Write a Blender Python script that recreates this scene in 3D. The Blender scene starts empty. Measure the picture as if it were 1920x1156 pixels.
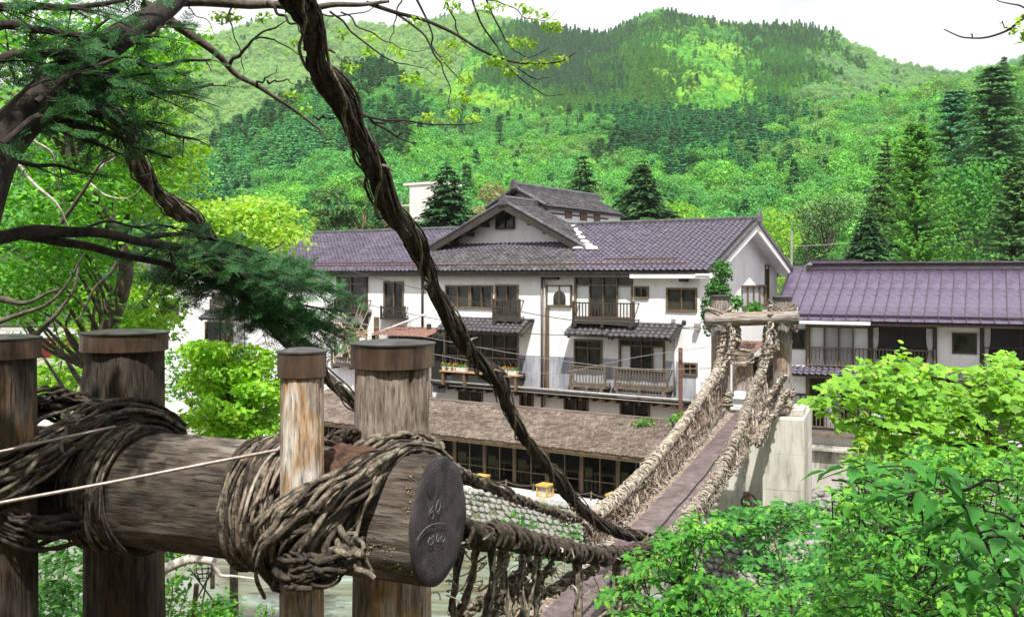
import bpy, math, random
import numpy as np
from mathutils import Vector, Matrix, noise as mnoise

sc = bpy.context.scene
col = sc.collection
rad = math.radians

# ------------------------------------------------------------------ camera
FPX, CX, HY = 1800.0, 960.0, 515.0          # focal length / principal column / horizon row, in photo pixels
cam_d = bpy.data.cameras.new('camera')
cam = bpy.data.objects.new('camera', cam_d)
col.objects.link(cam)
cam.location = (0, 0, 0)
cam.rotation_euler = (rad(90), 0, 0)
cam_d.sensor_width = 36.0
cam_d.lens = 36.0 * FPX / 1920.0
cam_d.shift_y = -(578.0 - HY) / 1920.0
cam_d.clip_start = 0.05
cam_d.clip_end = 6000
sc.camera = cam

# ------------------------------------------------------------------ world, sun, exposure
SUN_H = Vector((0.05, -1.0, 0)).normalized()
SUN_E = rad(59)
world = bpy.data.worlds.new('World')
sc.world = world
world.use_nodes = True
nt = world.node_tree
for n in list(nt.nodes): nt.nodes.remove(n)
wo = nt.nodes.new('ShaderNodeOutputWorld')
sky = nt.nodes.new('ShaderNodeTexSky')
sky.sky_type = 'NISHITA'; sky.sun_disc = False
sky.sun_elevation = SUN_E
sky.sun_rotation = math.atan2(SUN_H.x, SUN_H.y)
bg1 = nt.nodes.new('ShaderNodeBackground'); bg1.inputs[1].default_value = 0.085
nt.links.new(sky.outputs[0], bg1.inputs[0])
bg2 = nt.nodes.new('ShaderNodeBackground'); bg2.inputs[0].default_value = (0.97, 0.975, 1.0, 1); bg2.inputs[1].default_value = 0.78
tc = nt.nodes.new('ShaderNodeTexCoord')
mp = nt.nodes.new('ShaderNodeMapping'); mp.inputs[3].default_value = (1, 1, 2.2); mp.inputs[1].default_value = (0.37, 0.1, 0.2)
nz = nt.nodes.new('ShaderNodeTexNoise'); nz.inputs['Scale'].default_value = 3.2; nz.inputs['Detail'].default_value = 6; nz.inputs['Roughness'].default_value = 0.55
rp = nt.nodes.new('ShaderNodeValToRGB'); rp.color_ramp.elements[0].position = 0.24; rp.color_ramp.elements[1].position = 0.36
rp.color_ramp.elements[0].color = (0.5, 0.5, 0.5, 1)
nt.links.new(tc.outputs['Generated'], mp.inputs[0]); nt.links.new(mp.outputs[0], nz.inputs['Vector']); nt.links.new(nz.outputs[0], rp.inputs[0])
mx = nt.nodes.new('ShaderNodeMixShader')
nt.links.new(rp.outputs[0], mx.inputs[0]); nt.links.new(bg1.outputs[0], mx.inputs[1]); nt.links.new(bg2.outputs[0], mx.inputs[2])
nt.links.new(mx.outputs[0], wo.inputs[0])

sun_d = bpy.data.lights.new('sun', 'SUN')
sun_d.energy = 5.0; sun_d.angle = rad(0.6); sun_d.color = (1.0, 0.96, 0.89)
sun = bpy.data.objects.new('sun', sun_d); col.objects.link(sun)
sdir = Vector((SUN_H.x * math.cos(SUN_E), SUN_H.y * math.cos(SUN_E), math.sin(SUN_E)))
sun.rotation_euler = (-sdir).to_track_quat('-Z', 'Y').to_euler()
sun.location = (0, -5, 30)

sc.view_settings.view_transform = 'Standard'
sc.view_settings.look = 'None'
sc.view_settings.exposure = 0.62
sc.view_settings.gamma = 1.0
sc.view_settings.use_curve_mapping = False
try:
    sc.cycles.max_bounces = 6; sc.cycles.diffuse_bounces = 3; sc.cycles.glossy_bounces = 2
    sc.cycles.transmission_bounces = 3; sc.cycles.transparent_max_bounces = 6
    sc.cycles.caustics_reflective = False; sc.cycles.caustics_refractive = False
except Exception: pass

# ------------------------------------------------------------------ helpers
def at(x, y, Y):
    return Vector(((x - CX) / FPX * Y, Y, -(y - HY) / FPX * Y))

WM = {}      # world matrix of every object that may be a parent

def finish(o, parent, M, local):
    if parent is not None:
        o.parent = parent
        if not local:
            o.matrix_parent_inverse = WM[parent].inverted()
    if M is not None: o.matrix_basis = M
    if parent is not None and local: WM[o] = WM[parent] @ (M or Matrix())
    else: WM[o] = (M or Matrix()).copy()
    return o

def tag(o, label=None, cat=None, group=None, kind=None):
    if label: o['label'] = label
    if cat: o['category'] = cat
    if group: o['group'] = group
    if kind: o['kind'] = kind
    return o

def empty(name, loc, rz=0, label=None, cat=None, group=None):
    o = bpy.data.objects.new(name, None); col.objects.link(o)
    o.empty_display_size = 0.3
    M = Matrix.Translation(loc) @ Matrix.Rotation(rz, 4, 'Z')
    o.matrix_basis = M; WM[o] = M
    return tag(o, label, cat, group)

def obj(name, me, mat=None, parent=None, M=None, local=False, kind=None):
    if mat is not None and len(me.materials) == 0: me.materials.append(mat)
    o = bpy.data.objects.new(name, me); col.objects.link(o)
    finish(o, parent, M, local)
    if kind: o['kind'] = kind
    return o

def np_mesh(name, V, F, smooth=False):
    V = np.asarray(V, dtype=np.float32); F = np.asarray(F, dtype=np.int32)
    me = bpy.data.meshes.new(name)
    k = F.shape[1]; m = F.shape[0]
    me.vertices.add(len(V)); me.vertices.foreach_set('co', V.ravel())
    me.loops.add(m * k); me.loops.foreach_set('vertex_index', F.ravel())
    me.polygons.add(m); me.polygons.foreach_set('loop_start', np.arange(0, m * k, k, dtype=np.int32))
    if smooth: me.polygons.foreach_set('use_smooth', np.ones(m, dtype=bool))
    me.update(calc_edges=True)
    return me

class MB:
    """collects simple shapes into one mesh"""
    def __init__(self): self.v = []; self.f = []
    def add(self, vs, fs):
        n = len(self.v); self.v += [tuple(p) for p in vs]; self.f += [tuple(i + n for i in q) for q in fs]; return self
    def box(self, x0, x1, y0, y1, z0, z1):
        vs = [(x0,y0,z0),(x1,y0,z0),(x1,y1,z0),(x0,y1,z0),(x0,y0,z1),(x1,y0,z1),(x1,y1,z1),(x0,y1,z1)]
        return self.add(vs, [(0,3,2,1),(4,5,6,7),(0,1,5,4),(1,2,6,5),(2,3,7,6),(3,0,4,7)])
    def hexa(self, a, b):      # two quads of 4 points, bottom a, top b
        return self.add(list(a) + list(b), [(0,3,2,1),(4,5,6,7),(0,1,5,4),(1,2,6,5),(2,3,7,6),(3,0,4,7)])
    def bar(self, p, q, w, h, up=(0,0,1)):
        p = Vector(p); q = Vector(q); d = (q - p).normalized(); u = Vector(up)
        s = d.cross(u)
        if s.length < 1e-4: s = d.cross(Vector((1,0,0)))
        s.normalize(); t = s.cross(d).normalized()
        s *= w / 2; t *= h / 2
        return self.hexa([p - s - t, p + s - t, q + s - t, q - s - t], [p - s + t, p + s + t, q + s + t, q - s + t])
    def quad(self, a, b, c, d): return self.add([a, b, c, d], [(0, 1, 2, 3)])
    def tube(self, pts, r, n=8, cap=True):
        V, F = tube_np(pts, r, n)
        self.add(V.tolist(), F.tolist())
        if cap:
            m = len(V)
            b = len(self.v) - m
            self.f.append(tuple(b + i for i in range(n))[::-1]); self.f.append(tuple(b + m - n + i for i in range(n)))
        return self
    def lathe(self, prof, n=24, c=(0,0,0), wob=None):
        vs = []; fs = []
        for j, (r, z) in enumerate(prof):
            for i in range(n):
                a = 2 * math.pi * i / n
                rr = r * (1 + (wob(a, z) if wob else 0))
                vs.append((c[0] + rr * math.cos(a), c[1] + rr * math.sin(a), c[2] + z))
        for j in range(len(prof) - 1):
            for i in range(n):
                k = (i + 1) % n
                fs.append((j*n+i, j*n+k, (j+1)*n+k, (j+1)*n+i))
        fs.append(tuple(range(n))[::-1]); fs.append(tuple((len(prof)-1)*n + i for i in range(n)))
        return self.add(vs, fs)
    def prism(self, poly, ax, d0, d1):   # poly of 2D points; ax = axis of extrusion
        def P(p, d):
            if ax == 'x': return (d, p[0], p[1])
            if ax == 'y': return (p[0], d, p[1])
            return (p[0], p[1], d)
        n = len(poly)
        vs = [P(p, d0) for p in poly] + [P(p, d1) for p in poly]
        fs = [tuple(range(n)), tuple(range(n, 2*n))[::-1]] + [(i, n+i, n+(i+1) % n, (i+1) % n) for i in range(n)]
        return self.add(vs, fs)
    def build(self, name, mat, parent=None, M=None, local=False, smooth=False, kind=None, bevel=0):
        me = bpy.data.meshes.new(name); me.from_pydata(self.v, [], self.f); me.update()
        if smooth: me.polygons.foreach_set('use_smooth', [True] * len(me.polygons))
        o = obj(name, me, mat, parent, M, local, kind)
        if bevel:
            b = o.modifiers.new('bevel', 'BEVEL'); b.width = bevel; b.segments = 2; b.limit_method = 'ANGLE'
        return o

def frames_np(P):
    P = np.asarray(P, float); T = np.gradient(P, axis=0); T /= np.linalg.norm(T, axis=1)[:, None] + 1e-12
    N = np.zeros_like(P)
    ref = np.array([0, 0, 1.0]) if abs(T[0, 2]) < 0.9 else np.array([1.0, 0, 0])
    n = np.cross(T[0], ref); n /= np.linalg.norm(n); N[0] = n
    for i in range(1, len(P)):
        n = n - T[i] * np.dot(n, T[i]); n /= np.linalg.norm(n) + 1e-12; N[i] = n
    B = np.cross(T, N)
    return T, N, B

def tube_np(pts, r, n=8):
    P = np.array([tuple(p) for p in pts], float)
    T, N, B = frames_np(P)
    R = np.broadcast_to(np.asarray(r, float), (len(P),))
    a = np.arange(n) * 2 * np.pi / n
    V = P[:, None, :] + R[:, None, None] * (np.cos(a)[None, :, None] * N[:, None, :] + np.sin(a)[None, :, None] * B[:, None, :])
    V = V.reshape(-1, 3)
    m = len(P); F = []
    i = np.arange(n); k = (i + 1) % n
    for j in range(m - 1):
        F.append(np.stack([j*n+i, j*n+k, (j+1)*n+k, (j+1)*n+i], 1))
    return V, np.concatenate(F)

def join(parts):
    Vs, Fs, o = [], [], 0
    for V, F in parts:
        Vs.append(V); Fs.append(F + o); o += len(V)
    return np.concatenate(Vs), np.concatenate(Fs)

def smooth_path(pts, n):
    """Catmull-Rom through points, n samples"""
    P = np.array([tuple(p) for p in pts], float)
    P = np.vstack([2*P[0]-P[1], P, 2*P[-1]-P[-2]])
    m = len(P) - 3
    out = []
    for t in np.linspace(0, m - 1e-6, n):
        i = int(t); u = t - i
        p0, p1, p2, p3 = P[i:i+4]
        out.append(0.5*((2*p1)+(-p0+p2)*u+(2*p0-5*p1+4*p2-p3)*u*u+(-p0+3*p1-3*p2+p3)*u**3))
    return np.array(out)

def wob_path(P, rng, amp, step):
    """adds smooth random wander"""
    n = len(P); k = max(3, n // step)
    c = rng.normal(0, amp, (k + 1, 3))
    t = np.linspace(0, k - 1e-6, n); i = t.astype(int); u = (t - i)[:, None]; u = u*u*(3-2*u)
    return P + c[i] * (1 - u) + c[i + 1] * u

def rope(P, nst, R, r, twist, rng, nseg=5, jitter=0.25):
    """strands twisted round a path: list of (V,F)"""
    T, N, B = frames_np(P)
    L = np.concatenate([[0], np.cumsum(np.linalg.norm(np.diff(P, axis=0), axis=1))])
    R = np.broadcast_to(np.asarray(R, float), (len(P),)); r = np.broadcast_to(np.asarray(r, float), (len(P),))
    out = []
    for s in range(nst):
        ph = 2*math.pi*s/nst + rng.uniform(-.4, .4); tw = twist * rng.uniform(.8, 1.2)
        a = ph + tw * L
        rr = R * (1 + jitter * np.sin(L * rng.uniform(2, 5) + rng.uniform(0, 6)))
        Q = P + rr[:, None] * (np.cos(a)[:, None]*N + np.sin(a)[:, None]*B)
        Q = wob_path(Q, rng, float(np.mean(r)) * .35, 3)
        out.append(tube_np(Q, r * rng.uniform(.75, 1.25) * (1 + .18*np.sin(L*rng.uniform(5, 14)+s)), nseg))
    return out

def scatter(TV, TF, R, T, S):
    """copies of a template: R (n,3,3), T (n,3), S (n,) or (n,3)"""
    TV = np.asarray(TV, float); TF = np.asarray(TF, int)
    S = np.asarray(S, float)
    if S.ndim == 1: S = S[:, None]
    V = np.einsum('nij,nkj->nki', R, TV[None] * S[:, None, :]) + T[:, None, :]
    n, k = len(T), len(TV)
    F = TF[None] + (np.arange(n) * k)[:, None, None]
    return V.reshape(-1, 3), F.reshape(-1, TF.shape[1])

def frames_from_normal(Nrm, rng, yaw=None):
    """rotation matrices with local z = normal, random yaw (or local y towards yaw vectors)"""
    n = len(Nrm)
    Z = Nrm / (np.linalg.norm(Nrm, axis=1)[:, None] + 1e-9)
    Yv = rng.normal(size=(n, 3)) if yaw is None else yaw + rng.normal(0, .35, (n, 3))
    Yv = Yv - Z * np.sum(Yv * Z, 1)[:, None]; Yv /= np.linalg.norm(Yv, axis=1)[:, None] + 1e-9
    X = np.cross(Yv, Z)
    return np.stack([X, Yv, Z], 2)

LEAF_V = [(0,0,0), (-.30,.42,.06), (0,1,-.06), (.30,.42,.06)]
LEAF_F = [(0,3,2),(0,2,1)]
OVAL_V = [(0,0,0), (-.20,.20,.07), (-.26,.50,.04), (0,1,-.24), (.26,.50,.04), (.20,.20,.07), (0,.48,-.05)]
OVAL_F = [(0,6,1),(1,6,2),(2,6,3),(3,6,4),(4,6,5),(5,6,0)]
MAPLE_V = [(0,0,0),(-.34,.10,.02),(-.36,.34,0),(-.5,.56,-.08),(-.28,.66,0),(0,1,-.12),(.28,.66,0),(.5,.56,-.08),(.36,.34,0),(.34,.10,.02),(0,.4,.05)]
MAPLE_F = [(i, 10, i+1) for i in range(9)] + [(9, 10, 0)]
MAPLE_F = [(a, c, b) for a, b, c in MAPLE_F]

def cloud_pts(rng, centers, radii, n, shell=.5):
    centers = np.asarray(centers, float); radii = np.asarray(radii, float)
    if radii.ndim == 1: radii = np.stack([radii]*3, 1)
    w = np.prod(radii, 1) ** (2/3); w /= w.sum()
    k = rng.choice(len(centers), n, p=w)
    d = rng.normal(size=(n, 3)); d /= np.linalg.norm(d, axis=1)[:, None]
    rr = rng.uniform(0, 1, n) ** (1/3)
    rr = np.where(rng.uniform(size=n) < shell, rng.uniform(.78, 1.05, n), rr)
    return centers[k] + d * rr[:, None] * radii[k], d, k

def leaf_cloud(rng, centers, radii, n, size, up=.6, shell=.5, tpl=(LEAF_V, LEAF_F), rnd=.45):
    P, d, k = cloud_pts(rng, centers, radii, n, shell)
    N = d * (1 - up) + np.array([0, 0, up]) + rng.normal(0, rnd, (n, 3))
    R = frames_from_normal(N, rng)
    S = size * rng.uniform(.65, 1.3, n)
    return scatter(tpl[0], tpl[1], R, P, S)

# ------------------------------------------------------------------ materials
MATS = {}
def new_mat(name):
    m = bpy.data.materials.new(name); m.use_nodes = True
    nt = m.node_tree
    for n in list(nt.nodes): nt.nodes.remove(n)
    out = nt.nodes.new('ShaderNodeOutputMaterial')
    b = nt.nodes.new('ShaderNodeBsdfPrincipled')
    nt.links.new(b.outputs[0], out.inputs[0])
    MATS[name] = m
    return m, nt, b, out

def noise_node(nt, scale, stretch=(1,1,1), detail=5, rough=.6, coord='Object', dist=0):
    tc = nt.nodes.new('ShaderNodeTexCoord'); mp = nt.nodes.new('ShaderNodeMapping')
    mp.inputs[3].default_value = stretch
    n = nt.nodes.new('ShaderNodeTexNoise')
    n.inputs['Scale'].default_value = scale; n.inputs['Detail'].default_value = detail
    n.inputs['Roughness'].default_value = rough; n.inputs['Distortion'].default_value = dist
    nt.links.new(tc.outputs[coord], mp.inputs[0]); nt.links.new(mp.outputs[0], n.inputs['Vector'])
    return n

def ramp(nt, src, cols, pos):
    r = nt.nodes.new('ShaderNodeValToRGB'); e = r.color_ramp.elements
    while len(e) < len(cols): e.new(0.5)
    for k, (c, p) in enumerate(zip(cols, pos)):
        e[k].position = p; e[k].color = (*c, 1) if len(c) == 3 else c
    nt.links.new(src, r.inputs[0]); return r

def mixc(nt, a, b, fac, mode='MIX'):
    m = nt.nodes.new('ShaderNodeMix'); m.data_type = 'RGBA'; m.blend_type = mode
    if isinstance(fac, float): m.inputs[0].default_value = fac
    else: nt.links.new(fac, m.inputs[0])
    for s, i in ((a, 6), (b, 7)):
        if isinstance(s, tuple): m.inputs[i].default_value = (*s, 1)
        else: nt.links.new(s, m.inputs[i])
    return m.outputs[2]

def bump(nt, b, src, strength, dist=.02):
    bn = nt.nodes.new('ShaderNodeBump'); bn.inputs['Strength'].default_value = strength; bn.inputs['Distance'].default_value = dist
    nt.links.new(src, bn.inputs['Height']); nt.links.new(bn.outputs[0], b.inputs['Normal'])

def simple(name, c1, c2, scale=4, stretch=(1,1,1), rough=.75, pos=(.35,.68), c3=None, bmp=.0, bdist=.01, metal=0, spec=.5, fine=None, coord='Object', isl=0.0, detail=6):
    m, nt, b, out = new_mat(name)
    n = noise_node(nt, scale, stretch, detail=detail, coord=coord)
    cols = [c1, c2] if c3 is None else [c1, c2, c3]
    ps = list(pos) if c3 is None else [pos[0], (pos[0]+pos[1])/2, pos[1]]
    r = ramp(nt, n.outputs[0], cols, ps)
    c = r.outputs[0]; h = n.outputs[0]
    if fine:
        n2 = noise_node(nt, fine, stretch, detail=4, coord=coord)
        r2 = ramp(nt, n2.outputs[0], [(.55,.55,.55), (1.25,1.25,1.25)], [.3, .7])
        c = mixc(nt, c, r2.outputs[0], 1.0, 'MULTIPLY'); h = n2.outputs[0]
    if isl:
        g = nt.nodes.new('ShaderNodeNewGeometry')
        r3 = ramp(nt, g.outputs['Random Per Island'], [(1-isl,)*3, (1+isl,)*3], [0, 1])
        c = mixc(nt, c, r3.outputs[0], 1.0, 'MULTIPLY')
    nt.links.new(c, b.inputs['Base Color'])
    b.inputs['Roughness'].default_value = rough; b.inputs['Metallic'].default_value = metal
    b.inputs['Specular IOR Level'].default_value = spec
    if bmp: bump(nt, b, h, bmp, bdist)
    return m

def leaf_mat(name, dark, light, yel=None, trans=.35, rough=.5, scale=1.2, tint_attr=False, spec=.3):
    m, nt, b, out = new_mat(name)
    g = nt.nodes.new('ShaderNodeNewGeometry')
    cols = [dark, light] if yel is None else [dark, light, yel]
    r = ramp(nt, g.outputs['Random Per Island'], cols, [0, 1] if yel is None else [0, .6, 1])
    n = noise_node(nt, scale, detail=2)
    r2 = ramp(nt, n.outputs[0], [(.7,.72,.7), (1.22,1.2,1.15)], [.3, .7])
    c = mixc(nt, r.outputs[0], r2.outputs[0], 1.0, 'MULTIPLY')
    if tint_attr:
        a = nt.nodes.new('ShaderNodeAttribute'); a.attribute_type = 'INSTANCER'; a.attribute_name = 'tint'
        c = mixc(nt, c, a.outputs['Color'], 1.0, 'MULTIPLY')
    nt.links.new(c, b.inputs['Base Color'])
    b.inputs['Roughness'].default_value = rough; b.inputs['Specular IOR Level'].default_value = spec
    t = nt.nodes.new('ShaderNodeBsdfTranslucent')
    hs = nt.nodes.new('ShaderNodeHueSaturation'); hs.inputs['Hue'].default_value = .485; hs.inputs['Saturation'].default_value = 1.1; hs.inputs['Value'].default_value = 1.25
    nt.links.new(c, hs.inputs['Color']); nt.links.new(hs.outputs[0], t.inputs[0])
    mx = nt.nodes.new('ShaderNodeMixShader'); mx.inputs[0].default_value = trans
    nt.links.new(b.outputs[0], mx.inputs[1]); nt.links.new(t.outputs[0], mx.inputs[2]); nt.links.new(mx.outputs[0], out.inputs[0])
    return m

def wood_mat(name, cols, pos, scale=3.0, along='z', stretch=14, rough=.8, bmp=.5, bdist=.012, crack=.5, moss=None):
    """long-grained weathered wood, grain along a local axis"""
    m, nt, b, out = new_mat(name)
    st = {'x': (1/stretch*2, 1, 1), 'y': (1, 1/stretch*2, 1), 'z': (1, 1, 1/stretch*2)}[along]
    n1 = noise_node(nt, scale*17, st, detail=8, rough=.7, dist=.15)
    n2 = noise_node(nt, scale*.9, tuple(min(1, s*3) for s in st), detail=4)
    n3 = noise_node(nt, scale*24, tuple(s*.5 if s < 1 else s for s in st), detail=3)
    r = ramp(nt, n2.outputs[0], cols, pos)
    g = ramp(nt, n1.outputs[0], [(.34,.33,.32), (1.22,1.22,1.22)], [.34, .62])
    c = mixc(nt, r.outputs[0], g.outputs[0], 1.0, 'MULTIPLY')
    k = ramp(nt, n3.outputs[0], [(1-crack,)*3, (1,1,1)], [.33, .42])
    c = mixc(nt, c, k.outputs[0], 1.0, 'MULTIPLY')
    if moss:
        n4 = noise_node(nt, 5, detail=6)
        f = ramp(nt, n4.outputs[0], [(0,0,0),(.6,.6,.6)], [.5,.7])
        c = mixc(nt, c, moss, f.outputs[0])
    nt.links.new(c, b.inputs['Base Color']); b.inputs['Roughness'].default_value = rough
    b.inputs['Specular IOR Level'].default_value = .25
    mm = nt.nodes.new('ShaderNodeMath'); mm.operation = 'ADD'
    nt.links.new(n1.outputs[0], mm.inputs[0]); nt.links.new(k.outputs[0], mm.inputs[1])
    bump(nt, b, mm.outputs[0], bmp, bdist)
    return m

# stains with their own shape on plaster
def plaster_mat(name, base, stain, amount=.25):
    m, nt, b, out = new_mat(name)
    n1 = noise_node(nt, .9, (1,1,.35), detail=7)
    n2 = noise_node(nt, 7, (1,1,.15), detail=5)
    f1 = ramp(nt, n1.outputs[0], [(0,0,0), (1,1,1)], [.45, .8])
    f2 = ramp(nt, n2.outputs[0], [(0,0,0), (1,1,1)], [.5, .75])
    mm = nt.nodes.new('ShaderNodeMath'); mm.operation = 'MULTIPLY_ADD'
    nt.links.new(f1.outputs[0], mm.inputs[0]); mm.inputs[1].default_value = amount
    m2 = nt.nodes.new('ShaderNodeMath'); m2.operation = 'MULTIPLY'; m2.inputs[1].default_value = amount * .6
    nt.links.new(f2.outputs[0], m2.inputs[0]); nt.links.new(m2.outputs[0], mm.inputs[2])
    c = mixc(nt, base, stain, mm.outputs[0])
    nt.links.new(c, b.inputs['Base Color']); b.inputs['Roughness'].default_value = .9; b.inputs['Specular IOR Level'].default_value = .2
    n3 = noise_node(nt, 30, detail=4); bump(nt, b, n3.outputs[0], .15, .01)
    return m

plaster = plaster_mat('plaster_white', (.79,.79,.81), (.44,.425,.41), .42)
plaster_grey = plaster_mat('plaster_weathered', (.40,.41,.46), (.10,.105,.13), .95)
plaster_low = plaster_mat('plaster_stained', (.60,.60,.62), (.25,.25,.26), .6)
concrete = plaster_mat('concrete_weathered', (.54,.52,.47), (.10,.10,.07), 1.0)
frame_brown = simple('wood_frame', (.10,.065,.035), (.18,.125,.07), 8, (1,1,.2), rough=.6, fine=40)
frame_dark = simple('wood_dark', (.022,.017,.014), (.05,.038,.03), 8, (1,1,.2), rough=.65, fine=40)
rail_wood = simple('wood_rail', (.10,.075,.055), (.20,.155,.115), 6, (1,1,.3), rough=.75, fine=40)
rail_dark = simple('wood_rail_dark', (.03,.022,.018), (.06,.045,.035), 6, (1,1,.3), rough=.7, fine=40)
shoji = simple('paper_screen', (.62,.64,.66), (.74,.75,.77), 3, rough=.9)
curtain = simple('curtain_cloth', (.34,.34,.38), (.50,.50,.54), 10, (6,1,.05), rough=.95)
m, nt_, b, o_ = new_mat('window_glass')
_n = noise_node(nt_, 1.1, (1, 1, .6), detail=3); _r = ramp(nt_, _n.outputs[0], [(.006,.007,.007), (.05,.048,.04), (.012,.02,.014)], [.42, .56, .7]); nt_.links.new(_r.outputs[0], b.inputs['Base Color']); b.inputs['Roughness'].default_value = .06; b.inputs['Specular IOR Level'].default_value = .3  # dark mottling painted in to suggest dim rooms behind the panes
glass = m
m, nt_, b, o_ = new_mat('dark_interior'); b.inputs['Base Color'].default_value = (.02,.018,.016,1); b.inputs['Roughness'].default_value = .9  # near-black colour stands in for unlit space
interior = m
tile_m = simple('roof_tile_glazed', (.052,.043,.068), (.105,.088,.132), 1.2, rough=.5, pos=(.3,.7), isl=.2, fine=5, spec=.4)
tile_old = simple('roof_tile_weathered', (.035,.031,.036), (.10,.092,.10), 2.5, rough=.6, isl=.35, fine=12, spec=.4)
ridge_m = simple('ridge_tile', (.05,.048,.055), (.12,.115,.13), 3, rough=.5, fine=12)
white_paint = simple('white_trim', (.72,.72,.72), (.8,.8,.8), 2, rough=.7)
mortar = simple('white_mortar', (.62,.6,.58), (.8,.79,.77), 6, rough=.95, bmp=.6, bdist=.03)
metal_roof = simple('purple_metal_roof', (.062,.045,.083), (.125,.095,.155), 1.1, (1,1,1), rough=.36, fine=5, spec=.6, bmp=.25, bdist=.03)
metal_dark = simple('dark_metal', (.03,.022,.03), (.06,.045,.06), 3, rough=.4, spec=.5)
shingle_m = simple('cedar_shingle', (.125,.095,.075), (.23,.185,.155), .7, rough=.9, isl=.38, fine=14)
iron = simple('black_iron', (.012,.011,.011), (.03,.027,.026), 20, rough=.55)
rust = simple('rusty_steel', (.10,.045,.03), (.2,.10,.07), 9, rough=.85, fine=30)
rust_roof = simple('rusty_sheet', (.13,.06,.045), (.24,.13,.10), 5, rough=.8, fine=20)
copper = simple('copper_sheet', (.06,.04,.03), (.13,.085,.06), 3.5, (1,1,.3), rough=.42, metal=.5, fine=14, c3=(.13,.085,.06))
copper_top = simple('copper_top', (.055,.05,.05), (.13,.12,.12), 4, rough=.4, metal=.5, fine=14)
deck_m = simple('purple_brown_board', (.085,.06,.058), (.19,.145,.145), 3.2, (1,1,1), rough=.6, fine=16, bmp=.15)
pipe_m = simple('grey_pipe', (.22,.21,.2), (.34,.33,.32), 5, rough=.5)
pipe_w = simple('white_pipe', (.6,.6,.58), (.72,.72,.7), 5, rough=.5)
pipe_b = simple('brown_pipe', (.07,.05,.042), (.12,.09,.075), 5, rough=.5)
cable_m = simple('steel_wire', (.25,.20,.18), (.45,.38,.34), 30, rough=.45, metal=.3)
black_wire = simple('black_wire', (.02,.02,.02), (.04,.04,.04), 30, rough=.6)
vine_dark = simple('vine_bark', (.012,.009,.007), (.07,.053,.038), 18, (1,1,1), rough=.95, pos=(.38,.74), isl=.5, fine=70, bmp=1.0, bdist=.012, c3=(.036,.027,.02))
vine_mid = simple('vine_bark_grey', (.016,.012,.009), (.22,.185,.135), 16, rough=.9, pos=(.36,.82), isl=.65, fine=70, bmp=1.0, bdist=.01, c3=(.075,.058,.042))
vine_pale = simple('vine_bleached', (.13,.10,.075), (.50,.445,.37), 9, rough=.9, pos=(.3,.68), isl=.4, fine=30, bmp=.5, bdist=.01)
vine_brown = simple('bark_fibre', (.17,.115,.085), (.36,.27,.22), 9, rough=.95, isl=.4, fine=30)
bark_dark = simple('dark_bark', (.012,.009,.007), (.05,.038,.03), 12, (1,1,.4), rough=.95, fine=30, bmp=1, bdist=.02)
bark_mid = simple('grey_brown_bark', (.05,.04,.03), (.17,.14,.11), 10, (1,1,.5), rough=.95, fine=30, bmp=.8, bdist=.015)
bark_pale = simple('pale_branch', (.40,.36,.31), (.62,.57,.52), 8, rough=.9, fine=20)
bark_red = simple('red_pine_bark', (.22,.115,.07), (.36,.22,.15), 8, rough=.95)
wood_log = wood_mat('log_weathered', [(.014,.011,.008), (.10,.08,.064), (.31,.275,.245)], [.36,.52,.7], 2.2, bmp=1.0, bdist=.016, crack=.7)
wood_post = wood_mat('post_bleached', [(.10,.072,.048), (.36,.30,.25), (.44,.28,.15), (.68,.62,.56)], [.33,.49,.53,.60], 2.4, bmp=.7, bdist=.012, crack=.5)
wood_post_shaded = wood_mat('post_aged', [(.022,.018,.014), (.075,.06,.048), (.12,.072,.036), (.17,.145,.125)], [.3,.48,.56,.7], 2.4, bmp=.8, bdist=.014, crack=.6)  # shade of the left posts is darkened into this wood colour
wood_far = wood_mat('post_silver', [(.13,.11,.095), (.34,.31,.29), (.27,.19,.13), (.50,.47,.45)], [.3,.46,.55,.68], 1.4, bmp=.7, bdist=.03, crack=.5)
end_grain = simple('end_grain_dark', (.012,.010,.011), (.05,.04,.044), 3.5, rough=.8, fine=20, c3=(.026,.021,.024), bmp=.5)
_nt = end_grain.node_tree; _b = [n for n in _nt.nodes if n.type == 'BSDF_PRINCIPLED'][0]
_l = _b.inputs['Base Color'].links[0].from_socket
_tc = _nt.nodes.new('ShaderNodeTexCoord'); _w = _nt.nodes.new('ShaderNodeTexWave'); _w.wave_type = 'RINGS'; _w.rings_direction = 'Z'
_w.inputs['Scale'].default_value = 14; _w.inputs['Distortion'].default_value = 3.5; _w.inputs['Detail Scale'].default_value = 1.5
_nt.links.new(_tc.outputs['Object'], _w.inputs['Vector'])
_r = ramp(_nt, _w.outputs['Fac'], [(.62,.62,.62), (1.25,1.22,1.22)], [.2, .8])
_nt.links.new(mixc(_nt, _l, _r.outputs[0], 1.0, 'MULTIPLY'), _b.inputs['Base Color'])
chalk = simple('chalk', (.09,.085,.09), (.19,.18,.19), 60, rough=1)
fungus = simple('yellow_fungus', (.13,.10,.045), (.30,.235,.11), 60, rough=.9, isl=.4)
moss_m = simple('red_brown_rot', (.05,.024,.015), (.13,.065,.04), 12, rough=1, fine=40, bmp=1, bdist=.02)
lantern_wood = simple('yellow_lantern_wood', (.48,.29,.06), (.6,.4,.12), 10, rough=.6)
ground_m = simple('soil_leaf_litter', (.055,.045,.03), (.15,.12,.085), 3, rough=1, fine=14, c3=(.05,.075,.025))
terrace_m = simple('gravel_terrace', (.22,.2,.18), (.36,.34,.31), 6, rough=1, fine=25)
hill_m = simple('forest_floor', (.015,.03,.01), (.04,.07,.02), .05, rough=1)
stone_m = simple('river_cobble', (.14,.135,.125), (.33,.32,.305), 5, rough=.85, isl=.3, fine=20, bmp=.3)
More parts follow.
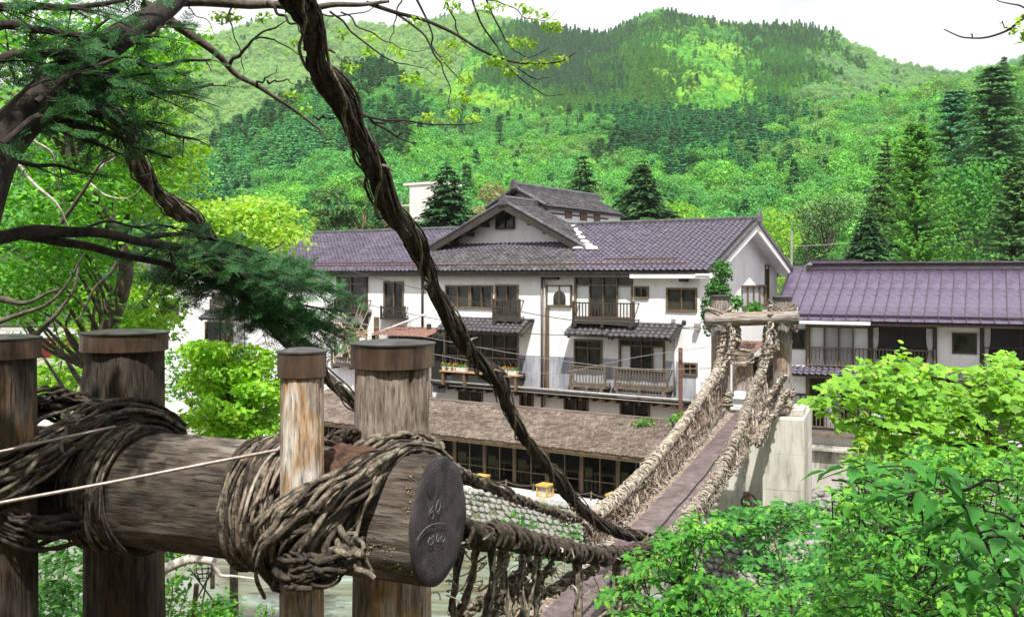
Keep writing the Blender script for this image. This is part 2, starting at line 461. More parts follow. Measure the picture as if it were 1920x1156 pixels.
stone_mortar = simple('cobble_bed', (.035,.04,.022), (.12,.13,.075), 3, rough=1, fine=18, c3=(.06,.085,.03))
red_paint = simple('red_paint', (.30,.035,.02), (.38,.055,.035), 4, rough=.55)
flower_r = simple('orange_flower', (.75,.16,.02), (.85,.3,.06), 20, rough=.8, isl=.2)
pot_w = simple('white_planter', (.6,.58,.55), (.72,.7,.68), 8, rough=.7)
red_cloth = simple('red_cloth', (.45,.02,.03), (.5,.03,.04), 8, rough=.9)
green_box = simple('green_plastic', (.02,.22,.09), (.03,.27,.12), 8, rough=.5)
pale_sheet = simple('pale_plastic_sheet', (.55,.6,.68), (.7,.73,.78), 2, rough=.35)

m, nt, b, out = new_mat('river_water')
n1 = noise_node(nt, .42, (1, 1, 1), detail=6, dist=.6)
tcw = nt.nodes.new('ShaderNodeTexCoord'); mpw = nt.nodes.new('ShaderNodeMapping'); mpw.inputs[2].default_value = (0,0,rad(33)); mpw.inputs[3].default_value = (.35, 1.5, 1)
n2 = nt.nodes.new('ShaderNodeTexNoise'); n2.inputs['Scale'].default_value = 1.3; n2.inputs['Detail'].default_value = 7; n2.inputs['Distortion'].default_value = .5
nt.links.new(tcw.outputs['Object'], mpw.inputs[0]); nt.links.new(mpw.outputs[0], n2.inputs['Vector'])
r1 = ramp(nt, n2.outputs[0], [(.07,.06,.03), (.15,.165,.11), (.17,.215,.175), (.42,.45,.43)], [.34,.47,.62,.82])
r0 = ramp(nt, n1.outputs[0], [(.75,.7,.6), (1.2,1.25,1.3)], [.3,.7])
c = mixc(nt, r1.outputs[0], r0.outputs[0], 1.0, 'MULTIPLY')
nt.links.new(c, b.inputs['Base Color']); b.inputs['Roughness'].default_value = .2; b.inputs['Specular IOR Level'].default_value = .4
bump(nt, b, n2.outputs[0], .5, .12)
water_m = m

lf_bright = leaf_mat('leaf_spring_bright', (.13,.33,.03), (.23,.50,.05), (.38,.58,.08), trans=.45)
lf_lime = leaf_mat('leaf_lime', (.19,.42,.045), (.31,.56,.07), (.46,.62,.12), trans=.42)
lf_green = leaf_mat('leaf_green', (.03,.15,.035), (.07,.29,.05), (.15,.42,.065), trans=.38, rough=.55, spec=.25)
lf_deep = leaf_mat('leaf_deep_green', (.022,.10,.018), (.05,.19,.03), (.09,.27,.04), trans=.3)
lf_maple = leaf_mat('leaf_maple', (.06,.25,.03), (.13,.42,.045), (.25,.55,.07), trans=.42)
lf_shrub = leaf_mat('leaf_shrub', (.035,.16,.028), (.10,.36,.045), (.26,.54,.06), trans=.42, scale=.9, rough=.55, spec=.25)
lf_conifer = leaf_mat('needle_dark', (.014,.058,.022), (.042,.14,.046), (.09,.22,.07), trans=.28, spec=.12)
lf_fir = leaf_mat('needle_fir', (.024,.075,.03), (.045,.13,.04), (.085,.18,.055), trans=.2)
lf_pine = leaf_mat('needle_pine', (.04,.11,.03), (.08,.19,.05), (.12,.24,.06), trans=.2)
lf_larch = leaf_mat('needle_larch', (.06,.22,.03), (.12,.34,.045), (.2,.44,.07), trans=.35)
lf_brown = leaf_mat('leaf_bronze', (.16,.15,.06), (.27,.24,.11), (.34,.32,.15), trans=.3)
lf_forest = leaf_mat('leaf_forest', (.86,.86,.86), (1,1,1), (1.1,1.07,1.0), trans=.28, tint_attr=True, scale=6, spec=.15)
trunk_forest = simple('forest_trunk', (.06,.05,.04), (.14,.12,.1), 10, rough=1)
# ================================================================== TREES (generators)
def fir_np(rng, h, w, levels=22, per=8, steps=5, droop=.35, base=.08, leaf=None, power=.9):
    """conical conifer crown: whorled, drooping boughs carrying flat sprays"""
    P, N, Yd, S = [], [], [], []
    for i in range(levels):
        f = (i + rng.uniform(-.3, .3)) / levels
        f = min(max(f, 0), .99); z = h * (base + (1 - base) * f)
        Lmax = w / 2 * (1 - f) ** power + .015 * h
        for k in range(per):
            a = rng.uniform(0, 2*math.pi); L = Lmax * rng.uniform(.62, 1.12)
            d = np.array([math.cos(a), math.sin(a), 0])
            for s in range(steps):
                t = (s + .6 + rng.uniform(-.3, .3)) / steps
                p = d * L * t + np.array([0, 0, z - droop * L * t * t + .1 * L * t])
                for side in (-1, 1, 0):
                    yd = d * (.8 if side else 1.2) + side * .8 * np.array([-d[1], d[0], 0]) + np.array([0, 0, -.25])
                    P.append(p); Yd.append(yd); N.append(np.array([0, 0, 1]) + d * .3 + rng.normal(0, .25, 3))
                    S.append((leaf or L * .42) * rng.uniform(.7, 1.25) * (1.1 - .45 * t))
    P = np.array(P); Yd = np.array(Yd); N = np.array(N); S = np.array(S)
    R = frames_from_normal(N, rng, Yd)
    return scatter([(0,0,0), (-.26,.5,-.04), (0,1,-.12), (.26,.5,-.04)], LEAF_F, R, P, S)

def lobes(rng, h, w, n, base=.25, flat=.75):
    C, R = [], []
    for i in range(n):
        f = rng.uniform(0, 1); z = h * (base + (1 - base) * (.12 + .72 * f))
        prof = math.sqrt(max(.05, 1 - ((f - .38) / .72) ** 2))
        a = rng.uniform(0, 2*math.pi); rr = w / 2 * prof * rng.uniform(.25, .72)
        C.append((rr*math.cos(a), rr*math.sin(a), z)); s = w * rng.uniform(.16, .27)
        R.append((s, s, s * flat))
    C.append((0, 0, h * .86)); R.append((w*.2, w*.2, w*.17))
    return np.array(C), np.array(R)

def broad_np(rng, h, w, nl, n, leaf, base=.25, up=.45, tpl=(LEAF_V, LEAF_F), shell=.7, rnd=.45):
    C, R = lobes(rng, h, w, nl, base)
    return leaf_cloud(rng, C, R, n, leaf, up=up, shell=shell, tpl=tpl, rnd=rnd), C

def trunk_np(rng, h, r, C=None, lean=0.0, top=.8):
    p = [np.array([0, 0, -.6])]
    for i in range(1, 7):
        p.append(np.array([lean * h * i/6 + rng.normal(0, .012*h), rng.normal(0, .012*h), h*top*i/6]))
    path = smooth_path(p, 18)
    parts = [tube_np(path, np.linspace(r, r*.25, 18), 8)]
    if C is not None:
        for c in C:
            z0 = max(.18*h, c[2] - .28*h); k = min(17, int(z0/(h*top)*17)); q = path[k]
            parts.append(tube_np(smooth_path([q, (q + c)/2 + rng.normal(0, .02*h, 3), c], 8), np.linspace(r*.35, r*.08, 8), 6))
    return join(parts)

def make_tree(name, loc, crown, trunk, leafm, barkm, label, group=None, rz=0.0, cat='tree', scale=1.0):
    root = empty(name, loc, rz, label, cat, group)
    cm = crown if isinstance(crown, bpy.types.Mesh) else np_mesh('crown', *crown)
    tm = trunk if isinstance(trunk, bpy.types.Mesh) else np_mesh('trunk', *trunk, smooth=True)
    S = Matrix.Scale(scale, 4)
    obj('trunk', tm, barkm, root, S, local=True)
    obj('crown', cm, leafm, root, S, local=True)
    return root

# ================================================================== TERRAIN
def hz(x, y, t):
    return mnoise.noise(Vector((x, y, t)))

def make_hill(name, crest, foot, nx, ntt, rough, seed):
    cx = np.array([c[0] for c in crest]); cy = np.array([c[1] for c in crest]); cY = np.array([c[2] for c in crest])
    fx = np.array([c[0] for c in foot]); fz = np.array([c[1] for c in foot]); fY = np.array([c[2] for c in foot])
    def P(x, t):
        Yc = np.interp(x, cx, cY); c = at(x, np.interp(x, cx, cy), Yc)
        Yf = np.interp(x, fx, fY); f = at(x, HY, Yf); f.z = np.interp(x, fx, fz)
        if t <= 1:
            p = f.lerp(c, t)
            k = math.sin(math.pi * t)
            p.z += k * rough * hz(p.x / (rough*7), p.y / (rough*14), seed) + .35*k*rough*hz(p.x / (rough*2.2), p.y / (rough*4), seed+3)
        else:
            p = c + Vector((c.x * .0, 1, 0)) * (t - 1) * 260; p.z = c.z - (t - 1) * 150
        return p
    xs = np.linspace(cx[0], cx[-1], nx); ts = list(np.linspace(0, 1, ntt)) + [1.12, 1.5]
    V = [tuple(P(x, t)) for t in ts for x in xs]
    F = [(j*nx+i, j*nx+i+1, (j+1)*nx+i+1, (j+1)*nx+i) for j in range(len(ts)-1) for i in range(nx-1)]
    o = obj(name, np_mesh(name, V, F, smooth=True), hill_m, kind='structure')
    return P, (cx[0], cx[-1])

CREST_A = [(-260,190,1250),(0,175,1250),(100,165,1250),(230,120,1250),(277,90,1250),(330,85,1250),(412,74,1250),(470,52,1250),(530,40,1260),(585,33,1280),(638,42,1280),(694,50,1290),(742,55,1300),(773,54,1300),(801,47,1300),(846,33,1300),(891,30,1300),(915,35,1290),(998,55,1280),(1100,75,1250),(1200,110,1250)]
CREST_B = [(700,330,700),(770,260,740),(820,205,780),(860,150,830),(890,95,880),(925,62,920),(960,50,940),(998,50,950),(1053,61,950),(1105,70,950),(1137,70,950),(1186,46,950),(1225,31,950),(1251,28,950),(1286,36,950),(1359,49,950),(1420,55,940),(1489,55,930),(1532,59,920),(1567,68,910),(1610,94,890),(1662,120,870),(1718,131,860),(1757,142,850),(1800,144,840),(1900,170,820),(2050,190,800)]
CREST_C = [(-250,200,420),(0,250,430),(120,300,440),(200,335,445),(265,350,450),(330,332,450),(430,266,450),(560,192,450),(650,152,450),(720,140,450),(780,172,440),(860,215,430),(940,240,420),(1040,248,410),(1130,240,410),(1220,228,410),(1320,232,410),(1430,222,410),(1520,216,400),(1620,212,380),(1720,200,360),(1800,180,340),(1920,160,330),(2150,150,320)]
CREST_E = [(1660,190,1350),(1760,155,1350),(1800,147,1350),(1852,133,1350),(1909,116,1350),(1990,92,1350),(2150,60,1350)]
hillA, rA = make_hill('hill_far_ridge', CREST_A, [(-260,60,620),(1200,60,620)], 90, 24, 34, 1.0)
hillB, rB = make_hill('hill_main_peak', CREST_B, [(700,30,460),(1300,42,430),(2050,42,380)], 110, 30, 30, 5.0)
hillC, rC = make_hill('hill_lower_slope', CREST_C, [(-250,-8,150),(500,-8,150),(1300,-8,150),(1700,-8,135),(2150,-8,125)], 110, 26, 9, 9.0)
hillE, rE = make_hill('hill_distant_right', CREST_E, [(1660,60,700),(2150,60,700)], 40, 16, 24, 13.0)

# ------------------------------------------------------------------ the forest on the hills: one mass, seen from afar
rng = np.random.default_rng(7)
protos = bpy.data.collections.new('forest_tree_kinds')
def proto(i, kind):
    r = np.random.default_rng(100 + i)
    if kind == 'b':
        (V, F), C = broad_np(r, 1.0, r.uniform(.85, 1.1), 12, 1500, .062, base=.1, up=.4, shell=.9, rnd=.28)
    elif kind == 'c':
        V, F = fir_np(r, 1.0, r.uniform(.44, .56), 18, 8, 4, leaf=.085, base=.04)
    else:
        V, F = fir_np(r, 1.0, r.uniform(.55, .68), 17, 9, 4, leaf=.075, base=.06, droop=.1)
    o = bpy.data.objects.new('forest_tree_%02d' % i, np_mesh('forest_tree', V, F)); o.data.materials.append(lf_forest)
    protos.objects.link(o)
for i, k in enumerate(['b','b','b','b','c','c','c','l','l']): proto(i, k)
BROAD, CONI, LARCH = (0,1,2,3), (4,5,6), (7,8)

T_PALE = (.31,.50,.18); T_LIME = (.30,.54,.07); T_BRIGHT = (.16,.44,.065); T_MID = (.095,.33,.08); T_OLIVE = (.17,.34,.10)
T_FRESH = (.14,.34,.075); T_DARK = (.055,.18,.08); T_DKBLUE = (.06,.18,.115); T_TEAL = (.075,.30,.165); T_TEALP = (.16,.47,.23); T_BRONZE = (.25,.27,.13); T_GREY = (.16,.28,.14)

def species(h, x, y, p, r):
    """which tree grows here: broad stands with ragged borders, little variety inside one stand"""
    k = {'A': 110, 'B': 85, 'C': 48, 'E': 90}[h]
    n = hz(p.x/k, p.y/k, 2.5) + .45*hz(p.x/(k*.33), p.y/(k*.33), 8); m = hz(p.x/(k*.6)+40, p.y/(k*.6), 4.2) + .3*hz(p.x/(k*.2), p.y/(k*.2), 6)
    u = r.uniform()
    x = x + 80*hz(p.x/(k*.8), p.y/(k*.8)+30, 1.1) + r.normal(0, 26); y = y + 34*m + r.normal(0, 13)
    if h == 'A':
        if n > .5: return LARCH, T_TEALP
        if n < -.6: return CONI, T_TEAL
        return BROAD, (T_PALE if m > -.3 else T_LIME)
    if h == 'E': return BROAD, (T_BRIGHT if m > 0 else T_MID)
    if h == 'B':
        cyr = np.interp(x, [c[0] for c in CREST_B], [c[1] for c in CREST_B])
        if abs(x - (1300 + (y-80)*.55)) < 40 + .12*(y-80) and 78 < y < 235: return BROAD, (T_LIME if m > -.1 else T_BRIGHT)
        if y - cyr < 26 and 1170 < x < 1580: return (CONI, T_DARK) if m > -.2 else (BROAD, T_MID)
        if 900 < x < 1150 and y < 185: return (CONI, T_DKBLUE) if x > 970 else (LARCH, T_MID)
        if x < 960: return (BROAD, T_LIME if m > 0 else T_BRIGHT) if n > -.3 else (LARCH, T_MID)
        if x < 1290: return (LARCH, T_FRESH if m > -.1 else T_MID) if n > -.25 else (CONI, T_MID)
        if x > 1560: return (BROAD, T_GREY if m > 0 else T_OLIVE) if n > -.2 else (CONI, T_DARK)
        return (LARCH, T_MID if m < .15 else T_BRIGHT) if n > -.25 else (CONI, T_DARK if m > 0 else T_MID)
    cyr = np.interp(x, [c[0] for c in CREST_C], [c[1] for c in CREST_C]); d = y - cyr
    if x < 780:
        if d < 46: return CONI, (T_DARK if m > 0 else T_DKBLUE)
        if d < 66: return BROAD, T_MID
        if d < 135 and x < 680: return LARCH, T_TEALP if m > -.2 else T_TEAL
        return (BROAD, T_MID if m < .1 else T_BRIGHT) if n > -.1 else (CONI, T_TEAL if m > 0 else T_DARK)
    if 1120 < x < 1500 and 225 < y < 330: return LARCH, (T_TEAL if m > -.25 else T_DKBLUE)
    if n < -.4: return (CONI, T_DARK) if u < .35 else (LARCH, T_TEAL)
    if u > .955: return CONI, T_DARK
    if n > .5: return BROAD, T_BRONZE if m > .1 else T_OLIVE
    if x > 1480: return BROAD, (T_OLIVE if m > .2 else T_BRIGHT if m > -.15 else T_MID)
    return BROAD, (T_OLIVE if m > .3 else T_MID if m > -.2 else T_BRIGHT)

def forest(name, label, h, P, xr, n, size, tmin=0.02, tpow=1.0):
    r = np.random.default_rng(hash(h) % 1 + ord(h))
    pts, sca, rot, idx, tin = [], [], [], [], []
    for k in range(n):
        x = r.uniform(*xr); t = tmin + (1.0 - tmin) * r.uniform() ** tpow
        p = P(x, t); y = HY - p.z / p.y * FPX
        sp, tc_ = species(h, x, y, p, r)
        v = r.uniform(.86, 1.14) * {'A': 1.1, 'B': 1.35, 'C': 1.08, 'E': 1.1}[h]; hv = r.uniform(-.05, .05)
        MG = (.15,.38,.10); tc_ = tuple(.72*a_ + .28*b_ for a_, b_ in zip(tc_, MG))
        pts.append(tuple(p)); i = sp[r.integers(len(sp))]; idx.append(i)
        sca.append(size * (r.uniform(.6, 1.2) if r.uniform() < .85 else r.uniform(1.1, 1.6)) * (1.25 if i >= 4 else 1)); rot.append(r.uniform(0, 6.28))
        tin.append((tc_[0]*v*(1+hv*2), tc_[1]*v, tc_[2]*v*(1-hv*2), 1))
    me = bpy.data.meshes.new(name); me.from_pydata(pts, [], [])
    for nm, ty, dat in (('sc', 'FLOAT', sca), ('rz', 'FLOAT', rot), ('idx', 'INT', idx)):
        me.attributes.new(nm, ty, 'POINT').data.foreach_set('value', dat)
    me.attributes.new('tint', 'FLOAT_COLOR', 'POINT').data.foreach_set('color', np.array(tin, dtype=np.float32).ravel())
    o = obj(name, me); tag(o, label, 'forest', None, 'stuff')
    md = o.modifiers.new('scatter', 'NODES'); md.node_group = GN
    return o

GN = bpy.data.node_groups.new('forest_scatter', 'GeometryNodeTree')
GN.interface.new_socket('Geometry', in_out='INPUT', socket_type='NodeSocketGeometry')
GN.interface.new_socket('Geometry', in_out='OUTPUT', socket_type='NodeSocketGeometry')
gi = GN.nodes.new('NodeGroupInput'); go = GN.nodes.new('NodeGroupOutput')
iop = GN.nodes.new('GeometryNodeInstanceOnPoints'); ci = GN.nodes.new('GeometryNodeCollectionInfo')
ci.inputs[0].default_value = protos; ci.inputs[1].default_value = True; ci.inputs[2].default_value = True
def na(nm, ty):
    n = GN.nodes.new('GeometryNodeInputNamedAttribute'); n.data_type = ty; n.inputs[0].default_value = nm
    return n.outputs[0]
cb = GN.nodes.new('ShaderNodeCombineXYZ'); cs = GN.nodes.new('ShaderNodeCombineXYZ')
GN.links.new(na('rz', 'FLOAT'), cb.inputs[2])
s_ = na('sc', 'FLOAT')
for k in range(3): GN.links.new(s_, cs.inputs[k])
GN.links.new(gi.outputs[0], iop.inputs['Points']); GN.links.new(ci.outputs[0], iop.inputs['Instance'])
iop.inputs['Pick Instance'].default_value = True
GN.links.new(na('idx', 'INT'), iop.inputs['Instance Index'])
GN.links.new(cb.outputs[0], iop.inputs['Rotation']); GN.links.new(cs.outputs[0], iop.inputs['Scale'])
GN.links.new(iop.outputs[0], go.inputs[0])

forest('hillside_forest', 'pale spring-green woodland covering the far left ridge', 'A', hillA, (-100, 1200), 17000, 7.4, .08)
forest('hillside_forest', 'mixed green forest covering the rounded main peak', 'B', hillB, (720, 2000), 20000, 5.6, .12)
forest('hillside_forest', 'mixed broadleaf and conifer forest on the lower slope behind the inn', 'C', hillC, (-150, 2050), 10500, 6.4, .14, .85)
forest('hillside_forest', 'bright green wooded hill at the far right edge', 'E', hillE, (1670, 2050), 1100, 11, .3)

# ------------------------------------------------------------------ ground, river
U = Vector((-.838, .546, 0)); Vv = Vector((.546, .838, 0))       # along the inn's front (leftwards) and into it
TZ, WZ = -8.2, -9.8
REV = Vector((.8, 35.2, 0))                                       # a point on the top edge of the revetment
def along(s, d=0.0, z=0.0):
    p = REV + U * s + Vv * d; p.z = z; return p
mb = MB()
mb.quad(along(-70, .0, TZ), along(-70, 260, TZ), along(260, 260, TZ), along(260, 0, TZ))
mb.build('ground', terrace_m, kind='structure')
mb = MB(); mb.quad((-260, -60, WZ), (160, -60, WZ), (160, 330, WZ), (-260, 330, WZ))
mb.build('river', water_m, kind='structure')
# near bank, falling to the water; unseen rise behind, added to block sky light
V, F = [], []
nx, ny = 90, 90
for j in range(ny):
    for i in range(nx):
        x = -60 + 120 * i / (nx-1); y = -46 + 72 * j / (ny-1)
        z = -1.75 + .72 * max(0, -3.5 - y) if y < .5 else -1.75 - .36 * (y - .5)
        if x < -9: z += min(2.5, (-9 - x) * .22) * min(1, max(0, y/10))
        z = min(z, -3.0) if 3 < y < 8 else z
        z += .12 * hz(x*.6, y*.6, 3)
        V.append((x, y, z))
F = [(j*nx+i, j*nx+i+1, (j+1)*nx+i+1, (j+1)*nx+i) for j in range(ny-1) for i in range(nx-1)]
obj('river_bank', np_mesh('river_bank', V, F, smooth=True), ground_m, kind='structure')
# left bank upstream: low gravel shore
V, F = [], []
nx, ny = 40, 40
for j in range(ny):
    for i in range(nx):
        x = -70 + 56 * i / (nx-1); y = 26 + 50 * j / (ny-1)
        edge = (-12 - x) * .35 - (y - 30) * .14
        z = WZ - .6 + 1.5 * max(0, min(1, edge / 4)) + .18 * hz(x*.3, y*.3, 7)
        V.append((x, y, z))
F = [(j*nx+i, j*nx+i+1, (j+1)*nx+i+1, (j+1)*nx+i) for j in range(ny-1) for i in range(nx-1)]
obj('gravel_shore', np_mesh('gravel_shore', V, F, smooth=True), terrace_m, kind='structure')

# ------------------------------------------------------------------ cobbled revetment
RUN, DROP = 1.75, 1.95
rev = empty('revetment', along(0, 0, TZ), 0, 'cobbled stone embankment sloping from the gallery terrace down to the river', 'embankment')
L0, L1 = -34.0, 34.0
mb = MB()
mb.hexa([along(L0, -RUN, TZ-DROP), along(L1, -RUN, TZ-DROP), along(L1, 1.2, TZ-DROP), along(L0, 1.2, TZ-DROP)],
        [along(L0, -RUN+.02, TZ-DROP+.02), along(L1, -RUN+.02, TZ-DROP+.02), along(L1, .0, TZ+.006), along(L0, .0, TZ+.006)])
mb.build('bed', stone_mortar, rev)
mb = MB(); mb.hexa([along(L0, -.12, TZ-.1), along(L1, -.12, TZ-.1), along(L1, .75, TZ-.1), along(L0, .75, TZ-.1)],
                   [along(L0, -.12, TZ+.10), along(L1, -.12, TZ+.10), along(L1, .75, TZ+.10), along(L0, .75, TZ+.10)])
mb.build('coping', simple('pale_coping', (.5,.5,.49), (.68,.67,.66), 2, rough=.9, fine=12), rev)
# one squashed cobble shape
def cobble(seed):
    r = np.random.default_rng(seed); vs = []; fs = []
    n = 7
    for k, (z, s) in enumerate(((-.5, .7), (.05, 1.0), (.42, .72))):
        for i in range(n):
            a = 2*math.pi*i/n + k*.2; q = s * r.uniform(.85, 1.12)
            vs.append((.5*q*math.cos(a), .5*q*math.sin(a), z*.55))
    vs.append((0, 0, .30))
    for k in range(2):
        for i in range(n):
            j = (i+1) % n; fs += [(k*n+i, k*n+j, (k+1)*n+j), (k*n+i, (k+1)*n+j, (k+1)*n+i)]
    for i in range(n): fs.append((2*n+i, 2*n+(i+1) % n, 3*n))
    return np.array(vs), np.array(fs)
r = np.random.default_rng(3)
slope = (Vv * RUN + Vector((0, 0, DROP))).normalized(); across = -U; nrm = across.cross(slope).normalized()
SL = math.hypot(RUN, DROP); rows = 12; rh = SL / rows
cobs = []
for j in range(rows):
    s = L0 + (j % 2) * .14
    while s < 22:
        w = r.uniform(.22, .34)
        c = along(s + w/2, 0, TZ) - slope * (rh * (j + .5) + r.normal(0, .012)) + nrm * r.uniform(-.02, .05)
        if r.uniform() < .97: cobs.append((c, w, r.uniform(0, 6.28), r.integers(4)))
        s += w + .012
def cob_R(c):
    ang = r.normal(0, .22) - .45
    x = across * math.cos(ang) + slope * math.sin(ang); n2 = (nrm + slope * .42 + across * .25).normalized(); y = n2.cross(x).normalized(); x = y.cross(n2)
    return Matrix((x, y, n2)).transposed()
cm = [cobble(i) for i in range(4)]
cmesh = [np_mesh('stone', *q, smooth=False) for q in cm]
for q in cmesh: q.materials.append(stone_m)
def visible_px(c):
    return 870 < CX + FPX*c.x/c.y < 1240
cobs.sort(key=lambda q: (not visible_px(q[0]), q[0].y))
rest = []
for i, (c, w, a, k) in enumerate(cobs):
    R3 = cob_R(c); w = w*1.12
    if i < 300:
        obj('stone', cmesh[k], None, rev, Matrix.Translation(c) @ R3.to_4x4() @ Matrix.Diagonal((w*1.2, rh*.98, .17, 1)))
    else:
        V, F = cm[k]; V = (V * np.array([w*1.2, rh*.98, .17])) @ np.array(R3).T + np.array(c); rest.append((V, F))
obj('stones', np_mesh('stones', *join(rest)), stone_m, rev, kind='stuff')
# grass and weeds between the stones
pts = [];
for k in range(2600):
    s = r.uniform(-14, 8); q = r.uniform() ** .6
    w_ = hz(s*.5, q*4, 2)
    if w_ + .35*q < .12: continue
    p = along(s, 0, TZ) - slope * SL * q + nrm * .06; pts.append(tuple(p))
P = np.array(pts); n = len(P)
R = frames_from_normal(np.tile(np.array([0, -.6, .5]), (n, 1)) + r.normal(0, .5, (n, 3)), r, np.tile(np.array([0, 0, 1.]), (n, 1)))
o = obj('bank_weeds', np_mesh('bank_weeds', *scatter(LEAF_V, LEAF_F, R, P, r.uniform(.1, .26, n))), lf_green)
tag(o, 'low green weeds growing between the embankment cobbles', 'weeds', None, 'stuff')
# ================================================================== BUILDINGS
class Frame:
    def __init__(self, o, ang):
        self.o = Vector(o); self.a = ang; self.M = Matrix.Translation(self.o) @ Matrix.Rotation(ang, 4, 'Z'); self.I = self.M.inverted()
    def hit(self, px, py, yl=0.0):
        o = self.I @ Vector((0, 0, 0)); d = self.I.to_3x3() @ Vector(((px-CX)/FPX, 1, -(py-HY)/FPX))
        t = (yl - o.y) / d.y; p = o + d * t
        return p.x, p.z
    def rect(self, x0, y0, x1, y1, yl=0.0):
        """photo rectangle on the plane local y = yl -> upright local rectangle"""
        a, b, c, d = self.hit(x0, y0, yl), self.hit(x1, y0, yl), self.hit(x1, y1, yl), self.hit(x0, y1, yl)
        return (a[0]+d[0])/2, (b[0]+c[0])/2, (c[1]+d[1])/2, (a[1]+b[1])/2
    def W(self, x, y, z): return self.M @ Vector((x, y, z))

def wall_holes(mb, x0, x1, z0, z1, holes, y=0.0, depth=.18, P=None):
    """upright wall sheet with rectangular openings and reveals; P maps (u, depth, z) to a point"""
    P = P or (lambda u, d, z: (u, d, z))
    xs = sorted({x0, x1, *[h[0] for h in holes], *[h[1] for h in holes]}); zs = sorted({z0, z1, *[h[2] for h in holes], *[h[3] for h in holes]})
    xs = [v for v in xs if x0 <= v <= x1]; zs = [v for v in zs if z0 <= v <= z1]
    for i in range(len(xs)-1):
        for j in range(len(zs)-1):
            cx, cz = (xs[i]+xs[i+1])/2, (zs[j]+zs[j+1])/2
            if any(h[0] < cx < h[1] and h[2] < cz < h[3] for h in holes): continue
            mb.quad(P(xs[i], y, zs[j]), P(xs[i+1], y, zs[j]), P(xs[i+1], y, zs[j+1]), P(xs[i], y, zs[j+1]))
    for a, b, c, d in holes:
        e = y + depth
        mb.quad(P(a,y,c), P(b,y,c), P(b,e,c), P(a,e,c)); mb.quad(P(a,e,d), P(b,e,d), P(b,y,d), P(a,y,d))
        mb.quad(P(a,y,c), P(a,e,c), P(a,e,d), P(a,y,d)); mb.quad(P(b,e,c), P(b,y,c), P(b,y,d), P(b,e,d))

def window(root, r, lower, upper=None, th=.3, fm=None, y=0.0, t=.06, proud=.045, name='window', M=None):
    """frame with panes; lower/upper are strings of pane kinds: g glass, s paper screen, c curtain behind glass, d dark opening"""
    x0, x1, z0, z1 = r; fm = fm or frame_brown
    ya, yb = y - proud, y + .12
    mb = MB()
    mb.box(x0-t*.3, x1+t*.3, ya, yb, z1-t, z1+t*.3); mb.box(x0-t*.3, x1+t*.3, ya-.02, yb, z0-t*.4, z0+t)
    mb.box(x0-t*.3, x0+t, ya, yb, z0+t, z1-t); mb.box(x1-t, x1+t*.3, ya, yb, z0+t, z1-t)
    rows = [(lower, z0+t, z1-t)]
    if upper:
        zt = z1 - (z1-z0)*th; mb.box(x0+t, x1-t, ya+.005, yb, zt-t/2, zt+t/2)
        rows = [(lower, z0+t, zt-t/2), (upper, zt+t/2, z1-t)]
    cells = []
    for s, za, zb in rows:
        n = len(s); w = (x1-x0-2*t)/n
        for i, k in enumerate(s):
            xa = x0+t+w*i; xb = xa+w
            if i: mb.box(xa-t*.38, xa+t*.38, ya+.012, yb, za, zb)
            cells.append((k, xa, xb, za, zb))
    f = mb.build(name, fm, root, M=M, local=True)
    for k, xa, xb, za, zb in cells:
        m = {'g': glass, 's': shoji, 'c': curtain, 'd': interior}[k]
        MB().box(xa, xb, y+.05, y+.08, za, zb).build('pane' if k in 'gc' else 'screen' if k == 's' else 'opening', m, f, local=True)  # kind d is a near-black panel standing in for an unlit room
    return f

def balcony(root, r, out=.5, n=12, wm=None, y=0.0, slats=False, cross=False, deep=True, name='balcony'):
    x0, x1, z0, z1 = r; wm = wm or rail_wood; yf = y - out
    mb = MB(); t = .05
    mb.box(x0, x1, yf-.03, yf+.03, z1-.05, z1); mb.box(x0, x1, yf-.025, yf+.025, z0+.06, z0+.11)
    for x in (x0, x1): mb.box(x-.04, x+.04, yf-.04, yf+.04, z0-.06, z1+.05)
    if out > .2:
        for x in (x0, x1):
            mb.box(x-.025, x+.025, yf+.04, y, z1-.045, z1-.005); mb.box(x-.025, x+.025, yf+.04, y, z0+.065, z0+.105)
        mb.box(x0-.05, x1+.05, yf-.05, y, z0-.1, z0-.0)
        if deep:
            for x in (x0+.12, (x0+x1)/2, x1-.12): mb.box(x-.05, x+.05, yf-.12, y, z0-.22, z0-.1)
    b = mb.build(name, wm, root, local=True)
    if cross:
        h = z1 - z0 - .16; k = max(3, int((x1-x0)/.28)); w = (x1-x0)/k
        for i in range(k):
            for s in (0, 1):
                q = MB(); xa = x0+w*i; xb = xa+w
                if s: xa, xb = xb, xa
                q.bar((xa, yf + (.012 if s else -.012), z0+.11), (xb, yf + (.012 if s else -.012), z1-.05), .02, .035, up=(0,1,0)); q.build('lattice_bar', wm, b, local=True)
    else:
        bm = MB().box(-.018, .018, -.018, .018, 0, z1-z0-.16)
        me = bpy.data.meshes.new('baluster'); me.from_pydata(bm.v, [], bm.f); me.update(); me.materials.append(wm)
        for i in range(n):
            x = x0 + (x1-x0)*(i+1)/(n+1)
            obj('baluster', me, None, b, Matrix.Translation((x, yf, z0+.11)), local=True)
    return b

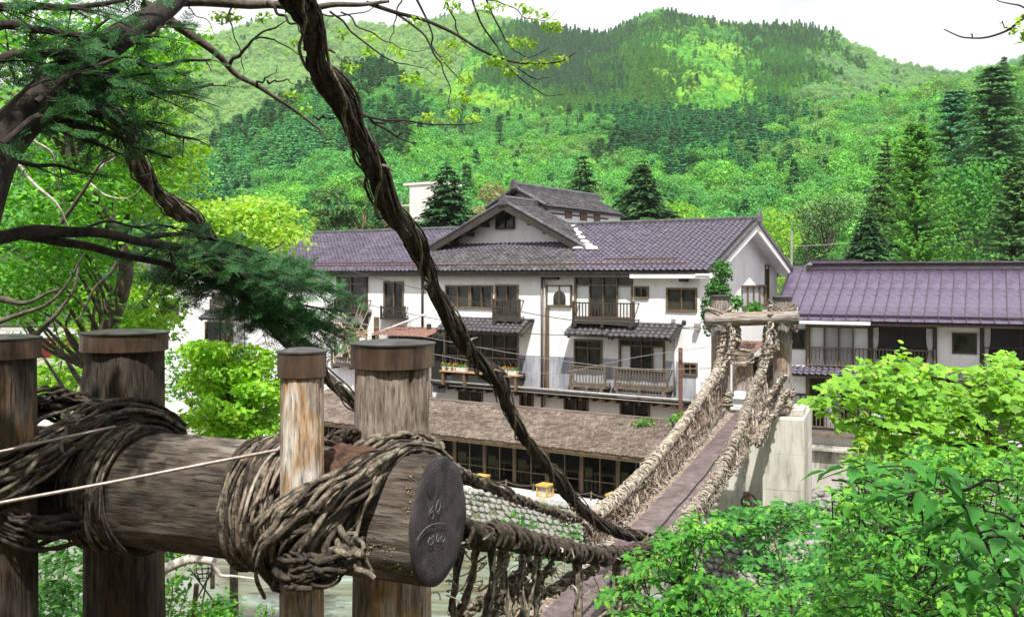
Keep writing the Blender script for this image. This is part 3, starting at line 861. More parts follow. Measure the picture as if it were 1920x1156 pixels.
# pantile: local x across, y up the slope
def tile_tpl(tw=.25, rl=.25, h=.034, lip=.024):
    us = [0, .14, .30, .46, .62, .82, 1.0]; zs = [0, .035, .048, .032, .006, -.006, 0]
    vs = []
    for yv, zo in ((0, h-lip), (0, h), (rl*1.12, 0)):
        for u, z in zip(us, zs): vs.append((u*tw, yv, z+zo))
    fs = []
    n = len(us)
    for k in range(2):
        for i in range(n-1): fs.append((k*n+i, k*n+i+1, (k+1)*n+i+1, (k+1)*n+i))
    return np.array(vs), np.array(fs)
TV, TF = tile_tpl()
TILE_ME = {}
def tile_mesh(mat):
    if mat.name not in TILE_ME:
        me = np_mesh('tile', TV, TF, smooth=False); me.materials.append(mat); TILE_ME[mat.name] = me
    return TILE_ME[mat.name]

def tile_field(o, xd, ud, length, slope, rng, keep=None, tw=.25, rl=.25):
    """matrices of tiles laid from origin o along xd and up ud"""
    o = Vector(o); xd = Vector(xd).normalized(); ud = Vector(ud).normalized(); nd = xd.cross(ud).normalized()
    out = []
    for j in range(int(slope/rl)+1):
        for i in range(int(length/tw)):
            p = o + xd*(i*tw) + ud*(j*rl)
            if keep and not keep(p): continue
            q = p + nd * rng.uniform(0, .012) + xd * rng.uniform(-.008, .008) + ud * rng.uniform(-.012, .012)
            M = Matrix((xd, ud, nd)).transposed().to_4x4(); M.translation = q
            out.append(M)
    return out
def tiles_joined(name, Ms, mat, parent):
    if not Ms: return
    A = np.array([np.array(M) for M in Ms])
    V, F = scatter(TV, TF, A[:, :3, :3], A[:, :3, 3], np.ones(len(A)))
    return obj(name, np_mesh(name, V, F), mat, parent, local=True, kind='stuff')

def pent(root, fr, px, out=.85, rise=.42, mat=None, n=0, y=0.0):
    """small tiled pent roof over a window; px = photo rectangle of its front edge"""
    a = fr.hit(px[0], px[3], y-out); b = fr.hit(px[1], px[2] if len(px) > 4 else px[3], y-out)
    z = (a[1] + b[1]) / 2; x0, x1 = a[0], b[0]
    mb = MB()
    mb.hexa([(x0, y-out, z-.07), (x1, y-out, z-.07), (x1, y, z+rise-.1), (x0, y, z+rise-.1)], [(x0, y-out, z-.005), (x1, y-out, z-.005), (x1, y, z+rise-.005), (x0, y, z+rise-.005)])
    for k in range(max(2, int((x1-x0)/.9))):
        xx = x0+.15+(x1-x0-.3)*k/max(1, int((x1-x0)/.9)-1); mb.bar((xx, y-out+.05, z-.12), (xx, y, z+rise-.17), .06, .08)
    p = mb.build('pent_roof', frame_dark, root, local=True)
    Ms = tile_field((x0-.03, y-out-.05, z), (1,0,0), (0, out, rise), x1-x0+.06, math.hypot(out, rise), random.Random(4))
    for M in Ms[:60]: obj('tile', tile_mesh(mat or tile_old), None, p, M, local=True)
    tiles_joined('tiles', Ms[60:], mat or tile_old, p)
    MB().tube([(x0-.05, y-.02, z+rise+.05), (x1+.05, y-.02, z+rise+.05)], .06, 8).build('ridge_cap', ridge_m, p, local=True)
    return p

def polytube(root, fr, pts, r, mat, name, yl=-.1, n=8, local=True):
    P = []
    for q in pts:
        y = q[2] if len(q) > 2 else yl; h = fr.hit(q[0], q[1], y); P.append((h[0], y, h[1]))
    return MB().tube(P, r, n).build(name, mat, root, local=True, smooth=True)

ANG = math.atan2(-.546, .838)
FI = Frame((7.33, 37.5, -8.2), ANG)
inn = empty('inn_building', FI.o, ANG, 'large white plastered three-storey inn with dark tiled gable roof across the river', 'building')

# --- roof geometry
EY, RY = -.42, 4.8
zE = FI.hit(1335, 507, EY)[1]; zR = FI.hit(1408, 414, RY)[1]
tanp = (zR - zE) / (RY - EY)
XR, XL = .72, FI.hit(572, 436, RY)[0]
roofz = lambda y: zE + (y - EY) * tanp
WB, WL = 9.6, XL + .7                                            # wall depth and left end of the wall
ZT = roofz(0) - .06

# --- openings on the front (photo rectangles)
ups = [
 ((632,517,686,586), 'gg', 'gg', .22), ((720,528,757,592), 'gg', None, .3),
 ((836,535,881,577), 'gg', None, .3), ((882,535,924,578), 'gg', None, .3), ((929,534,972,592), 'gg', None, .3),
 ((1078,519,1186,596), 'sggs', 'gggg', .2), ((1190,537,1216,559), 'gg', None, .3), ((1250,540,1307,583), 'gg', None, .3)]
los = [
 ((836,624,972,688), 'gggggg', 'gggggg', .42), ((1077,637,1129,690), 'gg', 'gg', .28), ((1161,636,1246,698), 'sggs', 'gggg', .2),
 ((1281,680,1308,703), 'gg', None, .3), ((628,608,688,672), 'sggs', 'gg', .25), ((470,560,520,612), 'gg', None, .3),
 ((975,738,1000,770), 'gg', None, .3), ((1058,744,1103,776), 'gg', None, .3), ((1163,754,1218,788), 'gg', None, .3), ((860,726,905,756), 'gg', None, .3)]
holes = []; wins = []
for px, lo, up, th in ups + los:
    r = FI.rect(*px); holes.append(r); wins.append((r, lo, up, th, px))
mb = MB()
wall_holes(mb, WL, 0, 0, ZT, holes)
# right gable end: openings in the wall facing right
def gz(x, y, yy): return None
FG = Frame(FI.W(0, 0, 0), ANG + math.pi/2)                        # x runs along the depth of the building
gable_px = [((1390,535,1436,574), 'cccc'), ((1434,497,1441,570), 'g')]
gh = []
for px, lo in gable_px:
    r = FG.rect(*px); gh.append(r)
wall_holes(mb, 0, WB, 0, ZT, gh, P=lambda u, d, z: (-d, u, z))
# gable triangle + back and left faces
pk = roofz(RY) - .08
for x in (0, WL):
    mb.add([(x, 0, ZT), (x, WB, ZT), (x, RY, pk)], [(0, 1, 2)])
mb.quad((WL, 0, 0), (WL, WB, 0), (WL, WB, ZT), (WL, 0, ZT)); mb.quad((WL, WB, 0), (0, WB, 0), (0, WB, ZT), (WL, WB, ZT))
wall = mb.build('wall', plaster, inn, local=True)
for r, lo, up, th, px in wins: window(inn, r, lo, up, th)
for (px, lo), r in zip(gable_px, gh):
    f = window(inn, r, lo, None, M=None, name='window') if False else None
    # windows in the gable end are framed in the turned plane
    x0, x1, z0, z1 = r; t = .06
    Mg = Matrix.Rotation(math.pi/2, 4, 'Z')
    window(inn, r, lo, None, M=Mg)
# weathered grey dado on the front, under the first-floor windows
gx = [(820,664,975), (975,667,1080), (1130,672,1160), (1246,676,1311)]
segs = [((812,676,836,735)), ((972,667,1076,738)), ((1130,672,1160,742)), ((1247,677,1280,748)), ((1309,680,1312,748)), ((1280,705,1309,748))]
for s in segs:
    a = FI.rect(*s); MB().box(a[0], a[1], -.012, .0, a[2], a[3]).build('weathered_dado', plaster_grey, inn, local=True)
a = FI.rect(836, 690, 972, 735); MB().box(a[0], a[1], -.012, 0, a[2], a[3]).build('weathered_dado', plaster_low, inn, local=True)
a = FI.rect(705, 597, 772, 660); MB().box(a[0], a[1], -.012, 0, a[2], a[3]).build('stained_panel', plaster_low, inn, local=True)
a = FI.rect(1077, 694, 1129, 738); MB().box(a[0], a[1], -.01, 0, a[2], a[3]).build('weathered_dado', plaster_grey, inn, local=True)
a = FI.rect(1161, 700, 1246, 742); MB().box(a[0], a[1], -.01, 0, a[2], a[3]).build('weathered_dado', plaster_grey, inn, local=True)

# --- roof
mb = MB()
x0, x1 = XL, XR
mb.hexa([(x0, EY, zE-.12), (x1, EY, zE-.12), (x1, RY, zR-.12), (x0, RY, zR-.12)], [(x0, EY, zE-.01), (x1, EY, zE-.01), (x1, RY, zR-.01), (x0, RY, zR-.01)])
by = 2*RY - EY
mb.hexa([(x0, RY, zR-.12), (x1, RY, zR-.12), (x1, by, zE-.12), (x0, by, zE-.12)], [(x0, RY, zR-.01), (x1, RY, zR-.01), (x1, by, zE-.01), (x0, by, zE-.01)])
roof = mb.build('roof', frame_dark, inn, local=True)
rr = random.Random(2)
def has(p):  return True
Ms = tile_field((XL, EY-.05, zE), (1, 0, 0), (0, RY-EY, zR-zE), XR-XL, math.hypot(RY-EY, zR-zE)-.1, rr)
old_a = FI.hit(800, 480, 1.0)[0]; old_b = FI.hit(1095, 480, 1.0)[0]
is_old = lambda M: old_a < M.translation.x < old_b - .6*(M.translation.y) and M.translation.y < 1.9
new_t = [M for M in Ms if not is_old(M)]; old_t = [M for M in Ms if is_old(M)]
new_t.sort(key=lambda M: -M.translation.x)
for M in new_t[:300]: obj('tile', tile_mesh(tile_m), None, roof, M, local=True)
tiles_joined('tiles', new_t[300:], tile_m, roof)
tiles_joined('tiles', old_t, tile_old, roof)
Mb = tile_field((XR, by+.05, zE), (-1, 0, 0), (0, -(RY-EY), zR-zE), XR-XL, math.hypot(RY-EY, zR-zE)-.1, rr, keep=lambda p: p.x > -9)
tiles_joined('tiles', Mb, tile_m, roof)
# ridge of stacked tiles with end ornaments
mb = MB(); mb.box(XL, XR+.02, RY-.12, RY+.12, zR-.02, zR+.10); mb.tube([(XL, RY, zR+.12), (XR+.02, RY, zR+.12)], .085, 10)
k = XL
mb.build('ridge', ridge_m, roof, local=True)
mb = MB(); mb.prism([(RY-.22, zR-.06), (RY+.22, zR-.06), (RY+.2, zR+.2), (RY+.08, zR+.36), (RY, zR+.46), (RY-.08, zR+.36), (RY-.2, zR+.2)], 'x', XR+.02, XR+.12)
mb.build('ridge_end_ornament', ridge_m, roof, local=True)
# snow guard rails
mb = MB()
for (xa, xb, yy) in ((XL+3, FI.hit(790,490,.4)[0], .35), (FI.hit(1130,490,.4)[0], -1.2, .55), (XL+3, -.6, .05)):
    z = roofz(yy) + .12; mb.tube([(xa, yy, z), (xb, yy, z)], .03, 6)
    n = int((xb-xa)/1.2)
    for i in range(n+1): mb.bar((xa+(xb-xa)*i/n, yy, z-.1), (xa+(xb-xa)*i/n, yy, z), .04, .04, up=(1,0,0))
mb.build('snow_guard', rust, roof, local=True)
# eaves: fascia, soffit and gutter; white boxed eave at the right
mb = MB(); mb.box(XL+.1, FI.hit(1190,510,EY)[0], EY+.03, EY+.09, zE-.26, zE-.06)
mb.box(XL+.1, FI.hit(1190,510,EY)[0], EY+.09, -.002, zE-.2, zE-.14); mb.build('eave_board', frame_dark, roof, local=True)
MB().box(FI.hit(1175,510,EY)[0]+.12, XR-.1, EY+.02, -.003, zE-.30, zE-.1).build('boxed_eave', plaster, roof, local=True)
# bargeboards of the right gable: thick white boards and white soffit
for sgn in (0, 1):
    ya, za, yb, zb = (EY-.02, zE, RY, zR) if not sgn else (by+.02, zE, RY, zR)
    mb = MB(); mb.hexa([(XR-.14, ya, za-.42), (XR-.03, ya, za-.42), (XR-.03, yb, zb-.46), (XR-.14, yb, zb-.46)], [(XR-.14, ya, za-.10), (XR-.03, ya, za-.10), (XR-.03, yb, zb-.125), (XR-.14, yb, zb-.125)])
    mb.hexa([(.0, ya, za-.20), (XR-.14, ya, za-.20), (XR-.14, yb, zb-.20), (.0, yb, zb-.20)], [(.0, ya, za-.128), (XR-.14, ya, za-.128), (XR-.14, yb, zb-.128), (.0, yb, zb-.128)])
    mb.build('bargeboard', white_paint, roof, local=True)
    mb = MB(); mb.hexa([(XR-.03, ya, za-.14), (XR+.03, ya, za-.14), (XR+.03, yb, zb-.14), (XR-.03, yb, zb-.14)], [(XR-.03, ya, za+.05), (XR+.03, ya, za+.05), (XR+.03, yb, zb+.05), (XR-.03, yb, zb+.05)])
    mb.build('verge_tiles', ridge_m, roof, local=True)

# --- front cross gable
def on_roof(px, py):
    lo, hi = -1.0, 6.0
    for _ in range(40):
        m = (lo+hi)/2
        if FI.hit(px, py, m)[1] > roofz(m): lo = m
        else: hi = m
    x, z = FI.hit(px, py, lo); return x, lo, z
fr_, fl_ = on_roof(1097, 466), on_roof(797, 468)
YD = min(fr_[1], fl_[1]) - .12
ax, az = FI.hit(945, 380, YD)
lx, lz = FI.hit(795, 468, YD); rx, rz_ = FI.hit(1097, 466, YD); fz_ = min(lz, rz_)
GYB = 5.0
cg = MB()
for (ex) in (lx, rx):
    s = 1 if ex > ax else -1
    cg.hexa([(ax, YD, az-.12), (ex, YD, fz_-.12), (ex, GYB, fz_-.12), (ax, GYB, az-.12)], [(ax, YD, az-.01), (ex, YD, fz_-.01), (ex, GYB, fz_-.01), (ax, GYB, az-.01)])
cgable = cg.build('cross_gable_roof', frame_dark, inn, local=True)
sl = math.hypot(rx-ax, az-fz_)
Mr = tile_field((rx, YD-.02, fz_), (0, 1, 0), (ax-rx, 0, az-fz_), GYB-YD, sl-.05, rr)
Ml = tile_field((lx, GYB, fz_), (0, -1, 0), (ax-lx, 0, az-fz_), GYB-YD, math.hypot(ax-lx, az-fz_)-.05, rr)
tiles_joined('tiles', Mr, tile_old, cgable); tiles_joined('tiles', Ml, tile_old, cgable)
GW = YD + .85
tri = [(lx+.9, fz_-.25), (rx-.9, fz_-.25), (rx-.9, fz_-.25+.35), (ax, az-.13-.02), (lx+.9, fz_+.1)]
wr = FI.rect(932, 402, 965, 429, GW)
mb = MB(); mb.add([(p[0], GW, p[1]) for p in [(lx+.4, fz_-.6), (rx-.4, fz_-.6), (rx-.4, fz_+.08), (ax, az-.15), (lx+.4, fz_+.08)]], [(0,1,2,3,4)])
gwall = mb.build('gable_wall', plaster, inn, local=True)
window(inn, wr, 'gg', None, fm=frame_dark, y=GW-.10, name='gable_window')
for ex in (lx, rx):
    mb = MB(); mb.hexa([(ax, YD-.06, az-.34), (ex, YD-.06, fz_-.30), (ex, YD+.02, fz_-.30), (ax, YD+.02, az-.34)], [(ax, YD-.06, az-.02), (ex, YD-.06, fz_-.02), (ex, YD+.02, fz_-.02), (ax, YD+.02, az-.02)])
    mb.build('bargeboard', frame_dark, cgable, local=True)
    for k in range(5):                                         # purlin ends under the rake
        t = .12 + .19*k; xx = ax + (ex-ax)*t; zz = az + (fz_-az)*t
        MB().box(xx-.08, xx+.08, YD+.02, GW-.004, zz-.40, zz-.2).build('purlin_end', frame_dark, cgable, local=True)
    mb = MB(); mb.tube([(ax, YD-.02, az+.08), (ex, YD-.02, fz_+.08)], .085, 8)
    mb.build('verge_tiles', ridge_m, cgable, local=True)
mb = MB(); mb.box(ax-.13, ax+.13, YD-.02, 4.95, az, az+.2); mb.tube([(ax, YD-.05, az+.24), (ax, 4.95, az+.24)], .11, 10); mb.build('ridge', ridge_m, cgable, local=True)
mb = MB(); mb.prism([(ax-.24, az-.1), (ax+.24, az-.1), (ax+.2, az+.2), (ax, az+.48), (ax-.2, az+.2)], 'y', YD-.14, YD-.03); mb.build('ridge_end_ornament', ridge_m, cgable, local=True)
# row of flat tiles on the sill of the gable
mb = MB()
zs_ = FI.hit(945, 459, GW-.3)[1]
mb.hexa([(lx+1.2, GW-.5, zs_-.12), (rx-1.0, GW-.5, zs_-.12), (rx-1.0, GW, zs_-.0), (lx+1.2, GW, zs_-.0)], [(lx+1.2, GW-.5, zs_-.06), (rx-1.0, GW-.5, zs_-.06), (rx-1.0, GW, zs_+.06), (lx+1.2, GW, zs_+.06)])
mb.build('sill_tiles', ridge_m, inn, local=True)
# white mortar patch in the right-hand valley
r = np.random.default_rng(5); mb = MB()
pl = [(1074,426),(1080,434),(1086,441),(1092,448),(1098,455),(1103,462),(1108,467),(1090,467)]
for i, (a, b) in enumerate(pl):
    for q in range(3):
        x, y, z = on_roof(a + r.normal(0, 2.0), b + r.normal(0, 1.5)); s = .10 + .03*i
        mb.lathe([(s*.5, -.05), (s, .04), (s*.75, .10), (s*.2, .13)], 9, (x, y, z), wob=lambda a, z, q=q, i=i: .25*math.sin(3*a+q+i))
mb.build('valley_mortar', mortar, roof, local=True, kind='stuff')

# --- upper wing behind, ridge running away
YA = 4.75
ax2, az2 = FI.hit(966, 354, YA); ex2, ez2 = FI.hit(1024, 387, YA)
hw = ex2 - ax2
YE2 = YA
while FI.M and CX + FPX*FI.W(ax2, YE2, 0).x/FI.W(ax2, YE2, 0).y < 1120 and YE2 < 25: YE2 += .1
mb = MB()
for s in (1, -1):
    mb.hexa([(ax2, YA, az2-.1), (ax2+s*hw, YA, ez2-.1), (ax2+s*hw, YE2, ez2-.1), (ax2, YE2, az2-.1)], [(ax2, YA, az2-.01), (ax2+s*hw, YA, ez2-.01), (ax2+s*hw, YE2, ez2-.01), (ax2, YE2, az2-.01)])
wing = mb.build('upper_wing_roof', frame_dark, inn, local=True)
Mr = tile_field((ax2+hw+.04, YA-.02, ez2), (0, 1, 0), (-hw, 0, az2-ez2), YE2-YA, math.hypot(hw, az2-ez2)-.05, rr)
tiles_joined('tiles', Mr, tile_old, wing)
mb = MB(); mb.box(ax2-.14, ax2+.14, YA-.05, YE2+.05, az2-.02, az2+.2); mb.tube([(ax2, YA-.08, az2+.24), (ax2, YE2+.08, az2+.24)], .12, 10); mb.build('ridge', ridge_m, wing, local=True)
mb = MB(); mb.tube([(ax2, YA, az2+.07), (ax2+hw, YA, ez2+.07)], .09, 8); mb.tube([(ax2, YA, az2+.07), (ax2-hw, YA, ez2+.07)], .09, 8); mb.build('verge_tiles', ridge_m, wing, local=True)
mb = MB(); mb.prism([(ax2-.2, az2), (ax2+.2, az2), (ax2+.16, az2+.3), (ax2, az2+.5), (ax2-.16, az2+.3)], 'y', YA-.2, YA-.09); mb.build('ridge_end_ornament', ridge_m, wing, local=True)
xw = ax2 + hw - .2
FW = Frame(FI.W(xw, 0, 0), ANG + math.pi/2)
wh = [FW.rect(1060, 393, 1071, 408), FW.rect(1088, 397, 1099, 412), FW.rect(1114, 400, 1124, 415)]
mb = MB(); wall_holes(mb, YA+.5, YE2-.3, 5, ez2+.02, wh, P=lambda u, d, z: (xw-d, u, z))
mb.add([(xw, YA+.5, 5), (xw, YA+.5, ez2+.05), (ax2, YA+.5, az2-.12), (2*ax2-xw, YA+.5, ez2+.05), (2*ax2-xw, YA+.5, 5)], [(0,1,2,3,4)])
mb.build('upper_wing_wall', plaster, inn, local=True)
Mw = Matrix.Translation((xw, 0, 0)) @ Matrix.Rotation(math.pi/2, 4, 'Z')
brown_shut = simple('brown_shutter', (.10,.05,.03), (.15,.085,.05), 9, rough=.7)
for h in wh:
    x0, x1, z0, z1 = h
    MB().box(x0-.04, x1+.04, -.04, .06, z0-.04, z1+.04).build('shutter', brown_shut, inn, M=Mw, local=True)
wr2 = FI.rect(959, 371, 984, 389, YA+.5)
window(inn, wr2, 'gg', None, fm=frame_dark, y=YA+.40, name='gable_window')
mb = MB(); a = FW.hit(1015, 397); b = FW.hit(1140, 412)
mb.box(a[0], b[0], -.03, 0, a[1]-.05, a[1]+.03); mb.build('wall_batten', frame_dark, inn, M=Mw, local=True)

# --- balconies, pent roofs, bell window, pipes
balcony(inn, FI.rect(1075, 567, 1188, 603, -.5), .5, 18, rail_dark)
balcony(inn, FI.rect(925, 562, 974, 598, -.35), .35, 9, rail_dark)
balcony(inn, FI.rect(1070, 686, 1134, 722, -.5), .5, 10, rail_wood)
balcony(inn, FI.rect(1153, 692, 1251, 726, -.5), .5, 16, rail_wood)
balcony(inn, FI.rect(831, 668, 974, 700, -.45), .45, 12, rail_dark, cross=True)
balcony(inn, FI.rect(622, 655, 692, 684, -.4), .4, 12, rail_wood)
balcony(inn, FI.rect(628, 562, 688, 584, -.3), .3, 10, rail_dark)
balcony(inn, FI.rect(716, 575, 760, 595, -.2), .25, 8, iron, deep=False)
balcony(inn, FI.rect(1072, 728, 1131, 738, -.35), .36, 9, white_paint, deep=False, name='ventilation_rail')
balcony(inn, FI.rect(1158, 730, 1247, 742, -.35), .36, 15, white_paint, deep=False, name='ventilation_rail')
pent(inn, FI, (818, 981, 630, 622), .85, .5)
pent(inn, FI, (1058, 1146, 632, 628), .8, .42)
pent(inn, FI, (1140, 1262, 637, 633), .85, .46)
# bell-shaped window in a white framed panel
r = FI.rect(1026, 534, 1073, 574); mb = MB(); t = .06
for q in ((r[0], r[1], r[3]-t, r[3]), (r[0], r[1], r[2], r[2]+t), (r[0], r[0]+t, r[2], r[3]), (r[1]-t, r[1], r[2], r[3])): mb.box(q[0], q[1], -.10, 0, q[2], q[3])
bw = mb.build('bell_window', frame_brown, inn, local=True)
MB().box(r[0]+t, r[1]-t, -.06, -.001, r[2]+t, r[3]-t).build('white_panel', white_paint, bw, local=True)
q = FI.rect(1039, 543, 1062, 571); cxm = (q[0]+q[1])/2; hw_ = (q[1]-q[0])/2; hh = q[3]-q[2]
prof = [(1,0),(1,.45),(.92,.66),(.7,.8),(.4,.88),(.15,.94),(0,1.02)]
poly = [(cxm+a*hw_, q[2]+b*hh) for a, b in prof] + [(cxm-a*hw_, q[2]+b*hh) for a, b in prof[::-1][1:]]
MB().prism(poly, 'y', -.075, -.062).build('bell_opening', glass, bw, local=True)
MB().box(cxm-.025, cxm+.025, -.11, -.078, r[2]+t, r[3]-t).build('mullion', frame_brown, bw, local=True)
# downpipes, posts and service pipes
polytube(inn, FI, [(1016,513),(1016,770)], .05, pipe_b, 'downpipe', -.1)
polytube(inn, FI, [(1021,517),(1021,760)], .035, pipe_m, 'downpipe', -.13)
polytube(inn, FI, [(792,512),(792,612)], .06, frame_dark, 'downpipe', -.08)
polytube(inn, FI, [(806,655),(806,742),(812,748),(838,752)], .10, pipe_b, 'drain_pipe', -.6)
polytube(inn, FI, [(1266,626),(1266,735)], .045, pipe_w, 'downpipe', -.08)
a = FI.rect(1023, 577, 1030, 728); MB().box(a[0], a[1], -.08, -.001, a[2], a[3]).build('timber_post', frame_brown, inn, local=True)
a = FI.rect(684, 515, 690, 606); MB().box(a[0], a[1], -.12, -.001, a[2], a[3]).build('timber_post', frame_dark, inn, local=True)
a = FI.rect(704, 594, 711, 640); MB().box(a[0], a[1], -.12, -.014, a[2], a[3]).build('timber_post', frame_brown, inn, local=True)
a = FI.rect(801, 607, 808, 658, -.3); MB().box(a[0], a[1], -.34, -.26, a[2], a[3]).build('timber_post', frame_dark, inn, local=True)
mb = MB(); h = FI.hit(1030, 519, -.2); mb.box(h[0]-.3, h[0]+.4, -.25, -.02, h[1]-.12, h[1]+.12); mb.build('eave_bracket', frame_dark, inn, local=True)
# long ledge with gutter between the lower floors
h0, h1 = FI.hit(812, 716, -.5), FI.hit(1306, 757, -.5)
zl = (h0[1] + h1[1]) / 2
MB().box(h0[0], h1[0], -.5, -.001, zl-.12, zl).build('ledge', frame_dark, inn, local=True)
for k in range(24):
    x = h0[0] + (h1[0]-h0[0])*(k+.5)/24; MB().box(x-.05, x+.05, -.56, -.03, zl-.26, zl-.125).build('ledge_bracket', frame_dark, inn, local=True)
MB().tube([(h0[0]-.2, -.62, zl+.12), (h1[0]+.2, -.62, zl+.09)], .06, 8).build('gutter', pipe_m, inn, local=True, smooth=True)
MB().tube([(h0[0]+1, -.58, zl-.05), (h1[0]-.5, -.58, zl-.08)], .035, 8).build('service_pipe', pipe_m, inn, local=True, smooth=True)
MB().box(h0[0], -.02, -.014, 0, 0, zl-.12).build('ground_floor_wall', plaster_low, inn, local=True) if False else None
# shelf for plants on the lattice balcony
a = FI.rect(826, 698, 974, 703, -.75); shelf_z = a[3]; shelf_x = (a[0], a[1])
MB().box(a[0], a[1], -.85, -.5, a[3]-.06, a[3]).build('plant_shelf', simple('orange_board', (.35,.2,.1), (.42,.26,.14), 5, rough=.7), inn, local=True)
for px_ in (832, 872, 968):
    h = FI.hit(px_, 712, -.7); MB().box(h[0]-.06, h[0]+.06, -.8, -.55, zl+.0, a[3]-.06).build('shelf_post', frame_brown, inn, local=True)
# lamp box, meter boxes, vents on the right bay
h = FI.hit(1281, 522, -.2); MB().box(h[0]-.16, h[0]+.16, -.3, -.001, h[1]-.13, h[1]+.12).build('loudspeaker', frame_dark, inn, local=True, bevel=.02)
h = FI.hit(1263, 601, 0); MB().box(h[0]-.08, h[0]+.08, -.06, 0, h[1]-.07, h[1]+.07).build('vent', pipe_m, inn, local=True)
h = FI.hit(1283, 604, 0); MB().lathe([(.08, -.04), (.1, 0), (.05, .03)], 12).build('vent', frame_dark, inn, M=Matrix.Translation((h[0], -.03, h[1])) @ Matrix.Rotation(math.pi/2, 4, 'X'), local=True)
h = FI.hit(1306, 612, -.2); MB().box(h[0]-.09, h[0]+.09, -.25, -.001, h[1]-.15, h[1]+.13).build('junction_box', pipe_m, inn, local=True, bevel=.01)
# corner pilaster at the right
MB().box(-.14, .02, -.02, .14, 0, ZT-.25).build('corner_trim', white_paint, inn, local=True)
# rusty porch roof on posts, left of the middle
a = FI.hit(694, 627, -1.4); b = FI.hit(800, 627, -1.4); zz = (a[1]+b[1])/2
mb = MB(); n = 34
for i in range(n):
    x0 = a[0] + (b[0]-a[0])*i/n; x1 = a[0] + (b[0]-a[0])*(i+1)/n; d = .03 if i % 2 else -.0
    mb.quad((x0, -1.5, zz-.05+d), (x1, -1.5, zz-.05+(.03-d)), (x1, -.02, zz+.28+(.03-d)), (x0, -.02, zz+.28+d))
porch = mb.build('porch_roof', rust_roof, inn, local=True)
for x in (a[0]+.15, b[0]-.15, (a[0]+b[0])/2): MB().box(x-.06, x+.06, -1.4, -1.28, zz-2.4, zz-.08).build('porch_post', frame_dark, porch, local=True)
MB().box(a[0]+.1, b[0]-.1, -.2, -.05, zz-2.3, zz-.2).build('porch_screen', interior, porch, local=True)
polytube(inn, FI, [(712,622,-.9),(800,588,-.4)], .05, pipe_w, 'white_pipe')
# left lower wing, mostly behind foliage
xw0, xw1 = FI.hit(300, 560, .8)[0], WL
zt = FI.hit(380, 512, .8)[1]
hs = [FI.rect(398,548,440,578,.8), FI.rect(385,604,437,640,.8), FI.rect(300,560,336,600,.8), FI.rect(345,548,372,560,.8)]
mb = MB(); wall_holes(mb, xw0-3, xw1-.01, 0, zt, hs, y=.8)
mb.quad((xw0-3, 7, 0), (xw1, 7, 0), (xw1, 7, zt), (xw0-3, 7, zt)); mb.quad((xw0-3, .8, 0), (xw0-3, 7, 0), (xw0-3, 7, zt), (xw0-3, .8, zt))
mb.build('left_wing_wall', plaster, inn, local=True)
for h in hs: window(inn, h, 'gg', None, y=.8)
balcony(inn, FI.rect(396, 562, 442, 582, .5), .35, 9, rail_dark, y=.8)
pent(inn, FI, (372, 452, 600, 598), .8, .4, y=.8)
mb = MB(); mb.hexa([(xw0-3.5, .2, zt-.05), (xw1, .2, zt-.05), (xw1, 4, zt+1.4), (xw0-3.5, 4, zt+1.4)], [(xw0-3.5, .2, zt), (xw1, .2, zt), (xw1, 4, zt+1.46), (xw0-3.5, 4, zt+1.46)])
lw = mb.build('left_wing_roof', frame_dark, inn, local=True)
tiles_joined('tiles', tile_field((xw0-3.5, .15, zt+.01), (1,0,0), (0, 3.8, 1.46), xw1-xw0+3.5, 4.0, rr), tile_m, lw)
# bamboo lattice in front of the left bay
mb = MB(); r = np.random.default_rng(8)
for k in range(34):
    a = FI.hit(r.uniform(600, 700), r.uniform(610, 680), -1.0); b = FI.hit(r.uniform(590, 700), r.uniform(560, 690), -1.0)
    mb.tube([(a[0], -1.0+r.normal(0, .1), a[1]), (b[0], -1.0+r.normal(0, .1), b[1])], .02, 5)
mb.build('bamboo_lattice', simple('dry_bamboo', (.36,.28,.18), (.52,.43,.30), 5, rough=.8), inn, local=True)

# plants on the shelf
pot_labels = ['small orange-flowered white pot at the left end of the balcony shelf', 'second small orange-flowered pot on the balcony shelf', 'third small orange-flowered pot on the balcony shelf']
def flower_pot(px_, w, label, long=False, orange=True):
    x = FI.hit(px_, 694, -.68)[0]; c = FI.W(x, -.68, shelf_z)
    p = empty('flower_pot', c, ANG, label, 'flower pot', 'flower pots on the balcony shelf')
    if long:
        MB().hexa([(-w/2, -.09, 0), (w/2, -.09, 0), (w/2, .09, 0), (-w/2, .09, 0)], [(-w/2-.03, -.11, .16), (w/2+.03, -.11, .16), (w/2+.03, .11, .16), (-w/2-.03, .11, .16)]).build('pot', pot_w, p, local=True)
    else:
        MB().lathe([(w*.32, 0), (w*.45, .14), (w*.5, .16), (w*.44, .17)], 14).build('pot', pot_w, p, local=True, smooth=False)
    g = np.random.default_rng(int(px_)); n = 90 if long else 40
    C = [(t, 0, .22) for t in (np.linspace(-w/2, w/2, 5) if long else [0])]
    V, F = leaf_cloud(g, C, np.array([(.12, .1, .1)]*len(C)), n, .09); obj('leaves', np_mesh('leaves', V, F), lf_green, p, local=True)
    V, F = leaf_cloud(g, [(c[0], c[1]-.03, c[2]+.06) for c in C], np.array([(.11, .1, .09)]*len(C)), int(n*(.6 if orange else .12)), .07, tpl=(OVAL_V, OVAL_F)); obj('blossoms', np_mesh('blossoms', V, F), flower_r, p, local=True)
for i, px_ in enumerate((832, 843, 853)): flower_pot(px_, .24, pot_labels[i])
flower_pot(866, .5, 'green leafy planter beside the orange pots on the balcony shelf', True, False)
flower_pot(939, .7, 'long planter of orange flowers near the right end of the balcony shelf', True)
flower_pot(962, .4, 'white planter at the far right end of the balcony shelf', True, False)

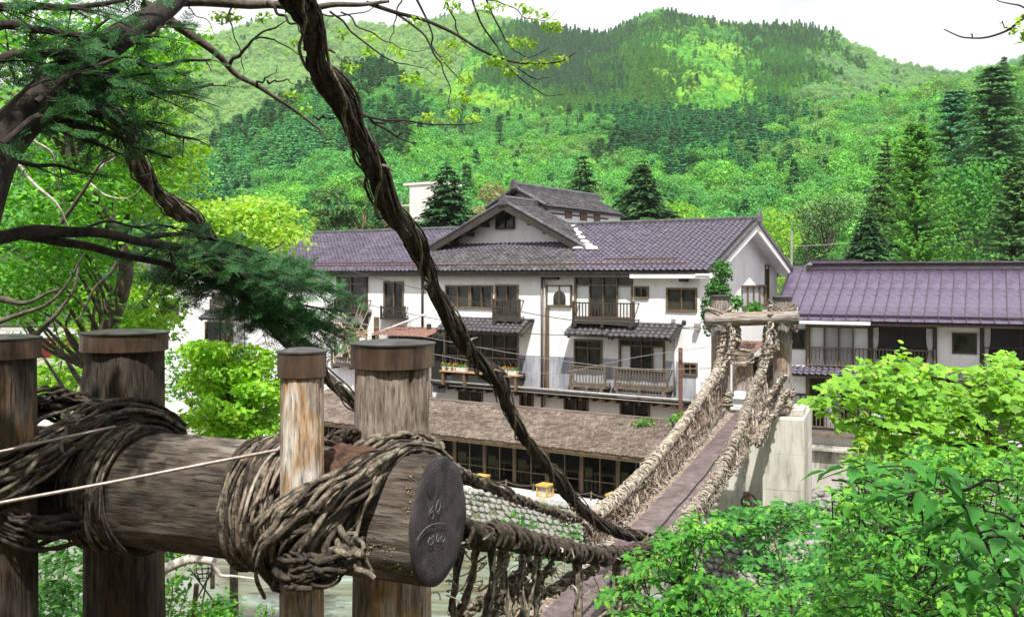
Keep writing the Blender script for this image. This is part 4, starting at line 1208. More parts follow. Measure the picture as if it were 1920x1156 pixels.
# ------------------------------------------------------------------ pale concrete block behind the roof
FB = Frame(at(768, 515, 78), ANG); FB = Frame((FB.o.x, FB.o.y, -8.2), ANG)
blk = empty('concrete_block_building', FB.o, ANG, 'plain white concrete block building rising behind the inn roof', 'building')
z1 = FB.hit(790, 346, 0)[1]; x1 = FB.hit(818, 400, 0)[0]
wn = [FB.rect(772, 414, 786, 426)]
cream = plaster_mat('cream_concrete', (.66,.62,.58), (.5,.47,.44), .2)
mb = MB(); wall_holes(mb, 0, x1, 0, z1, wn); mb.quad((0, 0, 0), (0, 3, 0), (0, 3, z1), (0, 0, z1)); mb.quad((x1, 0, 0), (x1, 3, 0), (x1, 3, z1), (x1, 0, z1)); mb.quad((0, 3, 0), (x1, 3, 0), (x1, 3, z1), (0, 3, z1))
mb.build('wall', cream, blk, local=True)
MB().box(-.6, x1+.2, -.1, 3.2, z1, z1+.18).build('roof_slab', cream, blk, local=True)
window(blk, wn[0], 'gg', None, fm=pipe_m)
zz = FB.hit(768, 383)[1]; MB().box(-1.1, -.002, .3, 3, zz-.08, zz).build('balcony_slab', cream, blk, local=True)
mb = MB()
for k in range(3): mb.box(-1.08, -1.04, .3+k*1.2, .34+k*1.2, zz, zz+1.0)
mb.box(-1.09, -1.03, .3, 3, zz+1.0, zz+1.05); mb.build('balcony_rail', pipe_m, blk, local=True)

# ------------------------------------------------------------------ right-hand house with the purple metal roof
A2 = math.atan2(-.447, .894)
c0 = at(1474, 515, 41.5)
FR = Frame((c0.x, c0.y, -8.2), A2)
hs_ = empty('metal_roofed_house', FR.o, A2, 'two-storey white house with purple standing-seam metal roof right of the bridge', 'building')
LEN = FR.hit(2050, 600)[0]
EY2, RY2 = -.95, 4.2
ze = FR.hit(1600, 600, EY2)[1]; zr = FR.hit(1700, 500, RY2)[1]
xv = (FR.hit(1487, 508, RY2)[0] + FR.hit(1440, 590, EY2)[0]) / 2
zw = ze + .05
rects = [((1484,618,1510,653), 'g', None, frame_dark), ((1516,612,1630,690), 'sccs', None, frame_brown), ((1634,612,1752,692), 'dd', None, frame_dark), ((1786,625,1831,662), 'g', None, frame_dark), ((1842,612,1990,700), 'dd', None, frame_dark),
         ((1516,708,1634,806), 'gcgg', None, frame_brown), ((1488,738,1513,800), 'ss', None, frame_dark), ((1660,712,1760,800), 'gggg', None, frame_dark), ((1800,720,1900,806), 'gggg', None, frame_dark)]
hl = [FR.rect(*q[0]) for q in rects]
mb = MB(); wall_holes(mb, 0, LEN, 0, zw, hl)
mb.quad((0, 0, 0), (0, 8.4, 0), (0, 8.4, zw), (0, 0, zw)); mb.quad((0, 8.4, 0), (LEN, 8.4, 0), (LEN, 8.4, zw), (0, 8.4, zw)); mb.quad((LEN, 0, 0), (LEN, 8.4, 0), (LEN, 8.4, zw), (LEN, 0, zw))
mb.add([(0, 0, zw), (0, 8.4, zw), (0, RY2, zr-.25)], [(0, 1, 2)])
mb.build('wall', plaster, hs_, local=True)
for (px_, lo, up, fm), r in zip(rects, hl): window(hs_, r, lo, up, fm=fm)
# tied-back curtains in the open bays
for cx_ in (1640, 1744, 1850):
    q = FR.rect(cx_-6, 614, cx_+6, 690); w_ = (q[1]-q[0])
    mb = MB(); n = 9; zz = np.linspace(q[3], q[2], 12); vs = []; fs = []
    for j, z in enumerate(zz):
        pin = 1 - .55*math.exp(-((j-7)/2.0)**2)
        for i in range(n): vs.append(((q[0]+q[1])/2 + w_*(i/(n-1)-.5)*pin*1.2, .02+.025*math.sin(i*2.4), z))
    for j in range(11):
        for i in range(n-1): fs.append((j*n+i, j*n+i+1, (j+1)*n+i+1, (j+1)*n+i))
    mb.add(vs, fs).build('curtain', simple('white_curtain', (.5,.51,.54), (.62,.63,.66), 5, rough=.95) if 'white_curtain' not in MATS else MATS['white_curtain'], hs_, local=True, smooth=True)
balcony(hs_, FR.rect(1515, 651, 1634, 689, -.12), .12, 15, rail_wood)
balcony(hs_, FR.rect(1634, 655, 1753, 692, -.12), .12, 15, rail_wood)
balcony(hs_, FR.rect(1842, 652, 1990, 700, -.12), .12, 4, iron)
balcony(hs_, FR.rect(1516, 762, 1636, 806, -.12), .12, 15, rail_wood)
for x_ in (1514, 1632, 1754, 1840):
    a = FR.rect(x_-3, 606, x_+3, 810); MB().box(a[0], a[1], -.07, -.002, a[2], a[3]).build('timber_post', frame_dark if x_ > 1520 else frame_brown, hs_, local=True)
z_ = FR.hit(1600, 607)[1]; MB().box(FR.hit(1514,600)[0], LEN, -.1, -.003, z_-.05, z_+.1).build('timber_beam', frame_dark, hs_, local=True)
MB().box(-.3, LEN, EY2+.06, -.004, ze-.2, ze-.08).build('eave_soffit', frame_dark, hs_, local=True)
a = FR.hit(1632, 600, EY2)[0]; MB().box(-.35, a, EY2+.0, EY2+.06, ze-.19, ze-.06).build('white_fascia', plaster, hs_, local=True)
# pent strip of tiles between the floors
a = FR.hit(1476, 700, -.5); b = FR.hit(1600, 706, -.5); z_ = (a[1]+b[1])/2
mb = MB(); mb.hexa([(-.2, -.6, z_-.08), (LEN, -.6, z_-.08), (LEN, 0, z_+.18), (-.2, 0, z_+.18)], [(-.2, -.6, z_), (LEN, -.6, z_), (LEN, 0, z_+.26), (-.2, 0, z_+.26)])
pr = mb.build('pent_roof', frame_dark, hs_, local=True)
Mp = tile_field((-.22, -.64, z_+.01), (1,0,0), (0, .6, .26), LEN+.2, .62, rr)
for M in Mp[:40]: obj('tile', tile_mesh(tile_m), None, pr, M, local=True)
tiles_joined('tiles', Mp[40:], tile_m, pr)
zb_ = FR.hit(1560, 812)[1]
MB().box(-.05, LEN, -.35, -.002, zb_-.14, zb_).build('sill_beam', rail_wood, hs_, local=True)
MB().box(-.05, LEN, -.2, -.003, 0, zb_-.5).build('plinth', concrete, hs_, local=True)
z2_ = FR.hit(1560, 838)[1]; MB().box(-.05, LEN, -.5, -.2, z2_-.1, z2_).build('plinth_ledge', concrete, hs_, local=True)
# roof: standing-seam panels, gently concave
prof = []
for k in range(12):
    t = k/11; prof.append((EY2 + (RY2-EY2)*t, ze + (zr-ze)*(t**1.22)))
mb = MB()
for k in range(11):
    (ya, za), (yb, zb) = prof[k], prof[k+1]
    mb.quad((xv, ya, za-.05), (LEN, ya, za-.05), (LEN, yb, zb-.05), (xv, yb, zb-.05))
mb.quad((xv, RY2, zr-.05), (LEN, RY2, zr-.05), (LEN, 2*RY2-EY2, ze-.05), (xv, 2*RY2-EY2, ze-.05))
rf = mb.build('roof', metal_dark, hs_, local=True)
PW = .5
def panel_mesh(seed, k0, k1):
    r = np.random.default_rng(seed); mb = MB(); vs = []; fs = []
    us = [0, .012, .035, .05, .17, .29, .41, PW-.002]; zs = [0, 0, 0, 0, 0, 0, 0, 0]
    for y, z in prof[k0:k1]:
        b = r.normal(0, .006, 8)
        for i, (u, h) in enumerate(zip(us, zs)): vs.append((u, y, z + h + (b[i] if 3 < i < 7 else 0)))
    n = len(us)
    for j in range(k1-k0-1):
        for i in range(n-1): fs.append((j*n+i, j*n+i+1, (j+1)*n+i+1, (j+1)*n+i))
    me = bpy.data.meshes.new('roof_panel'); me.from_pydata(vs, [], fs); me.update(); me.materials.append(metal_roof); return me
def seam_mesh(k0, k1):
    mb = MB()
    for (ya, za), (yb, zb) in zip(prof[k0:k1-1], prof[k0+1:k1]):
        mb.hexa([(-.016, ya, za-.01), (.016, ya, za-.01), (.016, yb, zb-.01), (-.016, yb, zb-.01)], [(-.016, ya, za+.055), (.016, ya, za+.055), (.016, yb, zb+.055), (-.016, yb, zb+.055)])
    me = bpy.data.meshes.new('seam'); me.from_pydata(mb.v, [], mb.f); me.update(); me.materials.append(metal_dark); return me
sm_, se_ = seam_mesh(1, 12), seam_mesh(0, 2)
pm = [panel_mesh(s, 1, 12) for s in range(4)]; em = [panel_mesh(s+9, 0, 2) for s in range(3)]
for i in range(int((LEN-xv)/PW)):
    obj('roof_panel', pm[i % 4 if i % 3 else (i+1) % 4], None, rf, Matrix.Translation((xv+i*PW, 0, 0)), local=True)
    obj('seam', sm_, None, rf, Matrix.Translation((xv+i*PW+.02, 0, 0)), local=True)
    obj('seam', se_, None, rf, Matrix.Translation((xv+i*PW+.08, 0, -.02)), local=True)
    obj('eave_panel', em[i % 3], None, rf, Matrix.Translation((xv+i*PW+.06, 0, -.022)), local=True)
(ya, za) = prof[1]; MB().box(xv, LEN, ya-.02, ya+.05, za-.0, za+.085).build('snow_guard', metal_dark, rf, local=True)
rx0 = FR.hit(1525, 500, RY2)[0]
MB().prism([(RY2-.3, zr-.12), (RY2+.3, zr-.12), (RY2+.24, zr+.16), (RY2-.24, zr+.16)], 'x', rx0, LEN).build('ridge_box', metal_dark, rf, local=True)
MB().prism([(RY2-.36, zr+.16), (RY2+.36, zr+.16), (RY2+.34, zr+.24), (RY2-.34, zr+.24)], 'x', rx0-.05, LEN).build('ridge_cap', metal_dark, rf, local=True)
MB().box(rx0-.25, rx0-.002, RY2-.42, RY2-.05, zr-.28, zr+.1).build('ridge_end', metal_dark, rf, local=True)
MB().prism([(RY2-.1, zr-.06), (RY2+.1, zr-.06), (RY2, zr+.06)], 'x', xv, rx0-.25).build('ridge_cap', metal_dark, rf, local=True)
# verge edge of the roof
mb = MB()
for k in range(11):
    (ya, za), (yb, zb) = prof[k], prof[k+1]; mb.hexa([(xv-.05, ya, za-.1), (xv, ya, za-.1), (xv, yb, zb-.1), (xv-.05, yb, zb-.1)], [(xv-.05, ya, za+.05), (xv, ya, za+.05), (xv, yb, zb+.05), (xv-.05, yb, zb+.05)])
mb.build('verge', metal_dark, rf, local=True)

# small house roof peeping over the ridge
FH = Frame(at(1512, 515, 62), A2); sh = empty('small_roof_house', (FH.o.x, FH.o.y, -8.2), A2, 'small lilac metal roof just showing above the purple roof ridge', 'building')
z_ = 8.2 - (489-HY)/FPX*63
MB().hexa([(-.2,-1,z_-.6), (3,-1,z_-.6), (3,3,z_-.1), (-.2,3,z_-.1)], [(-.2,-1,z_-.5), (3,-1,z_-.5), (3,3,z_), (-.2,3,z_)]).build('roof', metal_roof, sh, local=True)
MB().box(0, 2.8, 0, 5, 0, z_-.62).build('wall', plaster, sh, local=True)
MB().box(-.3, 3.1, 2.9, 3.2, z_-.1, z_+.1).build('ridge', metal_dark, sh, local=True)

# ------------------------------------------------------------------ the long shingled gallery on the terrace
g0 = along(0, 1.25, TZ)
FC = Frame(g0, ANG)
gal = empty('riverside_gallery', g0, ANG, 'long low timber gallery with brown shingle roof along the river terrace', 'gallery')
CE, CR = -.95, 1.9
gze = FC.hit(1000, 834, CE)[1]; gzr = FC.hit(1000, 766, CR)[1]
gx0 = FC.hit(528, 760, CE)[0]; gx1 = FC.hit(1285, 830, CE)[0]
mb = MB(); mb.hexa([(gx0, CE, gze-.12), (gx1, CE, gze-.12), (gx1, CR, gzr-.12), (gx0, CR, gzr-.12)], [(gx0, CE, gze-.03), (gx1, CE, gze-.03), (gx1, CR, gzr-.03), (gx0, CR, gzr-.03)])
b_ = 2*CR - CE
mb.hexa([(gx0, CR, gzr-.12), (gx1, CR, gzr-.12), (gx1, b_, gze-.12), (gx0, b_, gze-.12)], [(gx0, CR, gzr-.03), (gx1, CR, gzr-.03), (gx1, b_, gze-.03), (gx0, b_, gze-.03)])
grf = mb.build('roof', frame_brown, gal, local=True)
r = np.random.default_rng(12); sl = math.hypot(CR-CE, gzr-gze); ud = Vector((0, CR-CE, gzr-gze)).normalized(); nd = Vector((1,0,0)).cross(ud)
parts = []; ncourse = 19; ex = sl/ncourse
for j in range(ncourse):
    x = gx0 - r.uniform(0, .1)
    while x < gx1:
        w = r.uniform(.10, .20); o = ud * (ex*j + r.normal(0, .012) - .03); lift = r.uniform(0, .012)
        a = Vector((x, CE, gze)) + o; bq = a + Vector((w-.008, 0, 0)); u2 = ud * (ex*1.5)
        h = nd * (.05 + lift)
        vs = [a, bq, bq+u2, a+u2, a+h, bq+h, bq+u2+nd*.008, a+u2+nd*.008]
        parts.append((np.array([tuple(p) for p in vs]), np.array([(4,5,6,7),(0,1,5,4),(1,2,6,5),(3,0,4,7)]))); x += w
obj('shingles', np_mesh('shingles', *join(parts)), shingle_m, grf, local=True, kind='stuff')
MB().box(gx0, gx1, CR-.12, CR+.12, gzr-.02, gzr+.07).build('ridge_board', shingle_m, grf, local=True)
MB().box(gx0, gx1, CE+.02, CE+.09, gze-.2, gze-.04).build('eave_board', frame_brown, grf, local=True)
for k in range(int((gx1-gx0)/.45)):
    x = gx0+.2+k*.45; MB().bar((x, CE+.1, gze-.17), (x, 0, gze-.17+(0-CE-.1)*(gzr-gze)/(CR-CE)), .05, .07).build('rafter', frame_brown, grf, local=True)
ctop = gze - .02
colx = [FC.hit(q, 870, 0)[0] for q in (745, 800, 854, 910, 966, 1028, 1092, 1160, 1228)]
d0 = colx[1]-colx[0]; x = colx[0]
while x - d0 > gx0+.3: x -= d0; colx.insert(0, x)
for x in colx: MB().box(x-.08, x+.08, -.08, .08, .09, ctop+.1).build('column', frame_brown, gal, local=True, bevel=.01)
MB().box(gx0+.2, gx1-.2, -.07, .07, ctop-.12, ctop).build('lintel', frame_brown, gal, local=True)
MB().box(gx0+.2, gx1-.2, -.12, .12, .10, .2).build('sill', frame_dark, gal, local=True)
MB().box(gx0+.2, gx1-.2, .12, 3.2, .02, .16).build('floor', frame_dark, gal, local=True)
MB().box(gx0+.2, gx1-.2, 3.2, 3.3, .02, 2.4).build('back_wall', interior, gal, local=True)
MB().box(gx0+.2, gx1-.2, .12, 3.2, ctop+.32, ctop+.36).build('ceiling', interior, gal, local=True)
for x in (gx0+.2, gx1-.3): MB().box(x, x+.1, .08, 3.2, .16, ctop+.3).build('end_wall', frame_dark, gal, local=True)
m, nt, b, out = new_mat('clear_glass')
tr = nt.nodes.new('ShaderNodeBsdfTransparent'); tr.inputs[0].default_value = (.72,.76,.73,1); gl = nt.nodes.new('ShaderNodeBsdfGlossy'); gl.inputs[0].default_value = (.6,.6,.6,1); gl.inputs['Roughness'].default_value = .03
fr2 = nt.nodes.new('ShaderNodeFresnel'); fr2.inputs[0].default_value = 1.18; mxs = nt.nodes.new('ShaderNodeMixShader')
nt.links.new(fr2.outputs[0], mxs.inputs[0]); nt.links.new(tr.outputs[0], mxs.inputs[1]); nt.links.new(gl.outputs[0], mxs.inputs[2]); nt.links.new(mxs.outputs[0], out.inputs[0])
clear_glass = m
for xa, xb in zip(colx[:-1], colx[1:]):
    xm = (xa+xb)/2
    MB().box(xm-.025, xm+.025, -.04, .04, .2, ctop-.12).build('mullion', frame_brown, gal, local=True)
    MB().box(xa+.08, xb-.08, -.035, .035, .62, .66).build('glazing_bar', frame_brown, gal, local=True)
    for p, q in ((xa+.08, xm-.025), (xm+.025, xb-.08)): MB().box(p, q, -.004, .004, .2, ctop-.12).build('pane', clear_glass, gal, local=True)
tb_wood = simple('table_wood', (.36,.26,.14), (.46,.34,.2), 6, rough=.6)
ords = ['first', 'second', 'third', 'fourth', 'fifth', 'sixth', 'seventh', 'eighth']
ti = 0
for xa, xb in list(zip(colx[:-1], colx[1:]))[-7:]:
    xm = (xa+xb)/2
    t = empty('gallery_table', FC.W(xm-.1, .8, .16), ANG, 'wooden table inside the gallery, %s glazed bay from its left visible end' % ords[ti], 'table', 'tables inside the gallery')
    MB().box(-.45, .45, -.3, .3, .60, .645).build('tabletop', tb_wood, t, local=True)
    for sx in (-.4, .4):
        for sy in (-.25, .25): MB().box(sx-.025, sx+.025, sy-.025, sy+.025, 0, .6).build('leg', tb_wood, t, local=True)
    c = empty('gallery_stool', FC.W(xm+.62, .45, .16), ANG, 'wooden stool inside the gallery, %s glazed bay from its left visible end' % ords[ti], 'stool', 'stools inside the gallery')
    MB().box(-.2, .2, -.2, .2, .38, .42).build('seat', tb_wood, c, local=True)
    for sx in (-.17, .17):
        for sy in (-.17, .17): MB().box(sx-.02, sx+.02, sy-.02, sy+.02, 0, .38).build('leg', tb_wood, c, local=True)
    MB().box(-.2, .2, .16, .2, .42, .8).build('backrest', tb_wood, c, local=True)
    ti += 1
h = FC.hit(1086, 845, -.15); MB().box(h[0]-.17, h[0]+.17, -.42, -.1, h[1]-.09, h[1]+.09).build('floodlight', white_paint, gal, local=True, bevel=.015)
# low rope fence posts and lanterns on the coping
for i, (px_, py_, lb) in enumerate(((902, 902, 'yellow wooden lantern box on the embankment nearest the log end'), (1022, 925, 'yellow wooden lantern box on the embankment under the thick vine cable'), (1153, 948, 'yellow lantern box on the embankment half hidden by the bridge netting'))):
    FT = Frame(along(0, .15, TZ+.10), ANG); x = FT.hit(px_, py_, 0)[0]
    l = empty('lantern', FT.W(x, 0, 0), ANG, lb, 'lantern', 'yellow lanterns along the embankment')
    s = .23
    MB().box(-s-.03, s+.03, -s-.03, s+.03, .40, .46).build('top_board', lantern_wood, l, local=True)
    MB().box(-s, s, -s, s, 0, .05).build('base_board', lantern_wood, l, local=True)
    for sx in (-s+.02, s-.02):
        for sy in (-s+.02, s-.02): MB().box(sx-.025, sx+.025, sy-.025, sy+.025, .05, .40).build('post', lantern_wood, l, local=True)
    mb = MB(); mb.box(-s+.06, s-.06, -s+.06, s-.06, .05, .39); mb.build('paper_shade', simple('lantern_paper', (.5,.46,.38), (.6,.56,.48), 4, rough=.9) if 'lantern_paper' not in MATS else MATS['lantern_paper'], l, local=True)
FT = Frame(along(0, .55, TZ+.10), ANG)
mb = MB(); fx0, fx1 = FT.hit(560, 850)[0], FT.hit(1225, 940)[0]
n = 14
fence = empty('rope_fence', FT.W(0, 0, 0), ANG, 'low rope fence with short stakes along the gallery terrace edge', 'fence')
for i in range(n+1):
    x = fx0+(fx1-fx0)*i/n; MB().tube([(x, 0, 0), (x+.02, 0, .32)], .03, 6).build('stake', rail_wood, fence, local=True)
for i in range(n):
    xa, xb = fx0+(fx1-fx0)*i/n, fx0+(fx1-fx0)*(i+1)/n
    MB().tube([(xa+(xb-xa)*t, 0, .28-.12*4*t*(1-t)) for t in np.linspace(0, 1, 8)], .012, 5).build('rope', rail_wood, fence, local=True)

# ------------------------------------------------------------------ wires, poles
def wire(name, label, pts, r=.012, m=black_wire, group=None, cat='wire'):
    P = smooth_path([at(*p) for p in pts], 24)
    o = obj(name, np_mesh(name, *tube_np(P, r, 5)), m); tag(o, label, cat, group); return o
WG = 'overhead wires in front of the inn'
wire('overhead_wire', 'uppermost dark wire slanting from the inn eave down across the bell window', [(640,503,43),(830,552,39),(1020,592,36.5),(1190,612,34.5),(1300,616,33)], .016, group=WG)
wire('overhead_wire', 'second dark wire slanting across the inn below the wooden window balcony', [(560,540,43),(740,582,41),(900,612,38),(1060,628,36),(1310,612,35)], .014, group=WG)
wire('overhead_wire', 'lower grey wire crossing the tiled pent roof to the bridge tower', [(600,590,42),(800,632,39),(1000,668,36),(1180,690,34),(1340,690,32)], .010, pipe_m, group=WG)
wire('overhead_wire', 'lowest grey wire crossing the big lattice-balcony window of the inn', [(690,640,40),(860,672,38),(1020,700,36),(1200,668,34),(1330,650,33)], .009, pipe_m, group=WG)
wire('utility_wire', 'distant pale wire running from the pole above the purple roof', [(1484,462,95),(1560,458,97),(1640,452,98)], .03, pipe_m)
o = MB().tube([at(1484, 520, 95), at(1484, 432, 95)], .13, 8).build('utility_pole', pipe_m); tag(o, 'thin grey utility pole standing behind the white gable end', 'pole')
pb = at(1276, 800, 34.0); pt = at(1276, 652, 34.0)
o = MB().tube([(pb.x, pb.y, TZ), (pt.x, pt.y, pt.z)], .075, 10).build('steel_pole', rust); tag(o, 'rusty brown steel pole standing in front of the inn right bay', 'pole')
# ================================================================== VINE BRIDGE
BA = Vector((.9326, -.361, 0)); BB = Vector((.361, .9326, 0))      # across and along the bridge
def axis(Y, lat=0.0, z=0.0):
    p = Vector((-4.11 + .387*Y, Y, 0)) + BA*lat; p.z = z; return p
def deckz(Y): return float(np.interp(Y, [6, 9, 13, 18, 21, 25, 29, 31], [-4.62, -4.56, -4.5, -4.52, -4.5, -4.36, -4.22, -4.18]))

def checks(seed, n, h):
    """drying cracks and knots: list of (angle, z0, z1, width, depth, drift)"""
    g = np.random.default_rng(int(seed*100)); cr = []
    for k in range(n):
        z0 = g.uniform(-.2*h, .75*h); cr.append((g.uniform(0, 2*math.pi), z0, z0 + g.uniform(.25, .8)*h, g.uniform(.018, .05), g.uniform(.03, .10), g.uniform(-.12, .12)))
    kn = [(g.uniform(0, 2*math.pi), g.uniform(.1, .95)*h, g.uniform(.03, .06)) for k in range(max(2, n//3))]
    return cr, kn
def groove(a, z, cr, kn, r):
    d = 0.0
    for a0, z0, z1, w, dep, dr in cr:
        if z0 < z < z1:
            t = (z-z0)/(z1-z0); da = (a - a0 - dr*(t-.5) - .03*math.sin(z*9+a0) + math.pi) % (2*math.pi) - math.pi
            if abs(da) < 3*w: d -= dep*math.sin(math.pi*t)**.6*math.exp(-(da/w)**2)
    for a0, zk, s in kn:
        da = ((a-a0+math.pi) % (2*math.pi) - math.pi)*r; q = (da*da + (z-zk)**2*.5)/(s*s)
        if q < 6: d += .10*math.exp(-q)*(1 - 1.6*math.exp(-q*5))
    return d
def post_mesh(name, r0, r1, h, seed, n=110, rows=44, amp=.045):
    """tapered barked-off tree trunk, local z up, with flutes, knots and drying cracks"""
    V, F = [], []; cr, kn = checks(seed, 9, h)
    for j in range(rows):
        z = h*j/(rows-1); r = r0 + (r1-r0)*j/(rows-1)
        for i in range(n):
            a = 2*math.pi*i/n
            d = amp*(hz(math.cos(a)*1.3+seed, math.sin(a)*1.3, z*.5) + .5*hz(math.cos(a)*4+seed, math.sin(a)*4, z*.7)) + .012*hz(math.cos(a)*11, math.sin(a)*11+seed, z*1.4) + .008*hz(math.cos(a)*30, math.sin(a)*30+seed, z*1.2)
            rr_ = r*(1+d*1.6 + groove(a, z, cr, kn, r))
            V.append((rr_*math.cos(a), rr_*math.sin(a), z))
    for j in range(rows-1):
        for i in range(n): F.append((j*n+i, j*n+(i+1) % n, (j+1)*n+(i+1) % n, (j+1)*n+i))
    me = bpy.data.meshes.new(name); me.from_pydata(V, [], F + [tuple(range(n))[::-1], tuple((rows-1)*n+i for i in range(n))]); me.update()
    me.polygons.foreach_set('use_smooth', [True]*(len(F)) + [False]*2)
    return me

def add_post(parent, x, y, z0, z1, r, mat, seed, cap=True, caph=.17, tilt=(0, 0), label=None, capm=None):
    M = Matrix.Translation((x, y, z0)) @ Matrix.Rotation(tilt[0], 4, 'X') @ Matrix.Rotation(tilt[1], 4, 'Y') @ Matrix.Rotation(seed*1.7, 4, 'Z')
    p = obj('post', post_mesh('post', r*1.06, r*.97, z1-z0, seed), mat, parent, M)
    if label: p['label'] = label
    if cap:
        R = r*1.06; h = z1-z0
        wv = lambda a, z: .012*math.sin(3*a+seed) + .006*math.sin(7*a)
        c = MB().lathe([(R*1.0, -caph), (R*1.03, -caph+.005), (R*1.035, -.02), (R*1.035, 0)], 40, (0, 0, h+.02), wob=wv).build('cap', capm or copper, p, M=M, smooth=False)
        MB().lathe([(R*1.035, 0), (R*1.07, .002), (R*1.075, .012), (R*.6, .028), (R*.05, .032)], 40, (0, 0, h+.022), wob=wv).build('cap_top', copper_top, p, M=M, smooth=False)
    return p

# --- near tower
NT = empty('bridge_tower', (-1.9, 6.6, -4.6), 0, 'massive log gateway of capped posts and lashed crossbeam in the foreground', 'bridge tower', 'log towers of the vine bridge')
LZ, LR = -1.47, .385
L0 = Vector((-1.06, 6.0, LZ))
def on_log(t, phi, off=0.0):
    p = L0 + BA*t; f = -BB
    return p + (f*math.cos(phi) + Vector((0, 0, 1))*math.sin(phi)) * (LR + off)
rr_post = add_post(NT, -.825, 6.62, -5.4, -.5, .262, wood_post, 3.1, caph=.155, label='thick pale post with streaked orange and white weathering')
rl_post = add_post(NT, -3.0, 7.44, -5.4, -.475, .295, wood_post_shaded, 5.3, caph=.13)
fr_post = add_post(NT, -1.195, 5.46, -5.0, -.465, .125, wood_post, 7.7, caph=.135, tilt=(0, .0), label='slim pale splintered post in front of the crossbeam')
fl_post = add_post(NT, -3.30, 6.27, -5.0, -.44, .185, wood_post_shaded, 9.2, caph=.125)
# crossbeam: local z along BA
zax = BA; xax = Vector((0, 0, 1)); yax = zax.cross(xax)
ML = Matrix((xax, yax, zax)).transposed().to_4x4()
tl, tr_ = -3.6, .665
ML.translation = L0 + BA*tl
def log_mesh(h):
    n, rows = 120, 80; V, F = [], []; cr, kn = checks(17.3, 16, h)
    for j in range(rows):
        z = h*j/(rows-1)
        for i in range(n):
            a = 2*math.pi*i/n
            d = .03*hz(math.cos(a)*1.2, math.sin(a)*1.2, z*.5) + .012*hz(math.cos(a)*5, math.sin(a)*5, z*1.1) + .007*hz(math.cos(a)*16, math.sin(a)*16, z*3)
            e = groove(a, z, cr, kn, LR)*min(1, (h-z)/.15)*.8
            V.append((LR*(1+d*1.4+e)*math.cos(a), LR*(1+d*1.4+e)*math.sin(a), z))
    for j in range(rows-1):
        for i in range(n): F.append((j*n+i, j*n+(i+1) % n, (j+1)*n+(i+1) % n, (j+1)*n+i))
    me = bpy.data.meshes.new('crossbeam'); me.from_pydata(V, [], F); me.update(); me.polygons.foreach_set('use_smooth', [True]*len(F)); return me
beam = obj('crossbeam', log_mesh(tr_-tl), wood_log, NT, ML); beam['label'] = 'huge horizontal weathered log'
H = tr_ - tl
# cut end, slightly dished, with a dark hollow and faint chalk marks
n = 48; mb = MB(); vs = []; fs = []
rings = [1.0, .97, .8, .6, .4, .2, .02]
for k, q in enumerate(rings):
    for i in range(n):
        a = 2*math.pi*i/n; d = .03*hz(math.cos(a)*1.2, math.sin(a)*1.2, H*.5) + .012*hz(math.cos(a)*5, math.sin(a)*5, H*1.1) + .007*hz(math.cos(a)*16, math.sin(a)*16, H*3)
        rr_ = LR*(1+d*1.4)*q
        vs.append((rr_*math.cos(a), rr_*math.sin(a), H + (.012 if 0 < k else 0) + .008*hz(q*5*math.cos(a), q*5*math.sin(a), 4)))
for k in range(len(rings)-1):
    for i in range(n): fs.append((k*n+i, k*n+(i+1) % n, (k+1)*n+(i+1) % n, (k+1)*n+i))
fs.append(tuple((len(rings)-1)*n+i for i in range(n)))
endg = mb.add(vs, fs).build('cut_end', end_grain, beam, M=ML, smooth=True); endg['label'] = 'dark sawn log end with faint chalk marks'
# hollow
MB().lathe([(.001, 0), (.05, .0), (.055, .012), (.02, .016)], 14, (.22, .13, H+.004)).build('hollow', interior, beam, M=ML)  # near-black raised disc; a hole's shade put into its colour
def endp(px, py):
    """point on the cut-end plane seen at a photo pixel -> beam local coordinates"""
    d = Vector(((px-CX)/FPX, 1, -(py-HY)/FPX)); o = ML.inverted() @ Vector((0, 0, 0)); dd = ML.inverted().to_3x3() @ d
    t = (H + .024 - o.z) / dd.z; return o + dd*t
def chalk_line(pts):
    P = [endp(*p) for p in pts]; P = smooth_path(P, max(8, len(P)*4))
    MB().tube([tuple(p) for p in P], .0022, 5).build('chalk_mark', chalk, beam, M=ML)
chalk_line([(812,948),(806,957),(805,966),(809,972),(813,967),(812,958),(808,960)])
chalk_line([(817,956),(819,945),(823,936),(826,944),(824,954),(819,960),(824,962)])
chalk_line([(782,1012),(790,998),(800,988),(812,982),(824,980),(834,981)])
chalk_line([(806,1006),(802,1017)]); chalk_line([(814,1003),(808,1009),(813,1014),(808,1020),(803,1019)])
chalk_line([(820,1002),(818,1010),(820,1015),(823,1008),(821,1001)]); chalk_line([(829,1003),(826,1010),(830,1015),(834,1008)])
# yellow bracket fungus on the beam near its end
r = np.random.default_rng(21); parts = []
for k in range(360):
    if k < 260: t, ph = r.uniform(.22, .58), r.uniform(-.62, .08)
    else: t, ph = r.uniform(.6, .655), r.uniform(-1.1, 1.1)
    c = on_log(t, ph, -.004 + r.uniform(0, .01)); s = r.uniform(.003, .009)
    if k >= 260 and r.uniform() < .3: continue
    V = np.array([(s, 0, 0), (-s, 0, 0), (0, s, 0), (0, -s, 0), (0, 0, s*.8), (0, 0, -s*.8)]) + np.array(c)
    parts.append((V, np.array([(0,2,4),(2,1,4),(1,3,4),(3,0,4),(2,0,5),(1,2,5),(3,1,5),(0,3,5)])))
obj('bracket_fungus', np_mesh('bracket_fungus', *join(parts)), fungus, beam, kind='stuff')
